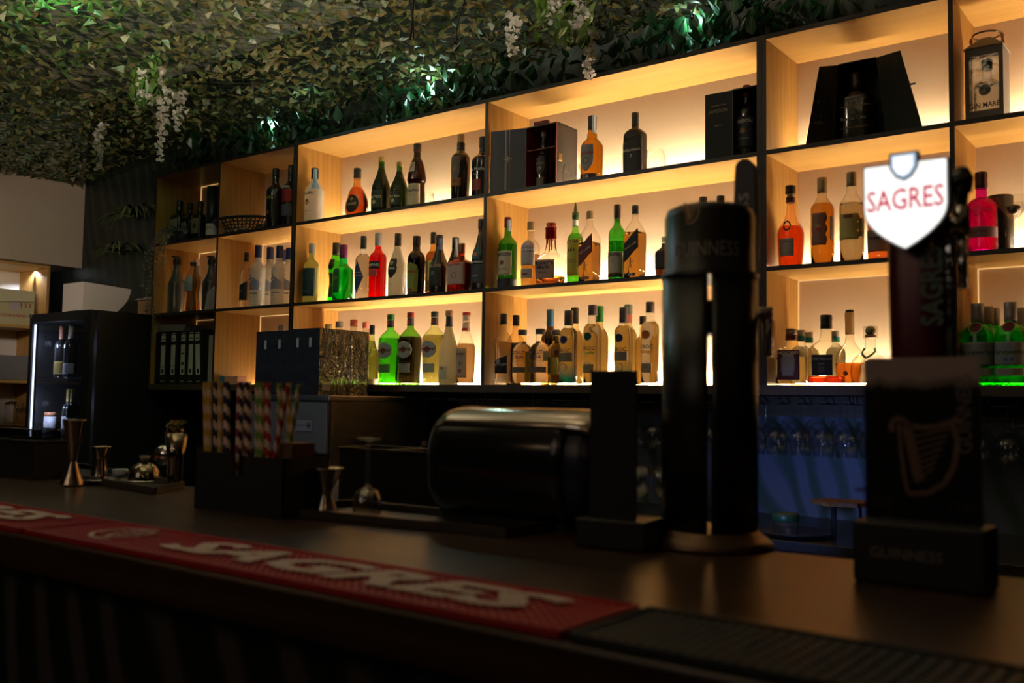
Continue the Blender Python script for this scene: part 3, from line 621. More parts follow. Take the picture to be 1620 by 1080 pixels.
BOTTLES = [
  ('liquor_bottle', 'bottle', 'squat dark green bottle with pale framed label, leftmost on the top shelf', None, -4.9163, 0.09, 2.187, 0.2606, 0.0535, 0, 'jager', ('o', (0.012, 0.03, 0.015)), None, ((0.015, 0.015, 0.017), 0.84), [('rect', 0.18, 0.56, 38, (0.3, 0.28, 0.2), [('oval', (0.03, 0.05, 0.03))])]),
  ('liquor_bottle', 'bottle', 'dark squat bottle standing behind two pale labelled ones, far left top shelf', None, -4.9737, 0.2, 2.187, 0.2712, 0.0446, 0, 'jager', ('o', (0.012, 0.03, 0.015)), None, ((0.015, 0.015, 0.017), 0.84), []),
  ('liquor_bottle', 'bottle', 'squat dark green bottle with pale framed label beside the green tube', None, -4.7129, 0.09, 2.187, 0.2329, 0.0446, 0, 'jager', ('o', (0.012, 0.03, 0.015)), None, ((0.015, 0.015, 0.017), 0.84), [('rect', 0.18, 0.56, 38, (0.3, 0.28, 0.2), [('oval', (0.03, 0.05, 0.03))])]),
  ('syrup_bottle', 'bottle', 'grey syrup bottle with black pump beside the trailing plant', None, -4.9073, 0.08, 1.7786, 0.3339, 0.0472, 0, 'syrup', ('o', (0.09, 0.09, 0.1)), None, ('pump', 0.86), []),
  ('liquor_bottle', 'bottle', 'orange rum bottle with pinched waist and pale blue label, far left middle shelf', None, -4.7478, 0.08, 1.7786, 0.2912, 0.0493, 0, 'waist', ('c', (0.86, 0.8, 0.72)), ((0.95, 0.58, 0.2), 0.72), ((0.015, 0.015, 0.017), 0.93), [('rect', 0.42, 0.72, 50, (0.45, 0.5, 0.55), [('', 0.01, 0.5, (0.04, 0.03, 0.03), None)])]),
  ('liquor_bottle', 'bottle', 'bottle with white cap hidden behind the pinched orange bottle', None, -4.8915, 0.2, 1.7786, 0.337, 0.04, 0, 'std', ('o', (0.25, 0.2, 0.15)), None, ((0.8, 0.78, 0.74), 0.88), []),
  ('syrup_bottle', 'bottle', 'dark syrup bottle with black pump behind a leaning paper sheet', None, -4.6265, 0.12, 1.7786, 0.3167, 0.0499, 0, 'syrup', ('o', (0.06, 0.06, 0.07)), None, ('pump', 0.86), []),
  ('liquor_bottle', 'bottle', 'black passion fruit liqueur bottle with yellow lettering beside the woven tray', None, -4.023, 0.07, 2.187, 0.3235, 0.0464, 0, 'std', ('o', (0.01, 0.008, 0.008)), None, ((0.015, 0.015, 0.017), 0.86), [('none', 0.25, 0.5, 40, (0.015, 0.015, 0.017), [('PASSOA', 0.02, 0.5, (0.55, 0.5, 0.05), None), ('●', 0.02, 0.26, (0.4, 0.05, 0.03), None)])]),
  ('liquor_bottle', 'bottle', 'dark bottle with red band label, cut by the upright next to the white coconut bottle', None, -3.9348, 0.1, 2.187, 0.3354, 0.0462, 0, 'std', ('o', (0.012, 0.01, 0.01)), None, ((0.015, 0.015, 0.017), 0.84), [('rect', 0.18, 0.36, 60, (0.1, 0.1, 0.14), []), ('rect', 0.4, 0.6, 60, (0.35, 0.02, 0.02), [('AZZAN', 0.018, 0.64, (0.8, 0.78, 0.74), None)])]),
  ('liquor_bottle', 'bottle', 'slim clear vodka bottle with slanted black label, left of the frosted bottles', None, -4.2478, 0.07, 1.7786, 0.3043, 0.0328, 0, 'std', ('c', (0.97, 0.96, 0.93)), ((0.97, 0.95, 0.88), 0.72), ((0.015, 0.015, 0.017), 0.84), [('wedge', 0.14, 0.42, 65, (0.015, 0.015, 0.017), [('ЯТЬ', 0.012, 0.3, (0.4, 0.38, 0.3), None)])]),
  ('liquor_bottle', 'bottle', 'frosted white vodka bottle with navy cap, leftmost of the frosted row', 'frosted white vodka bottles with navy caps', -4.1634, 0.08, 1.7786, 0.3375, 0.0416, 0, 'goose', ('f', (0.9, 0.88, 0.82)), None, ((0.02, 0.035, 0.14), 0.8), [('goose', 0.2, 0.7, 60, (0.14, 0.16, 0.33), [('GREY GOOSE', 0.013, 0.22, (0.02, 0.035, 0.14), 0.075), ('VODKA', 0.007, 0.17, (0.02, 0.035, 0.14), None)])]),
  ('liquor_bottle', 'bottle', 'frosted white vodka bottle with navy cap set back between two nearer ones', 'frosted white vodka bottles with navy caps', -4.152, 0.15, 1.7786, 0.336, 0.042, 0, 'goose', ('f', (0.9, 0.88, 0.82)), None, ((0.02, 0.035, 0.14), 0.8), [('goose', 0.2, 0.7, 60, (0.14, 0.16, 0.33), [('GREY GOOSE', 0.013, 0.22, (0.02, 0.035, 0.14), 0.075), ('VODKA', 0.007, 0.17, (0.02, 0.035, 0.14), None)])]),
  ('liquor_bottle', 'bottle', 'frosted white vodka bottle with navy cap, third along the frosted row', 'frosted white vodka bottles with navy caps', -3.9975, 0.09, 1.7786, 0.321, 0.0409, 0, 'goose', ('f', (0.9, 0.88, 0.82)), None, ((0.02, 0.035, 0.14), 0.8), [('goose', 0.2, 0.7, 60, (0.14, 0.16, 0.33), [('GREY GOOSE', 0.013, 0.22, (0.02, 0.035, 0.14), 0.075), ('VODKA', 0.007, 0.17, (0.02, 0.035, 0.14), None)])]),
  ('liquor_bottle', 'bottle', 'frosted white vodka bottle with navy cap, cut off by the shelf upright', 'frosted white vodka bottles with navy caps', -3.9692, 0.13, 1.7786, 0.3127, 0.041, 0, 'goose', ('f', (0.9, 0.88, 0.82)), None, ((0.02, 0.035, 0.14), 0.8), [('goose', 0.2, 0.7, 60, (0.14, 0.16, 0.33), [('GREY GOOSE', 0.013, 0.22, (0.02, 0.035, 0.14), 0.075), ('VODKA', 0.007, 0.17, (0.02, 0.035, 0.14), None)])]),
  ('liquor_bottle', 'bottle', 'frosted vodka bottle at the back showing only its cap, left', 'frosted white vodka bottles with navy caps', -4.3446, 0.219, 1.7786, 0.3235, 0.036, 0, 'goose', ('f', (0.9, 0.88, 0.82)), None, ((0.02, 0.035, 0.14), 0.8), []),
  ('liquor_bottle', 'bottle', 'frosted vodka bottle at the back showing only its cap, middle', 'frosted white vodka bottles with navy caps', -4.2419, 0.219, 1.7786, 0.3045, 0.0356, 0, 'goose', ('f', (0.9, 0.88, 0.82)), None, ((0.02, 0.035, 0.14), 0.8), []),
  ('liquor_bottle', 'bottle', 'frosted vodka bottle at the back showing only its cap, right', 'frosted white vodka bottles with navy caps', -4.1022, 0.2, 1.7786, 0.3248, 0.0348, 0, 'goose', ('f', (0.9, 0.88, 0.82)), None, ((0.02, 0.035, 0.14), 0.8), []),
  ('liquor_bottle', 'bottle', 'bottle with grey cap peeking above the first black box', None, -4.0048, 0.12, 1.37, 0.3148, 0.0355, 0, 'std', ('o', (0.2, 0.18, 0.15)), None, ((0.35, 0.36, 0.38), 0.86), []),
  ('liquor_bottle', 'bottle', 'white coconut rum bottle with palm and sun print on the top shelf', None, -3.715, 0.07, 2.187, 0.2832, 0.0481, 0, 'malibu', ('f', (0.92, 0.88, 0.8)), None, ((0.015, 0.015, 0.017), 0.8), [('none', 0.1, 0.7, 50, (0.8, 0.78, 0.74), [('MALIBU', 0.02, 0.52, (0.03, 0.02, 0.02), None), ('sun', (0.75, 0.35, 0.05), 0.36), ('CARIBBEAN RUM', 0.006, 0.2, (0.3, 0.1, 0.05), None), ('LIQUEUR', 0.006, 0.14, (0.3, 0.25, 0.2), None)]), ('strip', 0.6, 0.98, 16, (0.25, 0.4, 0.6), [])]),
  ('liquor_bottle', 'bottle', 'round amber liqueur bottle with dark oval label on the top shelf', None, -3.4356, 0.1, 2.187, 0.251, 0.0734, 0, 'safari', ('c', (0.95, 0.62, 0.28)), ((0.92, 0.38, 0.08), 0.62), ((0.015, 0.015, 0.017), 0.8), [('oval', 0.1, 0.46, 38, (0.05, 0.015, 0.01), [('SAFARI', 0.017, 0.27, (0.75, 0.5, 0.2), None), ('disc', (0.4, 0.28, 0.1), 0.38)])]),
  ('liquor_bottle', 'bottle', 'taller dark green port bottle with gold cap and black label', None, -3.2692, 0.1, 2.187, 0.2833, 0.0457, 0, 'slope', ('c2', (0.1, 0.3, 0.05)), ((0.1, 0.045, 0.012), 0.8), ((0.55, 0.36, 0.12), 0.92), [('rect', 0.1, 0.4, 52, (0.035, 0.03, 0.025), [('Porto', 0.024, 0.29, (0.65, 0.55, 0.35), None), ('disc', (0.6, 0.45, 0.2), 0.2)])]),
  ('liquor_bottle', 'bottle', 'shorter green port bottle with gold cap, right beside its taller twin', None, -3.1385, 0.09, 2.187, 0.2388, 0.0424, 0, 'slope', ('c2', (0.13, 0.36, 0.06)), ((0.16, 0.075, 0.015), 0.8), ((0.55, 0.36, 0.12), 0.91), [('rect', 0.1, 0.38, 52, (0.035, 0.03, 0.025), [('Porto', 0.022, 0.29, (0.65, 0.55, 0.35), None), ('disc', (0.6, 0.45, 0.2), 0.2)])]),
  ('liquor_bottle', 'bottle', 'brown hazelnut liqueur bottle shaped like a robed monk', None, -3.0261, 0.09, 2.187, 0.3086, 0.0442, 0, 'frang', ('c2', (0.35, 0.12, 0.05)), ((0.1, 0.03, 0.012), 0.86), ((0.03, 0.02, 0.02), 0.885), [('rect', 0.02, 0.37, 66, (0.62, 0.5, 0.3), [('Frangelico', 0.019, 0.27, (0.05, 0.05, 0.12), None), ('LIQUEUR', 0.007, 0.2, (0.5, 0.1, 0.05), None)]), ('rect', 0.55, 0.7, 26, (0.72, 0.6, 0.42), [('F', 0.035, 0.625, (0.5, 0.05, 0.03), None)])]),
  ('liquor_bottle', 'bottle', 'dark cream liqueur bottle with gold cap and grey crest label', None, -2.7589, 0.09, 2.187, 0.3101, 0.0426, 0, 'amar', ('o', (0.016, 0.009, 0.007)), None, ('gold2', 0.86), [('shield', 0.28, 0.66, 40, (0.18, 0.15, 0.13), [('AMARULA', 0.012, 0.6, (0.35, 0.15, 0.05), None), ('disc', (0.4, 0.16, 0.04), 0.47)]), ('rect', 0.22, 0.34, 45, (0.35, 0.13, 0.03), [])]),
  ('liquor_bottle', 'bottle', 'black coffee liqueur bottle with red print, cut by the middle upright', None, -2.6368, 0.1, 2.187, 0.2816, 0.0494, 0, 'std', ('o', (0.01, 0.007, 0.008)), None, ((0.015, 0.015, 0.017), 0.83), [('none', 0.1, 0.6, 50, (0.015, 0.015, 0.017), [('Tia Maria', 0.02, 0.46, (0.5, 0.5, 0.5), None), ('DARK', 0.012, 0.38, (0.4, 0.4, 0.4), None)]), ('rect', 0.12, 0.3, 30, (0.25, 0.03, 0.02), [])]),
  ('liquor_bottle', 'bottle', 'yellow limoncello bottle with dark teal label, leftmost on the middle shelf', None, -3.7321, 0.08, 1.7786, 0.3085, 0.0407, 0, 'std', ('f', (0.92, 0.9, 0.38)), None, ((0.35, 0.36, 0.38), 0.84), [('rect', 0.12, 0.58, 75, (0.012, 0.045, 0.065), [('ring', (0.06, 0.16, 0.16), 0.42), ('LIMONCELLO', 0.008, 0.2, (0.2, 0.4, 0.35), None)])]),
  ('liquor_bottle', 'bottle', 'bright green melon liqueur bottle with bumpy glass behind the purple capped one', None, -3.6062, 0.13, 1.7786, 0.3076, 0.0409, 0, 'waist', ('c', (0.25, 0.95, 0.12)), ((0.12, 0.85, 0.05), 0.7), ((0.015, 0.015, 0.017), 0.8), [('shield', 0.55, 0.72, 36, (0.02, 0.03, 0.01), []), ('rect', 0.1, 0.5, 26, (0.03, 0.1, 0.02), [('disc', (0.1, 0.3, 0.03), 0.3)])]),
  ('liquor_bottle', 'bottle', 'green banana liqueur bottle with purple cap', None, -3.4871, 0.07, 1.7786, 0.2791, 0.0465, 0, 'pisang', ('c', (0.05, 0.85, 0.35)), ((0.0, 0.75, 0.22), 0.66), ((0.18, 0.03, 0.12), 0.76), [('rect', 0.14, 0.56, 24, (0.04, 0.16, 0.04), [('disc', (0.25, 0.35, 0.05), 0.4)])]),
  ('liquor_bottle', 'bottle', 'clear sambuca bottle with blue diamond label and black cap', None, -3.3587, 0.08, 1.7786, 0.3118, 0.0385, 0, 'std', ('c', (0.97, 0.96, 0.93)), ((0.99, 0.97, 0.92), 0.72, 'b'), ((0.015, 0.015, 0.017), 0.8), [('diamond', 0.1, 0.6, 50, (0.03, 0.07, 0.17), [('SAMBUCA', 0.011, 0.37, (0.8, 0.78, 0.74), None), ('Antica', 0.01, 0.42, (0.8, 0.78, 0.74), None)])]),
  ('liquor_bottle', 'bottle', 'bright red bitter aperitif bottle with grey cap', None, -3.2585, 0.08, 1.7786, 0.3177, 0.0412, 0, 'std', ('c', (0.95, 0.06, 0.05)), ((0.95, 0.02, 0.02), 0.7), ((0.35, 0.36, 0.38), 0.8), [('rect', 0.44, 0.56, 58, (0.03, 0.01, 0.02), [('CAMPARI', 0.018, 0.5, (0.8, 0.78, 0.74), None)]), ('rect', 0.34, 0.43, 40, (0.55, 0.1, 0.1), [])]),
  ('liquor_bottle', 'bottle', 'cream white almond liqueur bottle with black shield label', None, -3.1382, 0.09, 1.7786, 0.3047, 0.043, 0, 'slope', ('f', (0.9, 0.84, 0.7)), None, ((0.015, 0.015, 0.017), 0.8), [('shield', 0.3, 0.6, 42, (0.015, 0.012, 0.012), [('AVEDA', 0.014, 0.44, (0.8, 0.78, 0.74), None), ('disc', (0.4, 0.35, 0.3), 0.53)]), ('none', 0.1, 0.3, 40, (0.8, 0.78, 0.74), [('ALMOND', 0.007, 0.2, (0.3, 0.2, 0.15), None)])]),
  ('liquor_bottle', 'bottle', 'dark almond liqueur bottle with green arched label', None, -3.0175, 0.09, 1.7786, 0.2814, 0.0415, 0, 'round2', ('c2', (0.12, 0.04, 0.02)), ((0.03, 0.012, 0.008), 0.85), ((0.015, 0.015, 0.017), 0.84), [('arch', 0.06, 0.55, 55, (0.28, 0.32, 0.05), [('Meia', 0.02, 0.4, (0.4, 0.03, 0.02), None), ('rect2', (0.4, 0.03, 0.03), 0.1)])]),
  ('liquor_bottle', 'bottle', 'tall amber bottle with yellow label behind the dark cream bottle', None, -2.9679, 0.15, 1.7786, 0.3035, 0.0346, 0, 'std', ('c', (0.85, 0.6, 0.25)), ((0.6, 0.3, 0.08), 0.7), ((0.015, 0.015, 0.017), 0.82), [('rect', 0.1, 0.55, 60, (0.75, 0.62, 0.15), []), ('rect', 0.08, 0.25, 60, (0.6, 0.25, 0.05), [])]),
  ('liquor_bottle', 'bottle', 'dark irish cream bottle with arched landscape label', None, -2.8587, 0.07, 1.7786, 0.2682, 0.0427, 0, 'slope', ('o', (0.012, 0.008, 0.007)), None, ((0.015, 0.015, 0.017), 0.8), [('arch', 0.12, 0.52, 55, (0.03, 0.035, 0.03), [('BAILEYS', 0.017, 0.46, (0.7, 0.5, 0.3), None), ('disc', (0.15, 0.2, 0.17), 0.34)]), ('strip', 0.74, 0.94, 20, (0.2, 0.3, 0.5), [])]),
  ('liquor_bottle', 'bottle', 'dark bottle with blue tax strip behind the square orange liqueur', None, -2.8411, 0.16, 1.7786, 0.2685, 0.0433, 0, 'slope', ('o', (0.014, 0.009, 0.008)), None, ((0.015, 0.015, 0.017), 0.8), [('strip', 0.66, 0.98, 22, (0.35, 0.5, 0.7), [])]),
  ('liquor_bottle', 'bottle', 'square amber orange liqueur bottle with brown cap', None, -2.7263, 0.07, 1.7786, 0.2178, 0.0494, 0, 'squareb', ('c2', (0.75, 0.22, 0.05)), ((0.5, 0.13, 0.03), 0.75), ((0.28, 0.1, 0.04), 0.8), [('rect', 0.14, 0.58, 55, (0.55, 0.42, 0.33), [('COINTREAU', 0.014, 0.54, (0.4, 0.05, 0.02), None), ('ring', (0.5, 0.12, 0.05), 0.33)])]),
  ('liquor_bottle', 'bottle', 'tall black bitter bottle with blue eagle oval label beside the upright', None, -2.6232, 0.08, 1.7786, 0.3177, 0.0414, 0, 'slope', ('o', (0.008, 0.01, 0.01)), None, ((0.015, 0.015, 0.017), 0.87), [('rect', 0.1, 0.36, 60, (0.06, 0.07, 0.085), [('FERNET-BRANCA', 0.013, 0.39, (0.8, 0.78, 0.74), None), ('MILANO', 0.008, 0.2, (0.8, 0.78, 0.74), None)]), ('oval', 0.42, 0.6, 40, (0.03, 0.12, 0.16), [('disc', (0.5, 0.2, 0.05), 0.5)])]),
  ('syrup_bottle', 'bottle', 'bottle with red cap behind the wrapped box, only the cap tip shows', None, -3.8173, 0.19, 1.37, 0.3164, 0.0457, 0, 'syrup', ('c', (0.9, 0.85, 0.75)), ((0.9, 0.8, 0.6), 0.5), ((0.45, 0.02, 0.02), 0.9), []),
  ('syrup_bottle', 'bottle', 'bottle with cream cap behind the wrapped box', None, -3.7156, 0.19, 1.37, 0.3143, 0.0451, 0, 'syrup', ('c', (0.9, 0.85, 0.75)), ((0.9, 0.8, 0.6), 0.5), ((0.72, 0.66, 0.5), 0.9), []),
  ('syrup_bottle', 'bottle', 'bottle with grey ribbed cap behind the wrapped box', None, -3.6356, 0.19, 1.37, 0.3242, 0.0447, 0, 'syrup', ('c', (0.9, 0.85, 0.75)), ((0.9, 0.8, 0.6), 0.5), ((0.35, 0.36, 0.38), 0.9), []),
  ('syrup_bottle', 'bottle', 'syrup bottle with red and white cap, second from right behind the wrapped box', None, -3.5294, 0.19, 1.37, 0.3293, 0.0441, 0, 'syrup', ('c', (0.9, 0.85, 0.75)), ((0.9, 0.8, 0.6), 0.5), ((0.55, 0.15, 0.12), 0.9), [('rect', 0.7, 0.8, 175, (0.5, 0.08, 0.06), [])]),
  ('syrup_bottle', 'bottle', 'syrup bottle with red cap, rightmost behind the wrapped box', None, -3.4409, 0.19, 1.37, 0.3135, 0.0436, 0, 'syrup', ('c', (0.9, 0.85, 0.75)), ((0.9, 0.8, 0.6), 0.5), ((0.6, 0.2, 0.15), 0.9), [('rect', 0.7, 0.8, 175, (0.5, 0.08, 0.06), [])]),
  ('liquor_bottle', 'bottle', 'pale green bottle with black neck at the wrapped box corner', None, -3.296, 0.09, 1.37, 0.2867, 0.0356, 0, 'slope', ('c', (0.8, 0.92, 0.55)), ((0.75, 0.9, 0.55), 0.74), ((0.015, 0.015, 0.017), 0.84), [('none', 0.1, 0.6, 50, (0.8, 0.78, 0.74), [('MALU', 0.018, 0.52, (0.04, 0.03, 0.03), None), ('SIROP', 0.008, 0.2, (0.04, 0.03, 0.03), None)]), ('rect', 0.0, 0.1, 175, (0.7, 0.6, 0.45), [])]),
  ('liquor_bottle', 'bottle', 'green extra dry vermouth bottle with round silver label', None, -3.163, 0.08, 1.37, 0.3309, 0.05, 0, 'martini', ('c', (0.35, 0.88, 0.22)), ((0.3, 0.85, 0.15), 0.66), ((0.02, 0.14, 0.04), 0.925), [('rect', 0.82, 0.915, 175, (0.03, 0.03, 0.06), [('disc', (0.4, 0.04, 0.04), 0.87)]), ('oval', 0.36, 0.6, 50, (0.5, 0.5, 0.53), [('disc2', (0.5, 0.07, 0.03), 0.48), ('MARTINI', 0.0165, 0.48, (0.02, 0.02, 0.03), None)]), ('rect', 0.17, 0.29, 42, (0.25, 0.5, 0.2), [('EXTRA DRY', 0.008, 0.27, (0.04, 0.03, 0.03), None)])]),
  ('liquor_bottle', 'bottle', 'dark red vermouth bottle with green neck and silver oval label', None, -3.0452, 0.09, 1.37, 0.3363, 0.0477, 0, 'martini', ('c', (0.3, 0.62, 0.14)), ((0.12, 0.02, 0.012), 0.66), ((0.25, 0.03, 0.03), 0.925), [('rect', 0.82, 0.915, 175, (0.03, 0.03, 0.06), [('disc', (0.4, 0.04, 0.04), 0.87)]), ('oval', 0.36, 0.6, 50, (0.5, 0.5, 0.53), [('disc2', (0.5, 0.07, 0.03), 0.48), ('MARTINI', 0.0165, 0.48, (0.02, 0.02, 0.03), None)]), ('rect', 0.17, 0.29, 42, (0.42, 0.38, 0.38), [('ROSSO', 0.008, 0.27, (0.04, 0.03, 0.03), None)])]),
  ('liquor_bottle', 'bottle', 'pale yellow bianco vermouth bottle with silver oval label', None, -2.8871, 0.08, 1.37, 0.3322, 0.0489, 0, 'martini', ('c', (0.88, 0.93, 0.62)), ((0.93, 0.93, 0.6), 0.68), ((0.03, 0.05, 0.08), 0.925), [('rect', 0.82, 0.915, 175, (0.03, 0.03, 0.06), [('disc', (0.4, 0.04, 0.04), 0.87)]), ('oval', 0.36, 0.6, 50, (0.5, 0.5, 0.53), [('disc2', (0.5, 0.07, 0.03), 0.48), ('MARTINI', 0.0165, 0.48, (0.02, 0.02, 0.03), None)]), ('rect', 0.17, 0.29, 42, (0.6, 0.6, 0.5), [('BIANCO', 0.008, 0.27, (0.04, 0.03, 0.03), None)])]),
  ('liquor_bottle', 'bottle', 'frosted pale liqueur bottle with cream cap and navy neck band', None, -2.7827, 0.06, 1.37, 0.3306, 0.0427, 0, 'slope', ('f', (0.93, 0.92, 0.72)), None, ('cream', 0.925), [('rect', 0.78, 0.92, 175, (0.03, 0.04, 0.07), []), ('rect', 0.08, 0.25, 30, (0.8, 0.75, 0.6), [('rect2', (0.7, 0.3, 0.05), 0.22)])]),
  ('syrup_bottle', 'bottle', 'peach coloured syrup bottle with red and white cap', None, -2.7004, 0.08, 1.37, 0.3201, 0.0409, 0, 'syrup', ('c', (0.97, 0.93, 0.85)), ((0.97, 0.78, 0.5), 0.57), ((0.5, 0.07, 0.06), 0.96), [('rect', 0.88, 0.955, 175, (0.8, 0.78, 0.75), []), ('rect', 0.74, 0.86, 175, (0.85, 0.8, 0.75), [('rect2', (0.55, 0.05, 0.04), 0.765)]), ('rect', 0.1, 0.5, 45, (0.55, 0.44, 0.4), [('MONIN', 0.015, 0.42, (0.1, 0.05, 0.1), None), ('leaf', (0.15, 0.3, 0.05), 0.27), ('disc', (0.35, 0.12, 0.04), 0.19)])]),
  ('liquor_bottle', 'bottle', 'golden whisky bottle with silver crest label and number twelve', None, -2.0674, 0.1, 2.187, 0.2781, 0.0454, 0, 'chivas', ('c2', (1.0, 0.78, 0.4)), ((0.99, 0.66, 0.14), 0.8), ((0.05, 0.02, 0.02), 0.8), [('shield', 0.16, 0.55, 45, (0.3, 0.29, 0.3), [('CHIVAS', 0.019, 0.42, (0.35, 0.05, 0.08), None), ('ring', (0.08, 0.06, 0.06), 0.31)]), ('rect', 0.04, 0.12, 60, (0.06, 0.02, 0.02), [('12', 0.016, 0.08, (0.8, 0.78, 0.74), None)]), ('strip', 0.73, 1.0, 22, (0.45, 0.55, 0.65), [])]),
  ('liquor_bottle', 'bottle', 'dark brown whisky bottle with black slanted label on the top shelf', None, -1.8669, 0.1, 2.187, 0.2575, 0.0439, 0, 'balla', ('c2', (0.22, 0.07, 0.03)), ((0.06, 0.02, 0.01), 0.86), ((0.015, 0.015, 0.017), 0.8), [('slant', 0.04, 0.58, 62, (0.01, 0.01, 0.012), [("Ballantine's", 0.016, 0.4, (0.5, 0.45, 0.4), None), ('7', 0.02, 0.3, (0.6, 0.5, 0.3), None)])]),
  ('liquor_bottle', 'bottle', 'green irish whiskey bottle with red cap and cream label', None, -2.4841, 0.09, 1.7786, 0.3125, 0.0407, 0, 'std', ('c', (0.16, 0.5, 0.06)), ((0.16, 0.38, 0.04), 0.62), ((0.16, 0.02, 0.02), 0.86), [('rect', 0.02, 0.14, 175, (0.03, 0.04, 0.06), []), ('rect', 0.19, 0.52, 62, (0.7, 0.64, 0.42), [('JAMESON', 0.021, 0.47, (0.03, 0.06, 0.05), None), ('disc', (0.3, 0.06, 0.03), 0.36), ('IRISH WHISKEY', 0.007, 0.27, (0.1, 0.15, 0.1), None)]), ('strip', 0.8, 0.96, 20, (0.4, 0.5, 0.65), [])]),
  ('liquor_bottle', 'bottle', 'clear whiskey bottle with grey arched label and amber lower half', None, -2.3697, 0.1, 1.7786, 0.2831, 0.0393, 0, 'std', ('c', (0.97, 0.94, 0.86)), ((0.97, 0.7, 0.25), 0.5), ((0.3, 0.22, 0.12), 0.87), [('arch', 0.33, 0.72, 62, (0.52, 0.5, 0.5), [('BUSHMILLS', 0.014, 0.575, (0.8, 0.78, 0.74), None)]), ('rect', 0.53, 0.6, 64, (0.02, 0.02, 0.03), [('BUSHMILLS', 0.0145, 0.565, (0.8, 0.78, 0.74), None)]), ('rect', 0.14, 0.28, 50, (0.45, 0.42, 0.4), [('rect2', (0.25, 0.05, 0.03), 0.2)])]),
  ('liquor_bottle', 'bottle', 'squat bourbon bottle sealed in dripping red wax', None, -2.244, 0.07, 1.7786, 0.2601, 0.0572, 0, 'squat', ('c', (0.97, 0.93, 0.86)), ((0.85, 0.3, 0.06), 0.14), ('wax', 0.76), [('rect', 0.09, 0.39, 48, (0.5, 0.33, 0.27), [("Maker's", 0.024, 0.34, (0.06, 0.02, 0.02), None), ('Mark', 0.024, 0.27, (0.06, 0.02, 0.02), None), ('WHISKY', 0.012, 0.19, (0.06, 0.02, 0.02), None)])]),
  ('liquor_bottle', 'bottle', 'green scotch bottle with yellow ship label and black pourer', None, -2.164, 0.13, 1.7786, 0.3104, 0.0328, 0, 'std', ('c', (0.45, 0.85, 0.25)), ((0.35, 0.8, 0.18), 0.7), ('pourer', 0.9), [('rect', 0.13, 0.62, 75, (0.65, 0.62, 0.08), [('CUTTY SARK', 0.016, 0.585, (0.04, 0.03, 0.02), None), ('ship', (0.1, 0.09, 0.03), 0.46), ('BLENDED', 0.008, 0.34, (0.04, 0.03, 0.03), None), ('SCOTCH WHISKY', 0.007, 0.31, (0.04, 0.03, 0.03), None)]), ('rect', 0.8, 0.88, 175, (0.8, 0.78, 0.74), [])]),
  ('liquor_bottle', 'bottle', 'square whisky bottle with slanted dark red label', None, -2.0739, 0.1, 1.7786, 0.2967, 0.0361, 0, 'jw', ('c', (0.97, 0.94, 0.88)), ((0.96, 0.55, 0.12), 0.56), ((0.32, 0.24, 0.14), 0.885), [('slantband', 0.32, 0.58, 44, (0.16, 0.02, 0.02), [('RED LABEL', 0.013, 0.45, (0.5, 0.38, 0.25), None)]), ('rect', 0.05, 0.09, 30, (0.35, 0.2, 0.1), []), ('man', (0.12, 0.05, 0.02), 0.2)]),
  ('liquor_bottle', 'bottle', 'green scotch bottle with pale label and black cap', None, -1.9454, 0.1, 1.7786, 0.308, 0.0342, 0, 'std', ('c', (0.2, 0.62, 0.16)), ((0.12, 0.52, 0.12), 0.52), ((0.015, 0.015, 0.017), 0.82), [('rect', 0.1, 0.38, 75, (0.5, 0.52, 0.46), [('WILLIAM', 0.01, 0.36, (0.05, 0.05, 0.05), None), ('LAWSON', 0.014, 0.335, (0.05, 0.05, 0.05), None), ('5', 0.02, 0.25, (0.5, 0.35, 0.1), None)]), ('rect', 0.05, 0.1, 76, (0.015, 0.015, 0.017), [])]),
  ('liquor_bottle', 'bottle', 'square whisky bottle with slanted black label', None, -1.864, 0.1, 1.7786, 0.2963, 0.0354, 0, 'jw', ('c', (0.97, 0.94, 0.88)), ((0.96, 0.55, 0.12), 0.64), ((0.015, 0.015, 0.017), 0.885), [('slantband', 0.32, 0.58, 44, (0.014, 0.012, 0.012), [('BLACK LABEL', 0.013, 0.45, (0.5, 0.38, 0.25), None)]), ('rect', 0.05, 0.09, 30, (0.015, 0.015, 0.017), [('12', 0.013, 0.07, (0.8, 0.78, 0.74), None)]), ('man', (0.12, 0.05, 0.02), 0.2)]),
  ('liquor_bottle', 'bottle', 'dark labelled bottle half hidden by the beer tower', None, -1.7301, 0.1, 1.7786, 0.1588, 0.0388, 0, 'std', ('c', (0.9, 0.88, 0.8)), ((0.1, 0.03, 0.01), 0.6), ((0.72, 0.66, 0.5), 0.86), [('rect', 0.2, 0.85, 60, (0.02, 0.02, 0.02), [])]),
  ('liquor_bottle', 'bottle', 'dark bottle behind the beer tower, left of two black caps', None, -1.5741, 0.1, 1.7786, 0.2952, 0.0378, 0, 'std', ('o', (0.012, 0.009, 0.008)), None, ((0.015, 0.015, 0.017), 0.86), []),
  ('liquor_bottle', 'bottle', 'dark bottle behind the beer tower, right of two black caps', None, -1.5036, 0.1, 1.7786, 0.2908, 0.0374, 0, 'std', ('o', (0.012, 0.009, 0.008)), None, ((0.015, 0.015, 0.017), 0.86), []),
  ('liquor_bottle', 'bottle', 'brown bottle beside the shelf upright behind the tap handle', None, -1.3916, 0.12, 1.7786, 0.2555, 0.0343, 0, 'std', ('c', (0.6, 0.3, 0.15)), ((0.3, 0.1, 0.04), 0.7), ((0.35, 0.36, 0.38), 0.86), []),
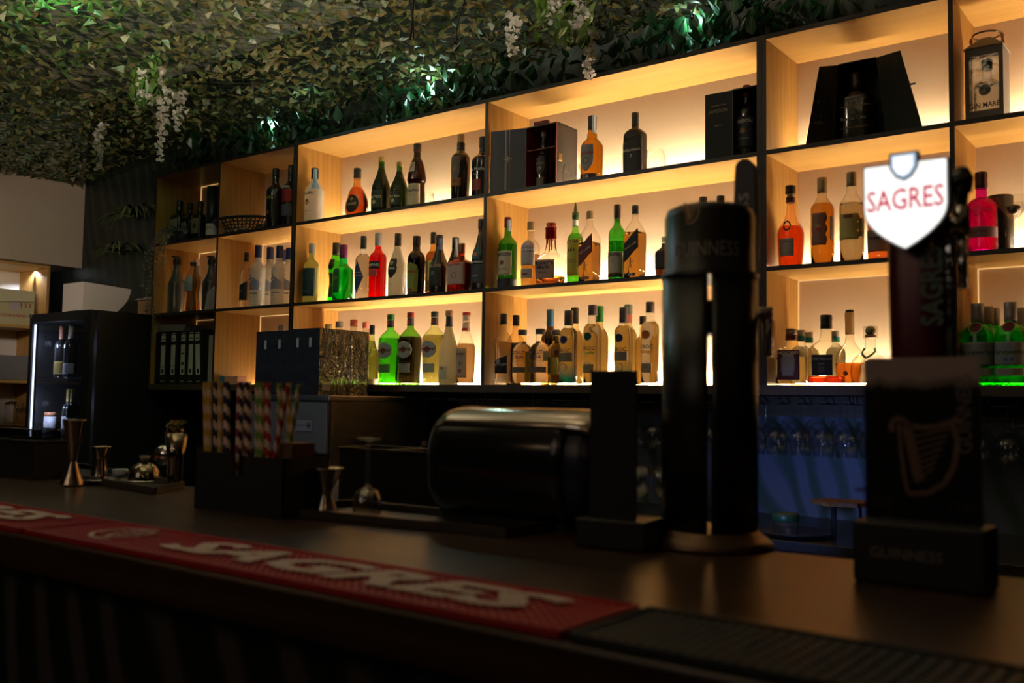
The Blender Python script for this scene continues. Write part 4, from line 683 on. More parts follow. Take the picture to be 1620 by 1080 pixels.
  ('liquor_bottle', 'bottle', 'clear vodka bottle with slanted black label beside the upright, nearest the front', None, -2.4768, 0.06, 1.37, 0.303, 0.0387, 0, 'vod', ('c', (0.95, 0.93, 0.86)), ((0.97, 0.94, 0.84), 0.6), ((0.015, 0.015, 0.017), 0.85), [('wedge', 0.16, 0.36, 70, (0.02, 0.02, 0.03), [('ERISTOFF', 0.015, 0.28, (0.55, 0.53, 0.5), None), ('disc', (0.4, 0.4, 0.4), 0.33)])]),
  ('liquor_bottle', 'bottle', 'clear bottle with tall black label behind the yellow striped vodka', None, -2.4708, 0.14, 1.37, 0.3025, 0.0393, 0, 'vod', ('c', (0.85, 0.8, 0.7)), ((0.96, 0.9, 0.78), 0.6), ((0.015, 0.015, 0.017), 0.85), [('rect', 0.0, 0.6, 80, (0.012, 0.012, 0.014), [])]),
  ('liquor_bottle', 'bottle', 'small clear lemon vodka bottle with yellow side band', None, -2.3758, 0.06, 1.37, 0.2307, 0.0423, 0, 'absolut', ('c', (0.97, 0.95, 0.88)), ((0.98, 0.93, 0.7), 0.78), ((0.1, 0.1, 0.12), 0.9), [('none', 0.2, 0.7, 60, (0.8, 0.78, 0.74), [('ABSOLUT', 0.02, 0.575, (0.02, 0.035, 0.14), 0.075), ('CITRON', 0.02, 0.495, (0.02, 0.035, 0.14), 0.062), ('Country of Sweden', 0.008, 0.42, (0.2, 0.2, 0.3), None)]), ('rect', 0.22, 0.32, 70, (0.22, 0.16, 0.15), []), ('vstrip', 0.04, 0.6, 16, (0.85, 0.62, 0.02), [])]),
  ('liquor_bottle', 'bottle', 'small clear vodka bottle with navy lettering', None, -2.285, 0.06, 1.37, 0.2319, 0.0445, 0, 'absolut', ('c', (0.97, 0.95, 0.88)), ((0.98, 0.96, 0.9), 0.78), ((0.1, 0.1, 0.12), 0.9), [('none', 0.2, 0.7, 60, (0.8, 0.78, 0.74), [('ABSOLUT', 0.02, 0.575, (0.02, 0.035, 0.14), 0.075), ('VODKA', 0.02, 0.495, (0.02, 0.035, 0.14), 0.062), ('Country of Sweden', 0.008, 0.42, (0.2, 0.2, 0.3), None)]), ('rect', 0.22, 0.32, 70, (0.22, 0.16, 0.15), []), ('vstrip', 0.42, 0.6, 16, (0.6, 0.58, 0.5), [])]),
  ('liquor_bottle', 'bottle', 'small yellow lemon vodka bottle behind the clear one', None, -2.2413, 0.11, 1.37, 0.2297, 0.0391, 0, 'absolut', ('c', (0.97, 0.93, 0.7)), ((0.99, 0.85, 0.35), 0.8), ((0.12, 0.12, 0.14), 0.9), [('rect', 0.2, 0.5, 50, (0.85, 0.7, 0.15), [('1879', 0.012, 0.4, (0.6, 0.5, 0.2), None)])]),
  ('liquor_bottle', 'bottle', 'dark bottle with bright blue cap behind the small vodkas', None, -2.3327, 0.2, 1.37, 0.3256, 0.0389, 0, 'std', ('c2', (0.25, 0.18, 0.08)), ((0.1, 0.07, 0.03), 0.7), ((0.06, 0.24, 0.55), 0.78), []),
  ('liquor_bottle', 'bottle', 'clear vodka bottle fading to blue with navy disc, left of the menu stand', None, -2.1444, 0.06, 1.37, 0.3013, 0.0368, 0, 'ciroc', ('c', (0.95, 0.95, 0.9)), ((0.97, 0.95, 0.88), 0.76, 'blue'), ((0.08, 0.07, 0.09), 0.8), [('mdisc', (0.015, 0.02, 0.16), 0.6), ('none', 0.1, 0.6, 50, (0.8, 0.78, 0.74), [('CIROC', 0.02, 0.455, (0.08, 0.07, 0.09), None)]), ('rect', 0.31, 0.43, 60, (0.34, 0.31, 0.25), []), ('ring2', (0.5, 0.5, 0.45), 0.23)]),
  ('liquor_bottle', 'bottle', 'clear apple vodka bottle with dark green disc', None, -2.0371, 0.07, 1.37, 0.3192, 0.0369, 0, 'ciroc', ('c', (0.95, 0.95, 0.9)), ((0.98, 0.96, 0.88), 0.76, None), ((0.08, 0.07, 0.09), 0.87), [('mdisc', (0.02, 0.08, 0.02), 0.6), ('none', 0.1, 0.6, 50, (0.8, 0.78, 0.74), [('CIROC', 0.02, 0.455, (0.08, 0.07, 0.09), None), ('Apple', 0.018, 0.4, (0.2, 0.5, 0.1), None)]), ('rect', 0.15, 0.26, 40, (0.4, 0.33, 0.22), []), ('ring2', (0.5, 0.5, 0.45), 0.23)]),
  ('liquor_bottle', 'bottle', 'clear vodka bottle fading to blue with navy disc, right of the menu stand', None, -1.8948, 0.07, 1.37, 0.303, 0.0354, 0, 'ciroc', ('c', (0.95, 0.95, 0.9)), ((0.97, 0.95, 0.88), 0.76, 'blue'), ((0.08, 0.07, 0.09), 0.8), [('mdisc', (0.015, 0.02, 0.13), 0.6), ('none', 0.1, 0.6, 50, (0.8, 0.78, 0.74), [('CIROC', 0.02, 0.455, (0.08, 0.07, 0.09), None)]), ('rect', 0.31, 0.43, 60, (0.34, 0.31, 0.25), []), ('ring2', (0.5, 0.5, 0.45), 0.23)]),
  ('liquor_bottle', 'bottle', 'clear mango vodka bottle with orange disc beside the beer tower', None, -1.7786, 0.07, 1.37, 0.3183, 0.0347, 0, 'ciroc', ('c', (0.95, 0.95, 0.9)), ((0.98, 0.96, 0.88), 0.76, None), ((0.08, 0.07, 0.09), 0.87), [('mdisc', (0.75, 0.16, 0.02), 0.6), ('none', 0.1, 0.6, 50, (0.8, 0.78, 0.74), [('CIROC', 0.02, 0.455, (0.08, 0.07, 0.09), None), ('Mango', 0.018, 0.4, (0.8, 0.3, 0.05), None)]), ('rect', 0.15, 0.26, 40, (0.4, 0.33, 0.22), []), ('ring2', (0.5, 0.5, 0.45), 0.23)]),
  ('liquor_bottle', 'bottle', 'pale yellow bottle with black cap behind the blue based vodka', None, -2.2017, 0.19, 1.37, 0.3264, 0.0381, 0, 'goose', ('c', (0.93, 0.85, 0.6)), ((0.95, 0.85, 0.5), 0.7), ((0.015, 0.015, 0.017), 0.8), []),
  ('liquor_bottle', 'bottle', 'pale bottle with bright green cap behind the apple vodka', None, -2.0803, 0.19, 1.37, 0.3277, 0.0374, 0, 'goose', ('c', (0.93, 0.85, 0.6)), ((0.95, 0.86, 0.55), 0.7), ((0.02, 0.22, 0.06), 0.8), []),
  ('liquor_bottle', 'bottle', 'pale yellow bottle with teal and red cap at the back', None, -1.9447, 0.19, 1.37, 0.3269, 0.0366, 0, 'goose', ('c', (0.95, 0.87, 0.6)), ((0.96, 0.86, 0.5), 0.7), ((0.1, 0.2, 0.25), 0.88), [('rect', 0.78, 0.875, 175, (0.5, 0.12, 0.08), [])]),
  ('liquor_bottle', 'bottle', 'pale bottle hidden behind the mango vodka', None, -1.8892, 0.21, 1.37, 0.2795, 0.0297, 0, 'goose', ('c', (0.9, 0.8, 0.55)), ((0.9, 0.75, 0.4), 0.7), ((0.015, 0.015, 0.017), 0.88), []),
  ('liquor_bottle', 'bottle', 'cognac bottle with long neck, red brown liquid and dark cork', None, -1.2306, 0.08, 1.7786, 0.2904, 0.0461, 0, 'cognac', ('c', (0.97, 0.8, 0.68)), ((0.9, 0.16, 0.03), 0.5), ('cork', 0.8), [('rect', 0.13, 0.34, 34, (0.42, 0.35, 0.32), [('COGNAC', 0.008, 0.3, (0.04, 0.03, 0.03), None)])]),
  ('liquor_bottle', 'bottle', 'orange aged rum bottle with brown cap and cloud shaped label', None, -1.119, 0.08, 1.7786, 0.3042, 0.0394, 0, 'rum', ('c', (0.97, 0.9, 0.75)), ((0.97, 0.52, 0.07), 0.7), ((0.34, 0.24, 0.12), 0.82), [('cloud', 0.22, 0.58, 45, (0.35, 0.16, 0.1), [('disc', (0.5, 0.3, 0.15), 0.42), ('rect2', (0.5, 0.05, 0.04), 0.4)]), ('vstrip', 0.28, 0.54, 12, (0.7, 0.6, 0.45), [])]),
  ('liquor_bottle', 'bottle', 'pale rum bottle with yellow sun label next to the glowing sign', None, -1.0194, 0.08, 1.7786, 0.3095, 0.0398, 0, 'rum', ('c', (0.97, 0.95, 0.88)), ((0.98, 0.95, 0.72), 0.66), ((0.25, 0.18, 0.1), 0.84), [('cloud', 0.25, 0.53, 60, (0.6, 0.5, 0.15), [('disc', (0.7, 0.45, 0.2), 0.42), ('rect2', (0.35, 0.08, 0.05), 0.5)]), ('vstrip', 0.28, 0.48, 20, (0.45, 0.42, 0.2), [('|||||||', 0.012, 0.38, (0.1, 0.1, 0.1), None)])]),
  ('liquor_bottle', 'bottle', 'amber whiskey bottle hidden by the glowing beer sign', None, -0.9269, 0.08, 1.7786, 0.2394, 0.0402, 0, 'std', ('c', (0.95, 0.8, 0.65)), ((0.85, 0.28, 0.08), 0.62), ((0.015, 0.015, 0.017), 0.85), [('rect', 0.12, 0.42, 60, (0.35, 0.18, 0.14), [('WHISKEY', 0.014, 0.3, (0.04, 0.03, 0.03), None)])]),
  ('liquor_bottle', 'bottle', 'broad flat clear tequila bottle with dark red framed label', None, -1.2291, 0.08, 1.37, 0.1972, 0.0539, 0, 'tequila', ('c', (0.96, 0.95, 0.9)), ((0.96, 0.95, 0.88), 0.5), ('redg', 0.8), [('rect', 0.1, 0.62, 40, (0.12, 0.02, 0.02), [('rectin', (0.35, 0.32, 0.28), 0.36), ('MEXICANO', 0.013, 0.57, (0.6, 0.55, 0.4), None), ('Tequila', 0.01, 0.25, (0.15, 0.2, 0.2), None)])]),
  ('liquor_bottle', 'bottle', 'pale bottle with teal cap, first behind the flat tequila', None, -1.2291, 0.17, 1.37, 0.199, 0.0347, 0, 'std', ('c', (0.93, 0.96, 0.93)), ((0.93, 0.96, 0.93), 0.7), ('teal', 0.8), []),
  ('liquor_bottle', 'bottle', 'pale bottle with teal cap between the tequila and the jug shaped rum', None, -1.2104, 0.2, 1.37, 0.1936, 0.0336, 0, 'std', ('c', (0.93, 0.96, 0.93)), ((0.93, 0.96, 0.93), 0.7), ('teal', 0.8), []),
  ('liquor_bottle', 'bottle', 'pale bottle with teal cap behind the jug shaped rum', None, -1.1195, 0.21, 1.37, 0.1947, 0.0331, 0, 'std', ('c', (0.93, 0.96, 0.93)), ((0.93, 0.96, 0.93), 0.7), ('teal', 0.8), []),
  ('liquor_bottle', 'bottle', 'round shouldered jug bottle with a little red rum and black label', None, -1.1008, 0.06, 1.37, 0.2384, 0.0603, 0, 'jug', ('c', (0.96, 0.95, 0.85)), ((0.9, 0.06, 0.02), 0.13), ((0.015, 0.015, 0.017), 0.8), [('rect', 0.14, 0.43, 33, (0.02, 0.015, 0.018), [('Old Nassau', 0.012, 0.37, (0.6, 0.6, 0.6), None), ('RUM', 0.01, 0.3, (0.5, 0.4, 0.3), None), ('rectin2', (0.08, 0.06, 0.06), 0.22)])]),
  ('liquor_bottle', 'bottle', 'tall clear bottle with cream neck wrap and orange rest of spirit', None, -1.045, 0.13, 1.37, 0.259, 0.0481, 0, 'cogn2', ('c', (0.97, 0.94, 0.86)), ((0.95, 0.3, 0.04), 0.3), ('neckcream', 0.68), [('disc2', (0.05, 0.01, 0.01), 0.16)]),
  ('liquor_bottle', 'bottle', 'squat clear tequila bottle with round green and red stopper', None, -0.9613, 0.08, 1.37, 0.1985, 0.0623, 0, 'patron', ('c', (0.96, 0.95, 0.9)), ((0.97, 0.94, 0.86), 0.35), ('ball', 0.81), [('ribbon', (0.05, 0.14, 0.03), 0.6)]),
  ('liquor_bottle', 'bottle', 'magenta gin bottle with dark neck on the middle shelf', None, -0.6207, 0.08, 1.7786, 0.2557, 0.0452, 0, 'gin', ('c', (0.88, 0.06, 0.62)), ((0.8, 0.03, 0.55), 0.68, 'b'), ((0.05, 0.01, 0.02), 0.8), [('rect', 0.18, 0.31, 80, (0.32, 0.16, 0.2), [('RHUBARB', 0.009, 0.25, (0.1, 0.03, 0.05), None)]), ('none', 0.4, 0.6, 60, (0.8, 0.78, 0.74), [('WHITLEY NEILL', 0.013, 0.51, (0.6, 0.1, 0.25), None), ('GIN', 0.011, 0.46, (0.6, 0.1, 0.25), None)])]),
  ('liquor_bottle', 'bottle', 'green gin bottle with dark red seal, left one in front', None, -0.6354, 0.07, 1.37, 0.2545, 0.0458, 0, 'tanq', ('c', (0.22, 0.8, 0.2)), ((0.06, 0.8, 0.1), 0.78), ('silver', 0.78), [('rect', 0.12, 0.21, 70, (0.3, 0.3, 0.3), []), ('rect', 0.24, 0.52, 80, (0.26, 0.3, 0.32), [('Tanqueray', 0.018, 0.4, (0.05, 0.1, 0.08), None), ('0.0', 0.014, 0.31, (0.02, 0.05, 0.4), None)]), ('mdisc', (0.1, 0.01, 0.015), 0.7)]),
  ('liquor_bottle', 'bottle', 'green gin bottle with dark red seal, lit bright at its base', None, -0.5433, 0.07, 1.37, 0.2537, 0.045, 0, 'tanq', ('c', (0.22, 0.8, 0.2)), ((0.06, 0.8, 0.1), 0.78), ('silver', 0.78), [('rect', 0.12, 0.21, 70, (0.3, 0.3, 0.3), []), ('rect', 0.24, 0.52, 80, (0.26, 0.3, 0.32), [('Tanqueray', 0.018, 0.4, (0.05, 0.1, 0.08), None), ('0.0', 0.014, 0.31, (0.02, 0.05, 0.4), None)]), ('mdisc', (0.1, 0.01, 0.015), 0.7)]),
  ('liquor_bottle', 'bottle', 'green gin bottle right behind the front left gin', None, -0.6261, 0.17, 1.37, 0.2531, 0.0427, 0, 'tanq', ('c', (0.22, 0.8, 0.2)), ((0.06, 0.8, 0.1), 0.78), ('silver', 0.78), []),
  ('liquor_bottle', 'bottle', 'green gin bottle deepest in the row, between the two front gins', None, -0.6154, 0.212, 1.37, 0.2509, 0.0432, 0, 'tanq', ('c', (0.22, 0.8, 0.2)), ((0.06, 0.8, 0.1), 0.78), ('silver', 0.78), []),
  ('liquor_bottle', 'bottle', 'green gin bottle at the back by the picture edge', None, -0.5328, 0.19, 1.37, 0.2464, 0.0421, 0, 'tanq', ('c', (0.22, 0.8, 0.2)), ((0.06, 0.8, 0.1), 0.78), ('silver', 0.78), []),
]
for a in BOTTLES: make_bottle(*a)

# ------------------------------------------------------------------ other things on the shelves
def lathe_thing(name, m, prof, loc, label, cat, group=None, n=32, parent=None, **kw):
    q = MB(); q.lathe(prof, n, **kw); o = q.build(name, m, parent, loc)
    if label: tag(o, label, cat, group)
    return o
def flatmap(org, ux, uz):
    """lettering laid on a plane: org + x*ux + y*uz"""
    org, ux, uz = Vector(org), Vector(ux), Vector(uz)
    return lambda a, b: org + ux*a + uz*b
XZ = lambda x, y, z: flatmap((x, y, z), (1,0,0), (0,0,1))
# tumblers
def tumbler(loc, h, r, label):
    prof = smooth_prof([(.62*r, 0), (.88*r, .18*h), (r, .5*h), (.90*r, .82*h), (.80*r, h)], 4)
    inner = [(a-.0022, max(b, .006)) for a, b in prof][::-1] + [(.0005, .006)]
    q = MB(); q.lathe(prof+inner, 36, cap=False); o = q.build('tumbler', CLEAR, None, loc)
    return tag(o, label, 'glass')
tumbler((-2.1445, 0.07, 2.187), .085, .041, 'faceted empty tumbler between the red lined box and the golden whisky')
tumbler((-1.7607, 0.07, 2.187), .085, .041, 'empty round tumbler right of the dark brown whisky bottle')
tumbler((-3.0116, 0.15, 2.187), .085, .036, 'empty tumbler behind the monk shaped bottle')
# whisky tube
t = thing('whisky_tube', 'dark green round whisky tube with white band beside squat bottles', 'tube', (-4.5813, 0.08, 2.187))
q = MB(); q.lathe([(.034, 0), (.034, 0.2985)], 32); q.build('tube_body', mat('tube_green', (.018, .035, .025), .35), t)
q = MB(); q.lathe([(.0345, .02), (.0345, .085)], 32, cap=False); q.build('label_band', PAPER, t)
text('lettering', 'fiddich', .024, ink((.05,.05,.05)), t, lambda a, b: Vector((.0355*math.sin(a/.0355), -.0355*math.cos(a/.0355), .062+b)))
# woven tray with cloth
t = thing('woven_tray', 'black woven oval tray on the upper left shelf', 'tray', (-4.3622, 0.13, 2.187))
q = MB(); nu = 40
for j in range(5):
    a0, a1 = .14+.016*j, .14+.016*j
    z0 = .012+.016*j
    pts = [((a0+.005*math.sin(k*PI))*math.cos(2*PI*k/nu), (a0*.62)*math.sin(2*PI*k/nu), z0+(.010 if (k+j) % 2 else 0)) for k in range(nu+1)]
    q.tube(pts, .004, 5)
for k in range(nu):
    c_, s_ = math.cos(2*PI*k/nu), math.sin(2*PI*k/nu)
    q.tube([(.13*c_, .08*s_, .004), (.205*c_*.98, .127*s_, .085)], .004, 4)
q.build('woven_wall', mat('black_rattan', (.03,.028,.026), .35, bump=.2), t)
q = MB(); q.lathe([(.13, 0), (.14, .006)], 40, sy=.62); q.build('tray_base', BLACKM, t)
q = MB(); q.tube([(.208*math.cos(2*PI*k/48), .129*math.sin(2*PI*k/48), .088) for k in range(49)], .006, 6); q.build('tray_rim', mat('black_rattan', (.03,.028,.026), .35, bump=.2), t)
q = MB(); g = [[q.bm.verts.new((-.10+.2*i/12, -.05+.085*j/6, .002+.016*abs(math.sin(i*.9+j*.5)))) for j in range(7)] for i in range(13)]
for i in range(12):
    for j in range(6): q.bm.faces.new((g[i][j], g[i+1][j], g[i+1][j+1], g[i][j+1])).smooth = True
o = q.build('folded_cloth', mat('grey_cloth', (.45,.44,.45), .9), None, (-4.2806, 0.055, 2.188)); sm_ = o.modifiers.new('thick', 'SOLIDIFY'); sm_.thickness = .002; sm_.offset = 1
tag(o, 'crumpled light grey cloth lying in front of the woven tray', 'cloth')

# open whisky gift boxes
def open_box(label, loc, w, d, h, inner, outer, t_=.004):
    r_ = thing('gift_box', label, 'gift box', loc)
    q = MB(); q.box((0,0,0), (t_, d, h)); q.box((w-t_,0,0), (w, d, h)); q.box((0,d-t_,0), (w,d,h)); q.box((0,0,0), (w,d,t_)); q.box((0,0,h-t_), (w,d,h)); q.build('box_shell', outer, r_)
    q = MB(); e = t_+.0006
    q.box((t_,e,t_), (t_+.001,d-t_,h-t_)); q.box((w-t_-.001,e,t_), (w-t_,d-t_,h-t_)); q.box((t_,d-t_-.001,t_), (w-t_,d-t_,h-t_)); q.box((t_,e,t_),(w-t_,d-t_,t_+.001)); q.box((t_,e,h-t_-.001),(w-t_,d-t_,h-t_)); q.build('lining', inner, r_)
    return r_
BOXD = mat('gift_box_black', (.020,.018,.018), .45, bump=.1)
RED_L = mat('red_lining', (.22, .010, .012), .5, bump=.1)
bx = open_box('black whisky gift box standing open, red lining around a dark bottle', (-2.3674, 0.05, 2.187), 0.1618, .15, 0.2679, RED_L, BOXD)
W_ = 0.1618; H_ = 0.2679
q = MB(); q.box((W_-.003, -.0025, 0), (W_+.001, .0, H_)); q.build('red_edge', mat('red_edge_trim', (.5,.02,.02), .3), bx)
q = MB(); q.box((.004, .006, H_*.62), (W_-.004, .03, H_*.63)); q.box((.04, .0, H_), (W_-.05, .02, H_+.018), bev=.004); q.build('lid_tab', RED_L, bx)
q = MB(); q.box((W_, .01, H_*.40), (W_+.003, .035, H_*.52), bev=.001); q.build('brass_clasp', mat('brass', (.6,.42,.15), .3, 1.0), bx)
q = MB(); q.prism([(-.001, .0, 0), (-.001, .0, H_), (-0.1586, -.035, H_), (-0.1586, -.035, 0)], (0, .010, 0)); dr = q.build('door', BOXD, bx)
DW = 0.1586
dm = lambda u, v: Vector((-.001-(DW-.001)*(1-u), -.035*(1-u)-.0015, v))
q = MB()
for u0, u1, v0, v1 in ((.43,.455,.01,H_), (.47,.478,.01,H_), (.55,.56,.01,H_), (.38,.62,H_*.52,H_*.535), (.49,.52,H_*.48,H_*.58)):
    q.poly([dm(u0,v0), dm(u1,v0), dm(u1,v1), dm(u0,v1)])
q.build('silver_ornament', mat('silver_foil', (.28,.22,.17), .3, .7), dr)
make_bottle('liquor_bottle', 'bottle', 'dark bottle standing inside the open red lined gift box', None, -2.3219, .12, 2.1915, 0.2698, .032, 0, 'chivas', ('o', (.03,.02,.015)), None, ((.30,.24,.20), .86),
            [('shield', .25, .52, 50, (.07,.055,.04), [('CHIVAS REGAL', .011, .42, (.5,.45,.35), None), ('25', .016, .34, (.5,.45,.35), None)]), ('rect', .06, .2, 40, (.16,.12,.08), [])])
bx = open_box('black whiskey gift box with open door at the upright', (-1.4273, 0.03, 2.187), .098, .16, 0.2498, BLACKM, BOXD)
q = MB(); X0 = -0.104; HH = 0.2467
q.prism([(-.001,0,0), (-.001,0,HH), (X0,-.004,HH), (X0,-.004,0)], (0,.008,0)); dr = q.build('door', BLACKM, bx)
text('lettering', 'JAMESON', .018, ink((.30,.22,.10)), dr, XZ(X0*.5, -.0055, HH*.72), width=-X0*.7)
for xa, xb, za in ((.8,.2,.80), (.65,.35,.50)):
    q = MB(); q.box((X0*xa, -.0052, HH*za), (X0*xb, -.0045, HH*(za+.01))); q.build('gold_line', ink((.30,.22,.10)), dr)
make_bottle('liquor_bottle', 'bottle', 'dark whiskey bottle inside the open black box by the upright', None, -1.3979, .09, 2.1915, .27, .036, 0, 'std', ('o', (.02,.012,.012)), None, ((.3,.08,.03), .84),
            [('rect', .12, .55, 65, (.025,.035,.05), [('JAMESON', .017, .48, (.6,.55,.45), None), ('disc', (.3,.15,.06), .35), ('BLACK BARREL', .007, .25, (.5,.4,.3), None)])])
# trapezoid presentation box
PB = thing('presentation_box', 'large black flared presentation box with open doors on the top shelf', 'gift box', (-1.0098, 0.14, 2.187))
pbo = PB.location.copy()
def PBp(v): return tuple(Vector(v)-pbo)
iL, iR, iLt, iRt = [Vector(PBp(v)) for v in ((-1.0871, 0.1, 2.187), (-0.9105, 0.1, 2.187), (-1.06818, 0.1, 2.47311), (-0.94101, 0.1, 2.47306))]
oL, oR, oLt, oRt = [Vector(PBp(v)) for v in ((-1.1589, 0.03, 2.187), (-0.7779, 0.03, 2.187), (-1.10949, 0.03, 2.45435), (-0.84472, 0.03, 2.45685))]
iLt.z = iRt.z = (iLt.z+iRt.z)/2; oLt.z = oRt.z = (oLt.z+oRt.z)/2
q = MB(); q.prism([iL, iR, iRt, iLt], (0, .004, 0))
for v in list(q.bm.verts):
    pass
q2 = [iL, iR, iRt, iLt]
q.bm.clear()
bk = [Vector((p.x, p.y+.12, p.z)) for p in q2]
q.prism([p for p in bk], (0, .004, 0)); q.prism([q2[0], bk[0], bk[3], q2[3]], (-.003, 0, 0)); q.prism([q2[1], bk[1], bk[2], q2[2]], (.003, 0, 0)); q.prism([q2[3], bk[3], bk[2], q2[2]], (0, 0, .003)); q.prism([q2[0], bk[0], bk[1], q2[1]], (0, 0, .002))
q.build('box_shell', BLACKM, PB)
q = MB(); q.box(((iLt.x+iRt.x)/2-.03, .0, iLt.z), ((iLt.x+iRt.x)/2+.03, .04, iLt.z+.014)); q.build('lid_knob', BLACKM, PB)
q = MB(); q.prism([oL, iL, iLt, oLt], (0, .004, 0)); dL = q.build('door', BLACKM, PB)
q = MB(); q.prism([iR, oR, oRt, iRt], (0, .004, 0)); dR = q.build('door', BLACKM, PB)
def dooruv(a, b, c_, d_): return lambda u, v: (a*(1-u)+b*u)*(1-v) + (d_*(1-u)+c_*u)*v + Vector((0, -.0012, 0))
for dd, fn, us, ww in ((dL, dooruv(oL, iL, iLt, oLt), .50, ((.62, 'EXCLUSIVE'), (.36, 'SUSTAINABLE'))), (dR, dooruv(iR, oR, oRt, iRt), .42, ((.66, 'HANDCRAFTED'), (.42, 'GOLD MEDAL')))):
    span = abs((fn(1, .5)-fn(0, .5)).length); hh = .22
    for vc, s_ in ww:
        text('lettering', s_, .010, ink((.45,.34,.20)), dd, lambda a, b, vc=vc: fn(us + a/span, vc - .06 + b/hh), width=.055)
        q = MB(); cc = [(us + .009*math.cos(2*PI*k/12)/span, vc + .03 + .009*math.sin(2*PI*k/12)/hh) for k in range(12)]; q.poly([fn(*c2) for c2 in cc]); q.build('gold_emblem', ink((.45,.34,.20)), dd)
q = MB(); m_ = oR.lerp(oRt, .55); q.box((m_.x-.004, m_.y, m_.z), (m_.x+.016, m_.y+.006, m_.z+.006)); q.build('door_clasp', BLACK, PB)
make_bottle('liquor_bottle', 'bottle', 'dark rum bottle with gold band inside the flared presentation box', None, -1.0255, .16, 2.1895, .265, .056, 0, 'balla', ('o', (.006,.004,.003)), None, ((.05,.025,.015), .78),
            [('none', .1, .6, 50, (1,1,1), [('Flor de Cana', .017, .36, (.30,.25,.2), None), ('25', .018, .44, (.2,.16,.1), None)]), ('rect', .52, .535, 60, (.25,.18,.06), []), ('rect', .24, .25, 60, (.25,.18,.06), [])])
# lantern shaped gin box
LB = thing('lantern_box', 'grey lantern shaped gift box with window, a clear bottle inside', 'gift box', (-0.657, 0.05, 2.187))
w_ = 0.1085; h_ = 0.2343; d_ = w_*.95
GM = mat('grey_card', (.20,.18,.17), .6, bump=.05)
q = MB(); q.box((0,0,0), (w_,.002,.035)); q.box((0,0,h_-.025), (w_,.002,h_)); q.box((0,0,.035), (.012,.002,h_-.025)); q.box((w_-.012,0,.035), (w_,.002,h_-.025))
q.box((0,.002,0), (.002,d_,h_)); q.box((w_-.002,.002,0), (w_,d_,h_)); q.box((0,.002,0), (w_,d_,.002)); q.build('box_wall', GM, LB)
q = MB(); q.box((.002,d_-.002,.002), (w_-.002,d_,h_)); q.build('printed_back', frosted('pale_translucent_card', (.92,.88,.80)), LB)
q = MB(); a = [(-.004,-.004,h_), (w_+.004,-.004,h_), (w_+.004,d_+.004,h_), (-.004,d_+.004,h_)]; b_ = [(w_/2-.012,d_/2-.012,h_+.042), (w_/2+.012,d_/2-.012,h_+.042), (w_/2+.012,d_/2+.012,h_+.042), (w_/2-.012,d_/2+.012,h_+.042)]
for i in range(4): q.poly([a[i], a[(i+1)%4], b_[(i+1)%4], b_[i]])
q.poly(a[::-1]); q.poly(b_); q.build('roof', GM, LB)
q = MB(); q.tube([(w_/2+.040*math.cos(2*PI*k/24), d_/2+.040*math.sin(2*PI*k/24), h_+.052) for k in range(25)], .003, 6); q.build('ring_handle', mat('dark_metal', (.12,.10,.09), .3, 1.0), LB)
for s_ in (-1, 1):
    q = MB(); q.lathe([(.004, 0), (.007, .012), (.004, .022), (.006, .032), (.002, .042)], 12, c=(w_/2+s_*.045, d_/2, h_+.010)); q.build('finial', mat('copper', (.5,.28,.15), .25, 1.0), LB)
q = MB(); q.box((.012,.0022,.035), (w_-.012,.003,h_-.025)); wn = q.build('window_pane', CLEAR, LB)
text('lettering', 'GIN MARE', .022, ink((.02,.02,.02)), wn, XZ(w_/2, .0012, .050), width=w_*.80, bold=.0005)
make_bottle('liquor_bottle', 'bottle', 'clear gin bottle inside the lantern shaped box', None, LB.location.x+w_/2, .05+d_/2, 2.190, .205, w_*.36, 0, 'gin', ('c', (.93,.94,.96)), ((.96,.97,.98), .62, 'b'), ((.10,.11,.18), .84), [('mdisc', (.05,.06,.05), .48)])
# cocktail glass and round tin
def cocktail(loc, label):
    q = MB(); q.lathe([(.036,0), (.034,.003), (.004,.008), (.0035,.085), (.006,.092), (.062,.165), (.0605,.165), (.004,.094), (.0005,.0935)], 36, cap=False); o = q.build('cocktail_glass', CLEAR, None, loc)
    return tag(o, label, 'glass')
cocktail((-0.5319, 0.08, 1.7786), 'wide conical cocktail glass on the middle shelf at the right edge')
lathe_thing('metal_strainer', mat('dark_metal', (.12,.10,.09), .3, 1.0), [(.003,.0), (.014,.004), (.020,.022), (.012,.028), (.002,.03)], (-0.5319, 0.08, 1.8936), 'small dark metal strainer lying in the cocktail glass', 'strainer', n=20)
t = thing('round_tin', 'tall black tin with pale pointed sticker behind the magenta gin', 'tin', (-0.5851, 0.17, 1.7786))
q = MB(); q.lathe([(.037,0), (.038,.002), (.038,.19), (.036,.193)], 32); q.build('tin_body', BLACK, t)
q = MB(); q.poly([(.0385*math.sin(a), -.0385*math.cos(a), z) for a, z in ((-.6,.06), (0,.03), (.6,.06), (.6,.075), (0,.11), (-.6,.075))]); q.build('sticker', PAPER, t)

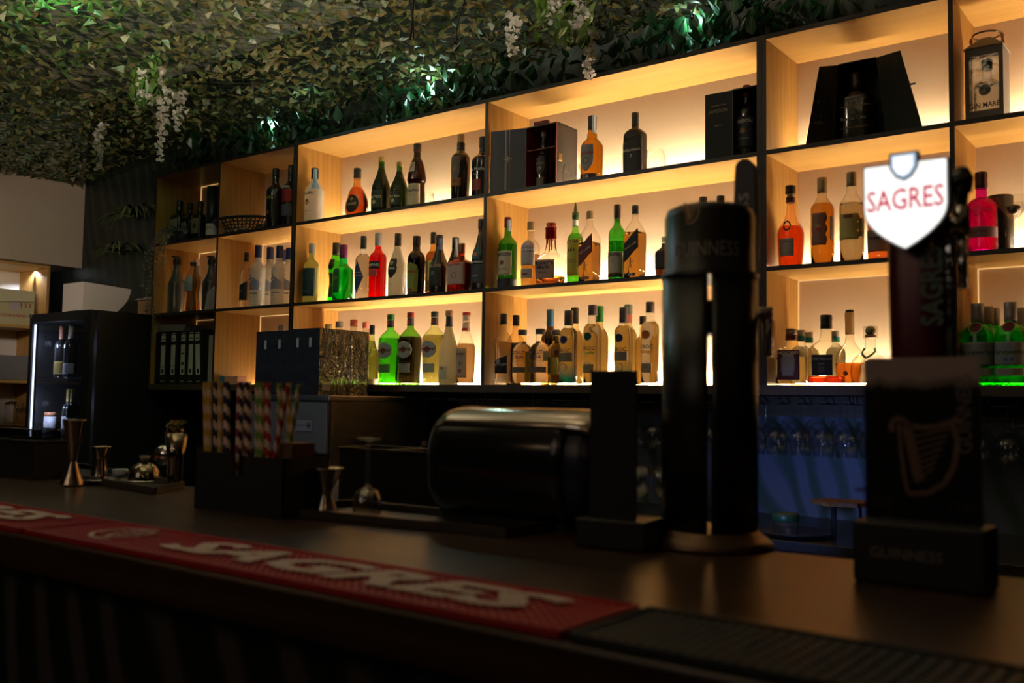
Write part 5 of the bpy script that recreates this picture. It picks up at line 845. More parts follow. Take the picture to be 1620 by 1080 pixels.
# binders and papers in the lowest left bay
def binder(x, rz, label, stickers, tilt=0):
    t = thing('lever_arch_binder', label, 'binder', (x, .03, ZB), 0, 'black office binders in the lowest left bay')
    if tilt: t.rotation_euler = (0, tilt, 0)
    q = MB(); q.box((-.034,0,0), (.034,.24,.305), bev=.003); q.build('cover', BLACKM, t)
    q = MB(); q.box((-.020,-.0012,.055), (.020,-.0002,.225)); s = q.build('spine_label', PAPER, t)
    q = MB(); q.box((-.020,-.0012,.245), (.020,-.0002,.282)); s2 = q.build('spine_label', PAPER, t)
    q = MB(); q.box((-.018,-.0012,.288), (.018,-.0002,.292)); q.box((-.018,-.0012,.016), (.018,-.0002,.019)); q.build('white_line', PAPER, t)
    q = MB(); q.box((-.012,-.0020,.256), (.012,-.0013,.262)); q.build('printed_bar', ink((.05,.05,.05)), s2)
    q = MB(); q.lathe([(.0095,0), (.0095,.0006)], 20); o = q.build('finger_hole', BLACKM, s, (0,-.0013,.075)); o.rotation_euler = (PI/2,0,0); o.scale = (1,1.5,1)
    for z0, z1, c_ in stickers:
        q = MB(); q.box((-.013,-.0020,z0), (.013,-.0013,z1)); q.build('printed_bar', ink(c_), s)
    return t
for i, (px_, lab, st) in enumerate([(-5.0467, 'first black binder from the left, beside the wine cooler', [(0.19, 0.2, (0.1, 0.1, 0.1)), (0.165, 0.175, (0.4, 0.1, 0.1)), (0.13, 0.15, (0.03, 0.03, 0.03))]), (-4.9375, 'second black binder from the left with a nearly blank spine', [(0.1, 0.105, (0.3, 0.3, 0.3))]), (-4.837, 'third black binder from the left with one faint line', [(0.1, 0.105, (0.3, 0.3, 0.3))]), (-4.7418, 'fourth black binder from the left with slanted handwriting on its spine', [(0.17, 0.18, (0.1, 0.1, 0.1)), (0.11, 0.125, (0.03, 0.03, 0.03))]), (-4.6664, 'fifth black binder, partly behind the leaning one', [])]): binder(px_, 0, lab, st)
binder(-4.5873, 0, 'black binder leaning left against the upright ones, hole at its top', [], -.09)
q = MB()
for k in range(5): q.box((-.14+.004*k, 0, .008*k), (.13-.003*k, .19, .008*k+.0072), rot=Matrix.Rotation(.05*k, 3, 'Z'))
tag(q.build('paper_stack', mat('dull_paper', (.30,.29,.28), .8), None, (-4.9041, 0.05, 1.6765)), 'stack of loose papers lying on top of the black binders', 'papers')
q = MB(); q.box((-.022,0,0), (.022,.2,.27), bev=.002); o = q.build('paper_folder', mat('pale_folder', (.45,.38,.38), .7), None, (-4.4829, 0.03, 1.37))
tag(o, 'pale folder standing right of the black binders against the upright', 'folder')
# little tubs beside the boxes
for px0, px1, c_, lab in [(-4.4719, -4.3815, (0.05, 0.18, 0.3), 'small blue and white plastic tub on the lowest shelf'), (-4.3703, -4.2548, (0.85, 0.35, 0.25), 'small pink plastic tub beside the blue tub')]:
    q = MB(); q.box((px0,.04,ZB), (px1,.10,ZB+.045), bev=.004); o = q.build('plastic_tub', mat('tub_%d' % int(c_[0]*99), c_, .4), None); tag(o, lab, 'tub')
# white paper leaning at the syrup bottle
q = MB(); q.prism([(-.045,0,0), (.045,-.006,0), (.045,.02,.115), (.01,.02,.135), (-.05,.02,.105)], (0,.0008,0)); tag(q.build('paper_sheet', mat('grey_paper', (.40,.39,.40), .8), None, (-4.5126, 0.03, 1.7792)), 'grey white paper sheet leaning in front of the dark syrup bottle', 'paper')

# ------------------------------------------------------------------ far left: cupboard, cooler and what stands on it
cw = thing('wall_cupboard', 'open oak cupboard with shelves under the beige bulkhead', 'cupboard', (-6.9, -1.2, 1.1))
def CW(a, b, nm, m): 
    q = MB(); o_ = cw.location; q.box(tuple(Vector(a)-o_), tuple(Vector(b)-o_)); return q.build(nm, m, cw)
CW((-6.898,-1.2,1.1), (-6.89,.12,2.18), 'back_panel', WHITE)
CW((-6.89,.12,1.1), (-6.5,.14,2.184), 'side_panel', OAK_Z)
CW((-6.89,-1.2,2.166), (-6.5,.12,2.184), 'top_board', OAK_X)
for z in (1.745, 1.375): CW((-6.89,-1.2,z), (-6.5,.12,z+.02), 'shelf_board', OAK_X)
CARD = mat('cardboard', (.52,.46,.26), .8, bump=.1, vary=.06)
t = thing('cardboard_box', 'open yellowish cardboard carton with red handling marks in the cupboard', 'box', (-6.86, -.20, 1.766))
q = MB(); q.box((0,0,0), (.30,.27,.235)); q.build('carton', CARD, t)
q = MB(); q.prism([(.302,.0,.238), (.302,.27,.238), (.318,.26,.165), (.314,.0,.150)], (.003,0,0)); q.build('flap', mat('cardboard_light', (.62,.56,.34), .8, bump=.1), t)
q = MB(); q.box((.3005,.115,.10), (.302,.165,.16)); q.build('sticker', mat('blotchy_sticker', (.5,.42,.46), .7, vary=.5, bscale=120), t)
q = MB()
for k in range(3): q.box((.3005,.18+.03*k,.12), (.3015,.186+.03*k,.15)); q.box((.3005,.175+.03*k,.145), (.3015,.191+.03*k,.149))
mk_ = q.build('handling_marks', ink((.45,.03,.02)), t)
text('lettering', 'KEUKENMES', .028, ink((.45,.03,.02)), t, lambda a, b: Vector((.3012, .14+a, .062+b)), width=.18)
q = MB(); q.box((-6.86,-.5,1.766), (-6.56,-.22,1.98)); tag(q.build('cardboard_box', mat('dark_card', (.06,.04,.03), .8)), 'dark brown carton left of the yellowish one, at the picture edge', 'box')
q = MB(); q.box((-6.86,-.55,1.396), (-6.55,.06,1.56), bev=.006); tag(q.build('storage_box', mat('grey_box', (.20,.19,.2), .7)), 'flat grey storage box on the cupboard shelf beside the wine cooler', 'box')
t = thing('coffee_press', 'small glass and chrome coffee press low in the cupboard', 'coffee press', (-6.62, -.02, 1.102))
CW((-6.89,-1.2,1.08), (-6.5,.12,1.1), 'shelf_board', OAK_X)
q = MB(); q.lathe([(.04,0), (.042,.002), (.042,.13), (.040,.132)], 24); q.build('jug', CLEAR, t)
q = MB(); q.lathe([(.046,.128), (.046,.14), (.02,.148), (.004,.15), (.004,.165), (.012,.172), (.002,.184)], 24); q.tube([(.044,0,.12), (.075,0,.11), (.075,0,.03), (.044,0,.02)], .005, 8); q.build('chrome_fittings', CHROME, t)
for k, yy in enumerate((-.16, -.30, -.42)):
    lathe_thing('drinking_glass', CLEAR, [(.028,0), (.036,.11), (.0345,.11), (.026,.004), (.0005,.004)], (-6.62, yy, 1.102), 'clear straight glass low in the cupboard, %s from the coffee press' % ['first','second','third'][k], 'glass', 'glasses low in the left cupboard', n=20, cap=False)
# under cupboard counter with crumpled sack
q = MB(); q.box((-6.9,-1.4,.0), (-6.3,.2,.92)); struct(q.build('trim_4', DARKW))
q = MB(); g = [[q.bm.verts.new((-6.78+.3*i/14, -.75+.8*j/20, .922+.09*(.6+.4*math.sin(i*.8+1))*(.5+.5*abs(noise.noise((i*.35, j*.3, 0))))*math.sin(PI*j/20)**.3)) for j in range(21)] for i in range(15)]
for i in range(14):
    for j in range(20): q.bm.faces.new((g[i][j], g[i+1][j], g[i+1][j+1], g[i][j+1])).smooth = True
o = q.build('crumpled_sack', mat('grey_sack', (.45,.44,.46), .5, bump=.6, bscale=12), None); mo = o.modifiers.new('t', 'SOLIDIFY'); mo.thickness = .002
tag(o, 'crumpled grey sack lying left of the wine cooler', 'sack')
# puck light
PK = (-6.67032, 0.11556, 2.185)
lathe_thing('puck_light', emit('puck_led', (.85,.92,1.0), 26), [(.0,.0), (.032,.0), (.032,.008), (.0,.008)], (PK[0], PK[1], 2.1765), 'small round white spot lamp under the beige bulkhead', 'lamp', n=20)
lamp('puck_lamp', 'SPOT', (PK[0], PK[1], 2.17), 50, (.80,.88,1.0), .03, (PK[0]+.02, PK[1]+.05, 1.0), 150, .5)

# wine cooler
FX0, FX1, FY0, FY1, FH = -5.735, -5.045, -.354, .25, 1.775
fr = thing('wine_cooler', 'tall black wine cooler with glass door left of the shelves', 'wine cooler', (FX0, FY0, 0))
def FB(nm, m, boxes, par=None, bev=0):
    q = MB()
    for a, b_ in boxes: q.box(a, b_, bev=bev)
    return q.build(nm, m, par or fr)
WF, DF = FX1-FX0, FY1-FY0
COOL_IN = mat('cooler_liner', (.02,.022,.03), .35)
FB('cabinet', mat('cooler_black', (.012,.012,.013), .45, bump=.05), [((0,.04,.05), (.03,DF,FH)), ((WF-.03,.04,.05), (WF,DF,FH)), ((.03,.04,FH-.04), (WF-.03,DF,FH)), ((.03,.04,.05), (WF-.03,DF,.12)), ((.03,DF-.03,.12), (WF-.03,DF,FH-.04))])
FB('plinth', BLACKM, [((.03,.05,0), (WF-.03,DF-.02,.05))])
dr = FB('door', mat('cooler_black', (.012,.012,.013), .45, bump=.05), [((0,0,.06), (.038,.022,FH)), ((WF-.075,0,.06), (WF,.022,FH)), ((.038,0,FH-.05), (WF-.075,.022,FH)), ((.038,0,.06), (WF-.075,.022,.14))])
FB('door_pane', glass('smoked_pane', (.75,.78,.84)), [((.038,.004,.14), (WF-.075,.007,FH-.05))], dr)
FB('hinge', CHROME, [((-.006,-.004,FH-.02), (.02,.03,FH+.004))], dr)
FB('led_strip', emit('cooler_led', (.75,.82,1.0), 7.0), [((.040,.010,.2), (.050,.016,FH-.06))])
for z in (.45, .75, 1.04, 1.40): FB('wire_shelf', CHROME, [((.032,.05+.06*k,z), (WF-.032,.054+.06*k,z+.004)) for k in range(8)] + [((.032,.05,z), (WF-.032,.056,z+.004))])
lamp('cooler_lamp', 'POINT', (FX0+.16, FY0+.028, 1.60), 1.6, (.70,.78,1.0), .02)  # both points are fill added beside the strip for the wine labels
lamp('cooler_lamp_low', 'POINT', (FX0+.16, FY0+.028, 1.25), 1.6, (.70,.78,1.0), .02)
def wine(px_, zf, H, R, body, foil, labc, lab, Y=-.235, lz=(.18,.42)):
    make_bottle('wine_bottle', 'bottle', lab, 'bottles in the wine cooler', px_, Y, zf, H, R, .55, 'std', ('o', body), None, (foil, .72), [('rect', lz[0], lz[1], 70, labc, [])])
for a in [(-5.5815, 1.406, 0.305, 0.037, (0.02, 0.02, 0.02), (0.4, 0.18, 0.1), (0.55, 0.4, 0.12), 'cooler wine bottle with yellow label and copper foil on the upper shelf', -0.235, (0.06, 0.3)), (-5.4721, 1.406, 0.305, 0.038, (0.02, 0.02, 0.02), (0.42, 0.4, 0.3), (0.62, 0.62, 0.7), 'cooler wine bottle with white label and pale foil on the upper shelf', -0.235, (0.06, 0.26)), (-5.5334, 1.046, 0.29, 0.036, (0.03, 0.03, 0.03), (0.42, 0.32, 0.1), (0.55, 0.55, 0.62), 'cooler wine bottle with gold capsule and grey label, left on the lower shelf', -0.2, (0.05, 0.44)), (-5.4183, 1.046, 0.29, 0.037, (0.03, 0.03, 0.03), (0.42, 0.32, 0.1), (0.7, 0.7, 0.78), 'cooler wine bottle with gold capsule and white label, right on the lower shelf', -0.235, (0.05, 0.42))]: wine(*a)
t = thing('wine_carton', 'white cylinder carton with copper top in the cooler', 'carton', (-5.6493, -0.25, 1.046), 0, 'bottles in the wine cooler')
q = MB(); q.lathe([(.034,0), (.034,.125)], 24); q.build('carton_body', mat('white_carton', (.75,.75,.8), .5), t)
q = MB(); q.lathe([(.0342,.125), (.032,.15)], 24); q.build('copper_top', mat('copper_foil', (.6,.25,.12), .4), t)
# white curved planter tray on the cooler
q = MB(); X0 = -5.5619; X1 = -5.3313
pf = [(0,0), (0,.185), (.30,.170), (.295,.14), (.28,.10), (.25,.06), (.21,.02), (.18,0)]
q.prism([(X0, -.25+a, FH+b) for a, b in pf], (X1-X0, 0, 0)); o = q.build('white_basin', mat('white_enamel', (.55,.47,.42), .25), None)
tag(o, 'white curved basin standing on the wine cooler', 'basin')
q = MB(); q.box((X1-.09,-.30,FH), (X1+.04,-.253,FH+.012), bev=.004); tag(q.build('flat_dish', BLACK), 'small flat black dish lying before the white basin', 'dish')
q = MB(); q.box((-5.30,.08,FH), (-5.06,.235,FH+.10)); tag(q.build('cardboard_box', mat('brown_card', (.24,.13,.06), .8)), 'brown cardboard box at the back of the wine cooler top', 'box')
q = MB(); g = [[q.bm.verts.new((-5.32+.27*i/12, .07+.17*j/8, FH+.104+.05*(1-i/14)*(.4+.6*abs(noise.noise((i*.5, j*.6, 3))))*math.sin(PI*(j+.4)/9))) for j in range(9)] for i in range(13)]
for i in range(12):
    for j in range(8): q.bm.faces.new((g[i][j], g[i+1][j], g[i+1][j+1], g[i][j+1])).smooth = True
o = q.build('plastic_bag', mat('beige_bag', (.55,.47,.36), .35, bump=.4, bscale=15), None); mo = o.modifiers.new('t', 'SOLIDIFY'); mo.thickness = .001
tag(o, 'crumpled beige plastic bag on the brown box', 'bag')

# ------------------------------------------------------------------ back counter, steel cabinet, boxes
BCZ = .90
bc = thing('back_counter', 'dark stone back counter running below the shelves', 'counter', (-2.94, -.35, 0))
q = MB(); q.box((0,0,BCZ-.03), (4.2,.654,BCZ), bev=.003); q.build('worktop', mat('dark_stone', (.030,.028,.027), .3, bump=.2, vary=.4, bscale=9), bc)
for k in range(6):
    q = MB(); q.box((.01+.7*k,.03,.08), (.69+.7*k,.048,BCZ-.035), bev=.002); d = q.build('cupboard_door', BLACK, bc)
    q = MB(); q.tube([(.06+.7*k,.015,.5), (.06+.7*k,.015,.7)], .006, 8); q.box((.055+.7*k,.015,.51),(.065+.7*k,.031,.52)); q.box((.055+.7*k,.015,.68),(.065+.7*k,.031,.69)); q.build('handle', STEEL, d)
q = MB(); q.box((0,.05,0), (4.2,.65,BCZ-.03)); q.build('carcass', BLACKM, bc)
MX1, MY0, MZ = -2.96, -.475, 1.315
mc = thing('steel_cabinet', 'grey steel cooling cabinet with a name plate under the boxes', 'cabinet', (-3.56, MY0, 0))
q = MB(); q.box((0,.02,0), (.6,.60,MZ-.022)); q.build('cabinet_body', mat('dark_brushed_steel', (.22,.20,.17), .38, .9, bump=.05, bscale=200), mc)
q = MB(); q.box((-.004,0,MZ-.022), (.604,.604,MZ), bev=.003); q.build('top_plate', STEEL, mc)
GREYD = mat('grey_steel_door', (.22,.22,.25), .45, .6)
q = MB(); q.box((.012,.002,1.045), (.588,.019,MZ-.03), bev=.003); d = q.build('door', GREYD, mc)
q = MB(); q.box((.36,-.001,1.165), (.50,.0015,1.21), bev=.001); pl = q.build('name_plate', mat('silver_plate', (.36,.34,.42), .4, .4), d)
text('lettering', 'TODO SUPLIDO AL FRIO', .012, ink((.03,.03,.05)), pl, XZ(.415, -.0018, 1.188), width=.095)
q = MB(); q.tube([(.483+.011*math.cos(2*PI*k/16), -.0016, 1.188+.013*math.sin(2*PI*k/16)) for k in range(17)], .0012, 5); q.box((.477,-.0025,1.184),(.489,-.0012,1.193)); q.build('emblem', ink((.03,.03,.05)), pl)
q = MB(); q.box((.012,.002,.10), (.588,.019,1.015), bev=.003); q.build('door', GREYD, mc)
q = MB(); q.box((.012,-.012,1.018), (.588,.019,1.040), bev=.004); q.build('handle_rail', STEEL, mc)
WRAPD = mat('wrapped_black_card', (.03,.03,.042), .22, bump=1.0, bscale=22, vary=.5)
m, t_, o_ = nt('crinkled_cellophane'); b = bsdf(t_, (.10,.085,.05), .13, .25, .9); t_.links.new(b.outputs[0], o_.inputs[0])
tc = t_.nodes.new('ShaderNodeTexCoord'); mp = t_.nodes.new('ShaderNodeMapping'); mp.inputs['Scale'].default_value = (1,14,8); t_.links.new(tc.outputs['Object'], mp.inputs[0])
n = t_.nodes.new('ShaderNodeTexNoise'); n.inputs['Scale'].default_value = 1.6; n.inputs['Detail'].default_value = 3; n.inputs['Distortion'].default_value = 2.5; t_.links.new(mp.outputs[0], n.inputs['Vector'])
bp = t_.nodes.new('ShaderNodeBump'); bp.inputs['Strength'].default_value = 1; bp.inputs['Distance'].default_value = .03; t_.links.new(n.outputs[0], bp.inputs['Height']); t_.links.new(bp.outputs[0], b.inputs['Normal'])
CELLO = m
def wrapped(loc, w_, d_, h_, label):
    t = thing('wrapped_box', label, 'box', loc)
    q = MB(); fs = q.box((0,0,0), (w_,d_,h_)); fs[1].material_index = 1; q.build('carton', [WRAPD, CELLO], t)
    q = MB()
    for u in (.30, .72): q.box((w_*u-.011,-.0015,h_*.72), (w_*u+.004,-.0005,h_*.86))
    q.build('white_tag', mat('tag_white', (.42,.42,.46), .6), t)
    return t
BR = [-3.08, -0.4218, 1.3553]; 
b2 = wrapped((-3.2821, -.42, MZ+.0005), 0.1957, 0.286, .285, 'shrink-wrapped black box on the steel cabinet, shiny side facing right')
wb = 0.1957
q = MB(); q.box((wb, .02, .02), (wb+.0012, .065, .055)); pt = q.build('price_tag', mat('price_tag_white', (.6,.55,.45), .6), b2)
text('lettering', '1.880', .014, ink((.05,.05,.05)), pt, lambda a, b: Vector((wb+.0018, .042+a, .04+b)), width=.03)
wrapped((-3.5345, -.40, MZ+.0005), 0.2313, .27, .283, 'shrink-wrapped black box left of the one with the shiny side')
# stool-like wooden slab, jar and dishes on the back counter
SL = (-0.97095, -0.18, 1.01391)
t = thing('slab_stand', 'rough wooden slab stand on thin black legs on the back counter', 'stand', (SL[0], SL[1], BCZ))
hs = SL[2]-BCZ
q = MB(); n_ = 22; ol = [((.085+.012*math.sin(k*2.1)+.008*math.cos(k*3.7))*math.cos(2*PI*k/n_), (.075+.010*math.sin(k*1.7))*math.sin(2*PI*k/n_), hs-.012) for k in range(n_)]
q.prism(ol, (0,0,.012)); q.build('slab', wood('rustic_slab', (.30,.15,.06), (.14,.06,.025), 'X', .5), t)
for k in range(3):
    a = 2*PI*k/3+.4; q = MB(); q.tube([(.05*math.cos(a), .05*math.sin(a), hs-.012), (.055*math.cos(a), .055*math.sin(a), .0)], .005, 8); q.build('leg', BLACKM, t)
JR = (-1.1036, -0.3, 0.9)
t = thing('glass_jar', 'low glass jar with dark green lid on the back counter', 'jar', JR)
q = MB(); q.lathe([(.034,0), (.038,.006), (.038,.045), (.034,.052)], 28); q.build('jar_body', CLEAR, t)
q = MB(); q.lathe([(.038,.052), (.040,.054), (.040,.074), (.038,.076)], 28); q.build('lid', mat('green_lid', (.03,.08,.03), .4), t)
for k, (px_, yy, r_) in enumerate(((-1.10, -.20, .12), (-.85, -.1, .11))):
    lathe_thing('dark_plate', BLACK, [(.6*r_,0), (r_,.014), (r_*.98,.016), (.58*r_,.005), (.001,.005)], (px_+0, yy-.02, BCZ), ['dark round plate on the back counter behind the beer tower', 'dark round plate right of the slab stand'][k], 'plate', n=40, cap=False)
for k, (px_, py_, lab, c_) in enumerate(((670, 812, 'grey label', (.3,.3,.33)), (687, 812, 'white label', (.55,.55,.6)))):
    pass
for a in [('beer_bottle', 'bottle', 'brown beer bottle with plain grey label behind the bar', None, -2.605, -0.28, 0.9, 0.235, 0.032, 0, 'std', ('o', (0.03, 0.015, 0.01)), None, ((0.05, 0.04, 0.04), 0.93), [('rect', 0.03, 0.66, 60, (0.3, 0.3, 0.34), [])]), ('beer_bottle', 'bottle', 'brown beer bottle with white neck label beside the silver can', None, -2.5331, -0.3, 0.9, 0.235, 0.03, 0, 'std', ('o', (0.03, 0.015, 0.01)), None, ((0.05, 0.04, 0.04), 0.93), [('rect', 0.3, 0.68, 40, (0.55, 0.55, 0.6), [('rect2', (0.05, 0.05, 0.05), 0.6)]), ('ring2', (0.3, 0.3, 0.3), 0.2), ('rect', 0.78, 0.86, 60, (0.45, 0.42, 0.42), [])])]: make_bottle(*a)
t = thing('drink_can', 'silver blue drink can beside the bottles on the back counter', 'can', (-2.1398, -0.3, 0.9))
q = MB(); q.lathe([(.024,0), (.033,.008), (.033,.112), (.027,.122), (.027,.125)], 28); q.build('can_body', mat('can_silver', (.40,.45,.60), .3, .8), t)
q = MB(); q.lathe([(.0334,.075), (.0334,.10)], 28, cap=False); q.build('yellow_band', mat('can_yellow', (.5,.38,.08), .4), t)
# standing glasses
sg = []
for k in range(7):
    x = -1.80 + .088*(k % 4) + .03*(k//4); y = -.27 + .10*(k//4)
    sg.append((x, y))
def goblet_mesh(inv):
    """a stemmed glass, foot down (or hanging foot up)"""
    pr = [(.033,0), (.032,.002), (.006,.006), (.0038,.014), (.0036,.070), (.008,.080), (.028,.094), (.039,.118), (.040,.138), (.033,.180), (.0318,.180), (.0385,.138), (.0375,.119), (.026,.096), (.002,.083)]
    q = MB()
    if inv: pr = [(r, -z) for r, z in pr]
    q.lathe(pr, 24, cap=False); return q
stand0 = goblet_mesh(False).build('stemmed_glass', CLEAR)
ORD = ['first','second','third','fourth','fifth','sixth','seventh','eighth','ninth','tenth','eleventh','twelfth','thirteenth','fourteenth','fifteenth','sixteenth','seventeenth','eighteenth']
for i, (x, y) in enumerate(sg):
    o = stand0 if i == 0 else copy_tree(stand0)
    o.location = (x, y, BCZ+.0005); tag(o, 'clear stemmed glass standing on the back counter, %s from the left in the %s row' % (ORD[i % 4], ['front', 'rear'][i//4]), 'glass', 'upright glasses on the back counter')
# hanging racks and glasses
def rack(x0, x1, label):
    t = thing('glass_rack', label, 'rack', (x0, .02, ZB-.032), 0, 'wire glass racks under the shelves')
    n_ = int(round((x1-x0)/.082)); st = (x1-x0)/n_
    q = MB()
    for k in range(n_+1):
        q.tube([(k*st,0,-.002), (k*st,0,-.030)], .0022, 5)
        if k < n_:
            q.tube([(k*st+.012,0,-.030), (k*st+.070*st/.082,0,-.030)], .0022, 5)
            for dx in (.012, .070*st/.082): q.tube([(k*st+dx,0,-.030), (k*st+dx,.26,-.030)], .0020, 5)
    q.tube([(0,0,-.0035), (x1-x0,0,-.0035)], .0022, 5)
    q.build('wire_frame', mat('rack_wire', (.10,.10,.11), .3, .9), t)
    return st, n_
hang0 = goblet_mesh(True).build('stemmed_glass', CLEAR)
first = True
for (x0, x1, lab) in ((-2.86, -1.64, 'wire glass rack under the middle shelf bay'), (-1.56, -.36, 'wire glass rack under the bay behind the beer tower'), (-.32, .30, 'wire glass rack at the right end')):
    st, n_ = rack(x0, x1, lab)
    for k in range(n_):
        for yy in ((.08, .17) if x0 > -1.6 else (.08,)):
            o = hang0 if first else copy_tree(hang0)
            first = False
            tag(o, 'upside down stemmed glass, %s from the left, %s row of the %s rack' % (ORD[k], 'front' if yy < .1 else 'rear', 'left' if x0 < -2 else 'middle' if x0 < -1 else 'right'), 'glass', 'glasses hanging under the shelves')
            o.location = (x0+k*st+.041*st/.082, yy+.006*math.sin(k*1.7), ZB-.032-.0275); o.rotation_euler = (0, 0, k*.7)

# ------------------------------------------------------------------ guest bar counter
CT = 1.10; CY0, CY1 = -2.46, -1.842
bar = thing('bar_counter', 'long dark wooden bar counter in the foreground', 'counter', (-4.6, CY0, 0))
q = MB(); q.box((0, 0, CT-.05), (6.2, CY1-CY0, CT), bev=.004)
BARW = wood('bar_top_wood', (.066,.034,.018), (.032,.016,.009), 'X', .30, .8, .5)
q.build('bar_top', BARW, bar)
q = MB(); q.box((0, .05, 0), (6.2, .08, CT-.05)); q.build('front_panel', jungle('counter_front_print', (.010,.011,.009), (.022,.022,.017), (.075,.06,.05), .2, .6), bar)
q = MB(); q.box((0, .08, .0), (6.2, .11, CT-.05)); q.build('inner_panel', BLACKM, bar)
q = MB(); q.box((0, .035, 0), (6.2, .05, .10)); q.build('plinth', BLACKM, bar)
wbn = thing('work_bench', 'steel work bench on the staff side behind the bar counter', 'bench', (-3.2, CY1+.012, 0))
q = MB(); q.box((0,0,.90), (3.9,.40,.93), bev=.004); q.build('bench_top', mat('dark_brushed_steel', (.22,.20,.17), .38, .9), wbn)
for x in (.03, 1.9, 3.85):
    for y in (.04, .36):
        q = MB(); q.tube([(x,y,0), (x,y,.90)], .018, 10); q.build('leg', STEEL, wbn)

# bar mats
def bar_mat(x0, x1, label, red):
    y0, y1 = -2.455, -2.318; zc = CT+.0005
    t = thing('bar_mat', label, 'bar mat', (x0, y0, zc), 0)
    q = MB(); L_, W_ = x1-x0, y1-y0
    q.box((0,0,0), (L_,W_,.006), bev=.0015)
    for a, b_ in (((0,0,.006),(L_,.004,.0085)), ((0,W_-.004,.006),(L_,W_,.0085)), ((0,.004,.006),(.004,W_-.004,.0085)), ((L_-.004,.004,.006),(L_,W_-.004,.0085))): q.box(a, b_)
    nx = int(L_/.012)
    for i in range(1, nx):
        for j in range(1, 11): q.box((i*.012-.002, .004+j*.0118-.002, .006), (i*.012+.002, .004+j*.0118+.002, .0078))
    q.build('rubber_base', mat('red_rubber', (.42,.008,.010), .55) if red else mat('dark_rubber', (.014,.018,.020), .6), t)
    return t
IVORY = mat('ivory_rubber', (.58,.40,.33), .6)
def crest(parent, cx, cy, s, z, m):
    q = MB(); pts = [(s*.5*math.cos(2*PI*k/30), s*.62*math.sin(2*PI*k/30)) for k in range(22)]
    def rib(pl, w_):
        for (x0,y0),(x1,y1) in zip(pl, pl[1:]):
            d_ = Vector((x1-x0,y1-y0))
            if d_.length < 1e-6: continue
            nn = Vector((-d_.y,d_.x)).normalized()*w_/2
            q.prism([(cx+x0+nn.x, cy+y0+nn.y, z), (cx+x1+nn.x, cy+y1+nn.y, z), (cx+x1-nn.x, cy+y1-nn.y, z), (cx+x0-nn.x, cy+y0-nn.y, z)], (0,0,.0012))
    rib([(s*.55*math.cos(a), s*.5*math.sin(a)) for a in [PI*.5+PI*1.15*k/18 for k in range(19)]], .006)
    rib([(-.22*s,.30*s),(.26*s,.30*s),(.24*s,-.08*s),(.0,-.36*s),(-.22*s,-.08*s),(-.22*s,.30*s)], .005)
    rib([(-.1*s,.12*s),(.14*s,.12*s)], .005); rib([(.02*s,.2*s),(.02*s,-.2*s)], .005)
    q.build('crest', m, parent)
XE = -.462
bm1 = bar_mat(-1.39, XE, 'red rubber bar mat with large ivory lettering, nearest to the dark mat', True)
bm2 = bar_mat(-2.33, -1.40, 'red rubber bar mat further left along the bar front', True)
for bmt, L_, dx in ((bm1, 1.39+XE, 0), (bm2, .93, 0)):
    text('lettering', 'SAGRES', .105, IVORY, bmt, lambda a, b: Vector((L_*0.6+a, .068+b, .0096)), width=.60, shear=.35, bold=.004)
    crest(bmt, L_*.17, .068, .095, .0085, IVORY)
bar_mat(-.452, .50, 'black rubber bar mat at the right end of the bar front', False)

# trays with jiggers
def tray(label, pts, h=.012):
    t = thing('serving_tray', label, 'tray', (pts[0][0], pts[0][1], CT+.0005))
    o_ = Vector((pts[0][0], pts[0][1])); P2 = [Vector((x, y))-o_ for x, y in pts]
    q = MB(); q.prism([(p.x, p.y, 0) for p in P2], (0,0,.003)); q.build('tray_floor', mat('tray_black', (.014,.012,.011), .35, bump=.2, bscale=150), t)
    q = MB()
    ctr = sum(P2, Vector((0,0)))/4
    for a, b_ in zip(P2, P2[1:]+P2[:1]):
        d = (b_-a).normalized(); nn = Vector((-d.y, d.x)); 
        if (ctr-a).dot(nn) < 0: nn = -nn
        q.prism([(a.x,a.y,.003),(b_.x,b_.y,.003),(b_.x+nn.x*.008,b_.y+nn.y*.008,.003),(a.x+nn.x*.008,a.y+nn.y*.008,.003)], (0,0,h))
    q.build('raised_rim', mat('tray_rim', (.05,.04,.032), .32), t)
    return t
tray('black rubber drip tray under the jigger and upturned glass', [(-1.3746, -2.0731), (-0.8618, -2.0093), (-0.8533, -1.8682), (-1.3122, -1.8858)])
tray('black tray at the left end of the bar with jiggers and a cloche', [(-2.3706, -1.9313), (-1.7641, -2.0125), (-1.8398, -1.8898), (-2.5302, -1.7464)])
GOLDISH = mat('aged_steel', (.55,.44,.34), .16, 1.0)
def jigger(px_, top_r, waist_r, bot_r, h, mid, loc, label):
    pr = [(bot_r,0), (bot_r*.98,.002), (waist_r,h*mid-.003), (waist_r,h*mid+.003), (top_r,h-.002), (top_r*1.04,h), (top_r*.94,h-.001), (waist_r*.8,h*mid+.008), (.0005,h*mid+.008)]
    q = MB(); q.lathe(pr, 32, cap=False); o = q.build('jigger', GOLDISH, None, loc); return tag(o, label, 'jigger')
TZ = CT+.0045
jigger(0, .0285, .011, .0225, .078, .46, (-1.2572, -2.0044, 1.1045), 'steel jigger on the drip tray left of the upturned glass')
jigger(0, .0245, .0085, .026, .142, .36, (-2.06, -2.026, 1.1045), 'tall flared steel jigger on the left tray')
jigger(0, .0235, .015, .021, .072, .60, (-2.2272, -1.8666, 1.1045), 'short steel jigger beside the tall one on the left tray')
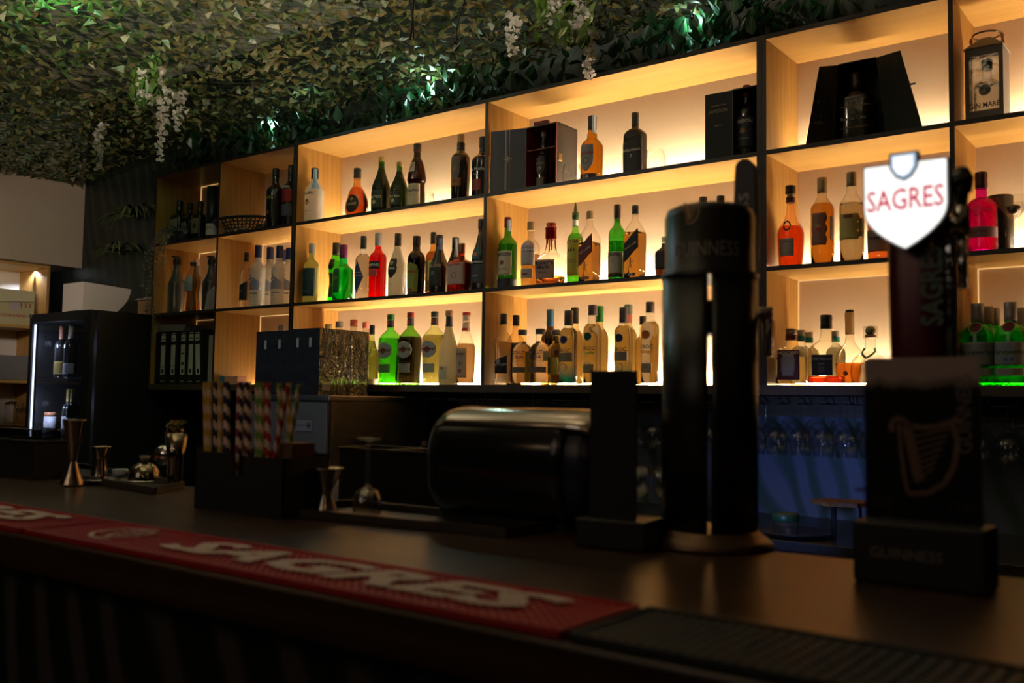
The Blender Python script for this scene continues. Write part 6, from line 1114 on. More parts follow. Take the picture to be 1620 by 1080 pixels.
# upturned small glass
GP = (-1.2008, -1.9617, 1.1045)
pr = [(.0245,0), (.0255,.012), (.0245,.028), (.018,.040), (.005,.046), (.0035,.055), (.0032,.118), (.006,.124), (.021,.128), (.021,.130), (.003,.131)]
q = MB(); q.lathe(pr, 32, cap=False); q.lathe([(.0235,0),(.0243,.012),(.0232,.028),(.016,.038),(.0005,.041)], 32, cap=False)
tag(q.build('stemmed_glass', glass('thick_clear_glass', (.84,.82,.78), 3.0), None, GP), 'small stemmed glass upside down on the drip tray', 'glass')
# cloche, plate, tea light, garnish glass on the left
CLP = (-2.0299, -1.8695, 1.1045)
t = thing('cloche', 'small shiny dome cover with knob on the left tray', 'cloche', CLP)
q = MB(); q.lathe([(.048,0), (.050,.002), (.040,.003)], 32); q.build('plate', CHROME, t)
q = MB(); q.lathe([(.036,.004), (.035,.016), (.028,.032), (.014,.042), (.001,.044)], 32, cap=False); q.build('dome', mat('dark_chrome', (.35,.30,.22), .08, 1.0), t)
q = MB(); q.lathe([(.006,.044), (.010,.050), (.012,.058), (.001,.059)], 20); q.build('knob', mat('pale_knob', (.3,.26,.22), .4), t)
lathe_thing('steel_dish', CHROME, [(.020,0), (.046,.007), (.045,.008), (.018,.002), (.001,.002)], (-2.061, -1.9544, 1.1045), 'flat shiny steel dish in front of the short jigger', 'dish', cap=False)
lathe_thing('tea_light', mat('milky_wax', (.45,.5,.62), .4), [(.018,0), (.019,.001), (.019,.016), (.017,.017), (.001,.016)], (-2.1961, -1.8316, 1.1045), 'small whitish tea light cup between jigger and cloche', 'candle')
t = thing('garnish_glass', 'metal cup holding pink and yellow garnish flowers left of the straws', 'cup', (-1.8671, -1.8968, 1.115))
q = MB(); q.lathe([(.016,-.014), (.019,.05), (.024,.105), (.0225,.105), (.001,.06)], 24, cap=False); q.build('cup', mat('dark_chrome', (.35,.30,.22), .08, 1.0), t)
q = MB()
random.seed(3)
for k in range(46):
    a = random.random()*6.28; r_ = .021*random.random()**.5; z = .105+.028*random.random(); p0 = Vector((r_*math.cos(a), r_*math.sin(a), z)); s_ = .008
    u_ = Vector((random.uniform(-1,1), random.uniform(-1,1), random.uniform(-1,1))).normalized()*s_; v_ = u_.cross(Vector((.3,.9,.2))).normalized()*s_
    q.poly([p0-u_, p0-v_*.6, p0+u_, p0+v_*.6], k % 3)
q.build('petals', [mat('petal_pink', (.55,.12,.12), .7), mat('petal_yellow', (.55,.45,.12), .7), mat('petal_green', (.15,.28,.06), .7)], t)
q = MB(); q.lathe([(.0,-.004), (.022,-.004), (.022,.004), (.0,.004)], 20); o = q.build('round_handle', CHROME, t, (-.03, -.012, .055)); o.rotation_euler = (PI/2, 0, .5)
# black crate far left
CB = (-2.1253, -2.0115, 1.1005)
t = thing('plastic_crate', 'black plastic crate at the far left end of the bar', 'crate', (CB[0]-.56, CB[1], CT+.0005))
q = MB(); q.box((0,0,0), (.42,.10,.004)); q.box((0,0,.004), (.42,.004,.085)); q.box((0,.096,.004), (.42,.10,.085)); q.box((0,.004,.004), (.004,.096,.085)); q.box((.416,.004,.004), (.42,.096,.085)); q.build('crate_body', BLACKM, t)
q = MB(); q.box((-.004,-.004,.085), (.424,.104,.092), bev=.002); q.build('rim', BLACKM, t)
q = MB(); q.box((.01,.01,.092), (.41,.09,.118), bev=.006); q.build('clear_lid', glass('smoky_lid', (.35,.35,.36)), t)

# straw caddy
SCx0, SCx1 = -1.5114, -1.2664; SCy = -2.0911
t = thing('straw_caddy', 'black two compartment bar caddy holding striped paper straws', 'caddy', (SCx0, SCy, CT+.0005))
w_ = SCx1-SCx0
q = MB()
for a, b_ in (((0,0,0),(w_,.10,.003)), ((0,0,.003),(.003,.10,.108)), ((w_-.003,0,.003),(w_,.10,.100)), ((0,.097,.003),(w_,.10,.105)), ((w_*.5-.0015,.003,.003),(w_*.5+.0015,.097,.10)),
             ((0,0,.003),(w_*.46,.003,.103)), ((w_*.46,0,.003),(w_*.56,.003,.065)), ((w_*.56,0,.003),(w_,.003,.100))): q.box(a, b_)
q.build('caddy_body', BLACKM, t)
def paper_straw(c, loc, lean, label):
    q = MB(); n_ = 12; m_ = 46; L_ = .224; r_ = .0046
    for ri, rr_ in enumerate((r_, r_*.86)):
        rg = [[q.bm.verts.new((rr_*math.cos(2*PI*k/n_), rr_*math.sin(2*PI*k/n_), L_*j/m_)) for k in range(n_)] for j in range(m_+1)]
        for j in range(m_):
            for k in range(n_):
                F = q.bm.faces.new((rg[j][k], rg[j][(k+1)%n_], rg[j+1][(k+1)%n_], rg[j+1][k])); F.smooth = True
                F.material_index = 1 if ((k*1.0 + j*2.0) % 12) < 6 else 0
    o = q.build('paper_straw', [mat('straw_paper', (.80,.66,.56), .7), c], None, loc)
    o.rotation_euler = (lean[1], lean[0], 0); return tag(o, label, 'straw', 'striped paper straws in the black caddy')
YL, NV, RD, GN = mat('straw_yellow', (.62,.38,.05), .7), mat('straw_navy', (.012,.015,.06), .7), mat('straw_red', (.50,.02,.02), .7), mat('straw_green', (.20,.36,.06), .7)
cn = {'Y': (YL, 'yellow'), 'N': (NV, 'navy'), 'R': (RD, 'red'), 'G': (GN, 'green')}
seq = 'YYNYNNRNRNGGR'
random.seed(11)
k = 0
xs_ = [SCx0+.010 + (w_*.70)*i/(len(seq)-1) for i in range(len(seq))]
dup = {}
for i, c in enumerate(seq):
    y_ = SCy + (.016 if i % 2 else .021) + random.uniform(-.002, .002)
    m_, nm = cn[c]
    lab = '%s and white paper straw, %s from the left in the front row of the caddy' % (nm, ORD[i])
    paper_straw(m_, (xs_[i], y_, CT+.0045), (random.uniform(-.07,-.03), random.uniform(-.03,.03)), lab)
for i, c in enumerate('YNRGRNGY'):
    m_, nm = cn[c]
    paper_straw(m_, (SCx0+.02+(w_*.62)*i/7, SCy+.075, CT+.0045), (random.uniform(-.05,.05), random.uniform(-.05,.04)), '%s and white paper straw, %s from the left in the rear row of the caddy' % (nm, ORD[i]))
paper_straw(GN, (SCx0+w_*.72, SCy+.05, CT+.0045), (.17, -.02), 'green and white straw leaning right, clear of the bundle')
paper_straw(RD, (SCx0+w_*.68, SCy+.025, CT+.0045), (.24, 0), 'red and white straw leaning furthest right out of the caddy')
# sachets behind the straws
for k in range(9):
    q = MB(); q.box((0,0,0), (.0028,.050,.080)); o = q.build('sugar_sachet', mat(['sachet_brown','sachet_tan'][k%2], [(.14,.05,.025),(.30,.17,.10)][k%2], .7), None, (SCx0+w_*.72+.0045*k, SCy+.035, CT+.045)); o.rotation_euler = (0,.12,0)
    tag(o, 'slim brown sachet in the right part of the straw caddy, %s from the left' % ORD[k], 'sachet', 'sachets in the straw caddy')
# napkin holder with round shouldered walls
NX = -1.365; NY = -1.9818
t = thing('napkin_holder', 'black napkin holder with round shouldered walls right of the straws', 'napkin holder', (NX-.02, NY, CT+.0005))
def round_wall(x0, x1, h, yy, th=.003):
    pts = [(x0,yy,0), (x1,yy,0), (x1,yy,h-.02)] + [(x1-.02+.02*math.cos(a), yy, h-.02+.02*math.sin(a)) for a in [PI/2*k/6 for k in range(1,7)]] + [(x0+.02-.02*math.sin(a), yy, h-.02+.02*math.cos(a)) for a in [PI/2*k/6 for k in range(0,7)]]
    return pts, (0,th,0)
for x0, x1, h, yy in ((-.035,.008,.106,.0), (.030,.080,.110,.0), (-.035,.080,.045,-.02)):
    q = MB(); p_, d_ = round_wall(x0,x1,h,yy); q.prism(p_, d_); q.build('holder_wall', BLACKM, t)
q = MB(); q.box((-.035,-.02,0), (.08,.085,.003)); q.build('holder_base', BLACKM, t)
NPK = mat('napkin_paper', (.42,.33,.27), .85, bump=.1)
q = MB()
for k in range(14): q.box((0+.0004*(k%2),.008,.004+.0048*k), (.028,.078,.0082+.0048*k), bev=.0012)
tag(q.build('napkin_stack', NPK, None, (NX-.018, NY, CT+.0005)), 'stack of folded beige napkins in the black holder', 'napkins')

# black bins and bottles behind the bar edge
def bin_(label, x0, x1, y0, y1, h):
    t = thing('storage_bin', label, 'bin', (x0, y0, .9305))
    q = MB(); a, b_ = x1-x0, y1-y0
    for p0, p1 in (((0,0,0),(a,b_,.003)), ((0,0,.003),(a,.003,h)), ((0,b_-.003,.003),(a,b_,h)), ((0,.003,.003),(.003,b_-.003,h)), ((a-.003,.003,.003),(a,b_-.003,h))): q.box(p0, p1)
    q.build('bin_body', BLACK, t); q = MB()
    for p0, p1 in (((-.004,-.004,h),(a+.004,.003,h+.005)), ((-.004,b_-.003,h),(a+.004,b_+.004,h+.005)), ((-.004,.003,h),(.003,b_-.003,h+.005)), ((a-.003,.003,h),(a+.004,b_-.003,h+.005))): q.box(p0, p1)
    q.build('rim', BLACK, t)
bin_('black upright bin behind the upturned glass', -1.6438, -1.4925, -1.62, -1.50, 0.2562)
bin_('wider black bin between the upturned glass and the rounded dispenser', -1.4473, -1.268, -1.66, -1.50, 0.2585)
lathe_thing('white_tub', mat('white_red_tub', (.5,.52,.7), .4), [(.022,0), (.024,.002), (.024,.165), (.020,.172), (.012,.185)], (-1.7314, -1.56, .9305), 'slim white bottle peeking out beside the jigger', 'bottle')

# rounded towel dispenser with chrome top
TX0, TX1 = -1.1056, -0.7721
t = thing('towel_dispenser', 'black barrel shaped towel dispenser with chrome top strip on the bar', 'dispenser', (TX0, -1.845, CT+.0005))
TH = 0.1902; TD = .085; LW = TX1-TX0
GB = mat('gloss_black_plastic', (.010,.010,.012), .16, 0, .6)
def dsec(s, n_=28):
    out = []
    for k in range(n_):
        a = 2*PI*k/n_; c_, s_ = math.cos(a), math.sin(a); q_ = sqr(a, 2.7)
        out.append((q_*c_*TD*s, TH/2+ (TH/2-.002)*q_*s_*s))
    return out
q = MB(); st = [(0,.80), (.006,.90), (.018,.97), (.04,1.0), (LW-.07,1.0), (LW-.055,.985), (LW-.05,.93)]
rings = []
for x, s in st: rings.append([q.bm.verts.new((x, y, max(.001, z))) for y, z in dsec(s)])
for A, B_ in zip(rings, rings[1:]):
    n_ = len(A)
    for k in range(n_):
        F = q.bm.faces.new((A[k], A[(k+1)%n_], B_[(k+1)%n_], B_[k])); F.smooth = True
q.bm.faces.new(rings[0]); q.bm.faces.new(rings[-1][::-1]); q.build('barrel', GB, t)
q = MB(); rings = []
for x, s in ((.022,.985),(.04,1.012),(LW-.055,1.012),(LW-.03,.98),(LW-.012,.90),(LW,.7)):
    sec = dsec(s); top = [sec[k] for k in range(3, 12)]; rings.append([q.bm.verts.new((x, y, z)) for y, z in top])
for A, B_ in zip(rings, rings[1:]):
    for k in range(len(A)-1):
        F = q.bm.faces.new((A[k], A[k+1], B_[k+1], B_[k])); F.smooth = True
o = q.build('chrome_top', mat('warm_chrome', (.62,.55,.48), .18, 1.0), t)
mo = o.modifiers.new('t', 'SOLIDIFY'); mo.thickness = .0015; mo.offset = 1
q = MB(); rings = []
for x, s in ((LW-.05,.90),(LW-.03,.90),(LW-.008,.80),(LW,.6)): rings.append([q.bm.verts.new((x, y, max(.001, z))) for y, z in dsec(s)])
for A, B_ in zip(rings, rings[1:]):
    n_ = len(A)
    for k in range(n_): q.bm.faces.new((A[k], A[(k+1)%n_], B_[(k+1)%n_], B_[k])).smooth = True
q.bm.faces.new(rings[-1][::-1]); q.build('end_cap', mat('navy_plastic', (.012,.014,.035), .3), t)
q = MB(); q.box((.02,-.05,0), (LW-.06,.05,.012)); q.build('foot', BLACKM, t)

# menu stand: black upright board in a heavy base
MSx = -0.7015; MSy = -1.9915
t = thing('menu_stand', 'tall narrow black board standing in a black base block', 'menu stand', (MSx, MSy, CT+.0005), .12)
q = MB(); q.box((-.045,-.005,0), (.060,.075,.040), bev=.003); q.build('base_block', mat('stand_base_black', (.008,.007,.006), .5), t)
q = MB(); q.box((-.035,.020,.040), (.035,.026,0.2464)); q.build('board', mat('slate_board', (.012,.012,.014), .8), t)

# ------------------------------------------------------------------ stout tower
GX, GY = -0.6098, -1.8585
gt = thing('beer_tower', 'thick black round beer tower with gold harp and split column', 'beer tower', (GX, GY, CT+.0005))
gz = lambda py: 0
Z_T, Z_C, Z_B = 0.4906, 0.3814, .022
GR_ = 0.0684
SATB = mat('satin_black', (.012,.010,.010), .33, 0, .5)
va = math.atan2(GX, -3.133-GY) # bearing from tower to the viewer's stand, for the slit
ang = math.atan2(-3.133-GY, -GX)   # direction towards the camera side of the bar
q = MB()
def half(sign, gap, r_, z0, z1, par):
    q = MB(); n_ = 26; ring = []
    u_ = Vector((math.cos(ang), math.sin(ang))); v_ = Vector((-u_.y, u_.x))*sign
    pts = []
    a0 = math.asin(gap/r_)
    for k in range(n_+1):
        a = a0 + (PI-2*a0)*k/n_
        pts.append(u_*math.cos(a)*r_ + v_*math.sin(a)*r_)
    bm_ = q.bm; zs = [z0, z1]
    A = [bm_.verts.new((p_.x, p_.y, z0)) for p_ in pts]; B_ = [bm_.verts.new((p_.x, p_.y, z1)) for p_ in pts]
    for k in range(n_): bm_.faces.new((A[k], A[k+1], B_[k+1], B_[k])).smooth = True
    bm_.faces.new((A[-1], A[0], B_[0], B_[-1])); bm_.faces.new(A[::-1]); bm_.faces.new(B_)
    return q.build('column_half', SATB, par)
half(1, .0030, GR_, Z_B, Z_C, gt); half(-1, .0030, GR_, Z_B, Z_C, gt)
q = MB(); hz = 0.302, 0.3484
q.lathe([(GR_*.55, hz[0]), (GR_*.55, hz[1])], 24); q.build('bridge', SATB, gt)
q = MB(); q.lathe([(GR_*1.32, 0), (GR_*1.34, .004), (GR_*1.2, .012), (GR_*1.04, .020), (GR_*1.02, .0235)], 48); q.build('base_flange', mat('bronze_base', (.16,.10,.06), .35, .8), gt)
q = MB(); q.lathe([(GR_*1.02, Z_C), (GR_*1.03, Z_C+.006), (GR_*.95, Z_C+.010), (GR_*.95, Z_T-.020), (GR_*.90, Z_T-.009), (GR_*.72, Z_T-.003), (.001, Z_T)], 48, cap=False); q.lathe([(GR_*1.02, Z_C), (.001, Z_C)], 48, cap=False); cp = q.build('head', SATB, gt)
def ringmap(zc, a_c, r_): return lambda a, b: Vector((r_*math.cos(ang+a_c+a/r_), r_*math.sin(ang+a_c+a/r_), zc+b))
text('lettering', 'GUINNESS', .030, mat('silver_print', (.36,.33,.30), .4, .3), cp, ringmap(Z_C+.036, -.10, GR_*.958), width=.098)
def harp(name, parent, fn, s, m, thick=.05):
    """harp emblem drawn as ribbons; fn maps (u,v) in units of s"""
    q = MB()
    def rib(pl, w_, lift=0):
        for i in range(len(pl)-1):
            a, b_ = Vector(pl[i]), Vector(pl[i+1]); d_ = (b_-a)
            if d_.length < 1e-9: continue
            nn = Vector((-d_.y, d_.x)).normalized()*w_/2
            q.poly([fn((a+nn).x*s, (a+nn).y*s), fn((b_+nn).x*s, (b_+nn).y*s), fn((b_-nn).x*s, (b_-nn).y*s), fn((a-nn).x*s, (a-nn).y*s)])
    rib([(-.30,.42), (-.28,.10), (-.24,-.25), (-.20,-.48)], .05)                              # fore pillar
    rib([(-.20,.38), (-.12,.0), (-.06,-.30), (-.04,-.34)], .13)                               # sound box
    rib([(-.38,.30), (-.40,.40), (-.33,.48), (-.24,.46), (-.16,.38), (.0,.36), (.18,.38), (.34,.44), (.44,.50)], .07)   # neck
    rib([(.36,.42), (.42,.20), (.38,-.10), (.26,-.34), (.06,-.48), (-.20,-.50)], .07)         # curved bow
    for k in range(7):
        x = -.10+.0*k; y = .26-.10*k
        rib([(-.12+.018*k, .24-.085*k), (.34-.035*k, .36-.085*k)], .028)
    return q.build(name, m, parent)
GOLDP = mat('gold_print', (.34,.20,.08), .35, .5)
harp('harp_emblem', cp, ringmap(0.4737-.004, -.42, GR_*.955), .030, GOLDP)
# tap and handle on its right
q = MB(); HX, HY = .052, .030
q.tube([(HX-.02, HY, Z_C-.05), (HX+.028, HY+.012, Z_C-.05)], .011, 12); q.tube([(HX+.02, HY+.010, Z_C-.05), (HX+.02, HY+.01, Z_C-.11)], .008, 12, r2=.006); q.build('tap_spout', CHROME, gt)
q = MB(); zt = 0.5631
pts0 = [(-.017,0), (.017,0), (.021,.5), (.018,.93), (.0,1.0), (-.016,.97), (-.020,.5)]
q.prism([(HX-.010+x*.95, HY-.004, Z_C-.045+(zt-Z_C+.045)*y) for x, y in pts0], (0,.016,0))
bmesh.ops.bevel(q.bm, geom=[e for e in q.bm.edges], offset=.003, segments=2, affect='EDGES')
hd = q.build('tap_handle', BLACK, gt)
text('lettering', 'GUINNESS', .022, mat('silver_print', (.36,.33,.30), .4, .3), hd, lambda a, b: Vector((HX-.010-b, HY-.0048, Z_C+.065+a)), width=.125)

# ------------------------------------------------------------------ illuminated red lager tower
SX, SY = -0.3102, -1.90
st_ = thing('beer_tower', 'red column beer tower with glowing white shield sign', 'beer tower', (SX, SY, CT+.0005))
SW = 0.0354
zsg0, zsg1 = 0.3883, 0.4932
DRED = mat('dark_red_lacquer', (.10,.006,.008), .25, .2, .6)
q = MB(); q.lathe([(SW*1.35, 0), (SW*1.38, .006), (SW*1.15, .016)], 40); q.build('base_flange', CHROME, st_)
q = MB(); hcol = zsg0+.075
q.lathe([(SW*.92, .016), (SW*.80, .10), (SW*.90, .26), (SW*.98, hcol-.02), (SW*.85, hcol)], 40, sq=3.4, sy=.85); q.build('column', DRED, st_)
q = MB(); q.box((SW*.88, -.010, .03), (SW*.93+.008, .010, hcol-.03), bev=.003); q.build('chrome_spine', CHROME, st_)
text('lettering', 'SAGRES', .034, mat('silver_green_print', (.09,.13,.11), .4, .3), st_, lambda a, b: Vector((SW*.66-b, -SW*.83-.0006, hcol-.118+a)), width=.095, bold=.001)
shp = [(-.5,.36), (-.18,.42), (.18,.47), (.5,.53)]
W2 = 0.0486; Hs = 0.104
def shield_pts(k=1.0):
    o = [(-W2*k, Hs*.5*k), (W2*k, Hs*.5*k), (W2*k, -.02*Hs)]
    for i in range(1, 9):
        a = i/8; o.append((W2*k*(1-a**1.7), -.02*Hs - (.52*Hs*k-.02*Hs)*(a**.85)))
    for i in range(7, 0, -1):
        a = i/8; o.append((-W2*k*(1-a**1.7), -.02*Hs - (.52*Hs*k-.02*Hs)*(a**.85)))
    o.append((-W2*k, -.02*Hs)); return o
zc_ = (zsg0+zsg1)/2; YS = -.058
q = MB(); q.prism([(x, YS, zc_+z) for x, z in shield_pts(1.0)], (0,.020,0)); sg_ = q.build('sign_housing', mat('sign_rim', (.35,.38,.45), .3, .4), st_)
m, t_, o_ = nt('lit_sign_face'); e = t_.nodes.new('ShaderNodeEmission'); e.inputs[0].default_value = (1,.985,.93,1); e.inputs[1].default_value = 1.25; t_.links.new(e.outputs[0], o_.inputs[0])
q = MB(); q.prism([(x-.0, YS-.0015, zc_+z) for x, z in shield_pts(.955)], (0,.0012,0)); fc = q.build('lit_face', m, sg_)
text('lettering', 'SAGRES', .036, emit('sign_red_letters', (.85,.01,.10), .7), fc, XZ(0, YS-.0022, zc_+.006), width=W2*2*.90, bold=.0004)
q = MB(); c9 = [(x*.78,z*.8) for x,z in [(-.021,.021),(.021,.021),(.021,-.002),(.012,-.016),(0,-.022),(-.012,-.016),(-.021,-.002)]]
q.prism([(x-.0, YS-.005, zc_+Hs*.5-.006+z) for x, z in c9], (0,.012,0)); cr_ = q.build('small_crest', mat('crest_rim', (.10,.14,.30), .3, .3), sg_)
q = MB(); q.prism([(x*.84, YS-.0065, zc_+Hs*.5-.006+z*.84) for x, z in c9], (0,.0012,0)); q.build('crest_rim_light', emit('crest_edge_light', (.62,.80,1.0), .8), cr_)
q = MB(); q.prism([(x*.66, YS-.0080, zc_+Hs*.5-.006+z*.66) for x, z in c9], (0,.0012,0)); q.build('crest_face', m, cr_)
q = MB(); q.box((-.03, YS+.02, zc_-.03), (.02, -.02, zc_+.02)); q.build('sign_bracket', BLACKM, st_)
# tap on the right
q = MB(); q.tube([(SW*.9, .0, hcol-.045), (SW*.9+.022, .0, hcol-.040)], .012, 12); q.tube([(SW*.9+.018, 0, hcol-.055), (SW*.9+.018, -.002, hcol-.02)], .009, 12); q.tube([(SW*.9+.018, 0, hcol-.05), (SW*.9+.020, -.01, hcol-.12)], .006, 10); q.build('tap_spout', CHROME, st_)
q = MB(); hz0 = hcol-.02; hz1 = 0.4924
q.lathe([(.006,hz0), (.009,hz0+.02), (.012,hz0+(hz1-hz0)*.35), (.0145,hz0+(hz1-hz0)*.7), (.0135,hz1-.012), (.008,hz1-.002), (.001,hz1)], 24, c=(SW*.9+.018,0,0), sq=2.6, sy=.7); q.build('tap_handle', mat('gloss_black_plastic', (.010,.010,.012), .16, 0, .6), st_)

# ------------------------------------------------------------------ stout card in its holder
FX, FY = -0.2904, -1.9714
t = thing('card_holder', 'black counter card holder with harp card at the right', 'card holder', (FX, FY, CT+.0005))
q = MB(); bw = 0.0713
q.box((-bw,-.030,0), (bw,.035,.070), bev=.004); bs = q.build('base_block', mat('stand_base_black', (.008,.007,.006), .5), t)
text('lettering', 'GUINNESS', .017, mat('base_print', (.22,.19,.17), .5), bs, XZ(-.012,-.0306,.035), width=.078)
cw_ = 0.126; ch0 = .070; ch1 = 0.2583
CX = -0.0009
m, t_, o_ = nt('harp_card'); b = bsdf(t_, (.02,.02,.02), .7, 0, .25); t_.links.new(b.outputs[0], o_.inputs[0])
tc = t_.nodes.new('ShaderNodeTexCoord'); sp = t_.nodes.new('ShaderNodeSeparateXYZ'); t_.links.new(tc.outputs['Generated'], sp.inputs[0])
n = t_.nodes.new('ShaderNodeTexNoise'); n.inputs['Scale'].default_value = 5; t_.links.new(tc.outputs['Generated'], n.inputs['Vector'])
ad = t_.nodes.new('ShaderNodeMath'); ad.operation = 'MULTIPLY_ADD'; ad.inputs[1].default_value = .12; t_.links.new(n.outputs[0], ad.inputs[0]); t_.links.new(sp.outputs[2], ad.inputs[2])
r = t_.nodes.new('ShaderNodeValToRGB'); el = r.color_ramp.elements; el[0].position = .86; el[0].color = (.006,.006,.007,1); el[1].position = .93; el[1].color = (.78,.62,.57,1)
t_.links.new(ad.outputs[0], r.inputs[0]); t_.links.new(r.outputs[0], b.inputs['Base Color'])
q = MB(); q.box((CX-cw_/2, -.002, ch0), (CX+cw_/2, .0005, ch1)); cdm = q.build('printed_card', m, t)
q = MB(); q.box((CX-cw_/2-.002, -.0045, ch0), (CX+cw_/2+.002, -.0030, ch1+.002)); q.build('clear_sleeve', glass('acrylic', (.93,.93,.94)), t)
GPR = mat('dim_gold_print', (.30,.17,.11), .6)
ccz = ch0+(ch1-ch0)*.34
harp('harp_emblem', cdm, lambda a, b: Vector((CX+.002+a, -.0024, ccz+.012+b)), .088, GPR)
text('lettering', 'EST', .016, mat('faint_print', (.06,.05,.045), .5), cdm, XZ(CX-.042, -.0024, ccz-.045)); text('lettering', '1759', .016, mat('faint_print', (.06,.05,.045), .5), cdm, XZ(CX+.042, -.0024, ccz-.045))
text('lettering', 'GUINNESS', .022, mat('card_lettering', (.32,.27,.25), .6), cdm, lambda a, b: Vector((CX+cw_/2-.016-b, -.0026, ch0+(ch1-ch0)*.66+a)), width=.088)

# ------------------------------------------------------------------ camouflage netting, garland, plants, cables
def netz(x, y):
    z = 2.80 + .030*noise.noise((x*.9, y*.9, 2.3)) + .015*noise.noise((x*2.6, y*2.6, 7.1))
    z -= .10*max(0, (-5.3-x))**1.5 * .6
    return z
NX0, NX1, NY0, NY1 = -6.38, .35, -3.0, .20
random.seed(21)
q = MB(); bmn = q.bm
px_ = .041
rows = int((NY1-NY0)/px_)
for j in range(rows):
    yb = NY0 + j*px_
    x = NX0 + random.random()*.03
    while x < NX1:
        x += random.uniform(.036, .060)
        y = yb + random.uniform(-.010, .010)
        if noise.noise((x*1.7, y*2.6, 11.0)) > .42 + .25*random.random(): continue
        if y < -.45 and noise.noise((x*2.2, y*11, 4.0)) > .02 + .9*random.random()**2: continue
        z = netz(x, y) + random.uniform(-.012, .012)
        if x > .35 or z > 3.03: continue
        s_ = random.uniform(.021, .035)
        yaw = random.uniform(-1.2, 1.2) + (PI if random.random() < .5 else 0); tilt = random.gauss(0, .42); roll = random.gauss(0, .45)
        R_ = Matrix.Rotation(yaw, 3, 'Z') @ Matrix.Rotation(tilt, 3, 'X') @ Matrix.Rotation(roll, 3, 'Y')
        c_ = Vector((x, y, z)); cu = random.uniform(.25, .8)*s_*random.choice((-1, 1))
        A = c_ + R_ @ Vector((-s_*.95, -s_*.35, cu)); B_ = c_ + R_ @ Vector((-s_*.2, -s_*.85, 0)); D_ = c_ + R_ @ Vector((s_*.95, s_*.35, cu)); E_ = c_ + R_ @ Vector((s_*.25, s_*.85, 0))
        v = [bmn.verts.new(k_) for k_ in (A, B_, D_, E_)]
        bmn.faces.new((v[0], v[1], v[3])); bmn.faces.new((v[1], v[2], v[3]))
m, t_, o_ = nt('camouflage_cloth')
tc = t_.nodes.new('ShaderNodeTexCoord'); n = t_.nodes.new('ShaderNodeTexNoise'); n.inputs['Scale'].default_value = 7.5; n.inputs['Detail'].default_value = 2; t_.links.new(tc.outputs['Object'], n.inputs['Vector'])
r = t_.nodes.new('ShaderNodeValToRGB'); r.color_ramp.interpolation = 'CONSTANT'; el = r.color_ramp.elements
el[0].position = 0; el[0].color = (.018,.022,.012,1); el[1].position = .38; el[1].color = (.060,.10,.026,1)
for pos, c_ in ((.46, (.14,.115,.042,1)), (.54, (.075,.11,.035,1)), (.60, (.17,.155,.06,1)), (.68, (.035,.05,.022,1))):
    k_ = el.new(pos); k_.color = c_
t_.links.new(n.outputs[0], r.inputs[0])
d_ = t_.nodes.new('ShaderNodeBsdfDiffuse'); gl_ = t_.nodes.new('ShaderNodeBsdfGlossy'); gl_.inputs['Roughness'].default_value = .45; tl = t_.nodes.new('ShaderNodeBsdfTranslucent')
t_.links.new(r.outputs[0], d_.inputs[0]); t_.links.new(r.outputs[0], tl.inputs[0])
m1 = t_.nodes.new('ShaderNodeMixShader'); m1.inputs[0].default_value = .30; t_.links.new(d_.outputs[0], m1.inputs[1]); t_.links.new(tl.outputs[0], m1.inputs[2])
m2 = t_.nodes.new('ShaderNodeMixShader'); m2.inputs[0].default_value = .05; t_.links.new(m1.outputs[0], m2.inputs[1]); t_.links.new(gl_.outputs[0], m2.inputs[2]); t_.links.new(m2.outputs[0], o_.inputs[0])
net = q.build('camouflage_net', m)
tag(net, 'green and brown camouflage netting of curled leaf cut cloth slung under the ceiling', 'netting', None, 'stuff')
q = MB()
def cord(a, b_, n_=26):
    pts = [Vector((a[0]+(b_[0]-a[0])*i/n_, a[1]+(b_[1]-a[1])*i/n_, 0)) for i in range(n_+1)]
    for p_ in pts: p_.z = netz(p_.x, p_.y)+.012
    q.tube(pts, .0012, 3)
stp = .085; Wn = NX1-NX0; Hn = NY1-NY0
k = 0
x = NX0-Hn
while x < NX1:
    x += stp
    for sgn in (1, -1):
        ya, yb = (NY0, NY1) if sgn == 1 else (NY1, NY0)
        x0, x1 = x, x+Hn
        t0 = max(0, (NX0-x0)/Hn); t1 = min(1, (NX1-x0)/Hn)
        if t1 - t0 > .03: cord((x0+Hn*t0, ya+(yb-ya)*t0), (x0+Hn*t1, ya+(yb-ya)*t1))
q.build('knotted_cord', mat('net_cord', (.02,.02,.014), .8), net)

# garland of ivy along the top of the shelves
q = MB(); random.seed(5)
for k in range(2000):
    x = random.uniform(-5.3, .2); y = random.uniform(.03, .25); z = random.uniform(2.62, 2.79)
    if min(abs(x-c_) for c_ in (-2.95, -4.1, -1.55)) > .42*random.random()+.1 and random.random() > .22: continue
    if x < -5.05: z = random.uniform(2.45, 2.8); y = random.uniform(.15, .29)
    s_ = random.uniform(.022, .045); R_ = Matrix.Rotation(random.uniform(0, 6.28), 3, 'Z') @ Matrix.Rotation(random.uniform(.3, 1.7), 3, 'X') @ Matrix.Rotation(random.uniform(-.5, .5), 3, 'Y')
    c_ = Vector((x, y, z))
    pts = [c_ + R_ @ Vector(p_)*s_ for p_ in ((0,-.9,0), (.5,-.5,.12), (.62,.0,.15), (.35,.6,.1), (0,1.15,-.1), (-.35,.6,.1), (-.62,.0,.15), (-.5,-.5,.12))]
    vs = [q.bm.verts.new(p_) for p_ in pts]
    q.bm.faces.new((vs[0], vs[1], vs[2], vs[3], vs[4])); q.bm.faces.new((vs[0], vs[4], vs[5], vs[6], vs[7]))
IVY = mat('ivy_leaf', (.007,.032,.010), .32, 0, .5, vary=.5, bscale=6)
o = q.build('ivy_garland', IVY); tag(o, 'dark green ivy garland piled along the top of the shelves', 'garland', None, 'stuff')

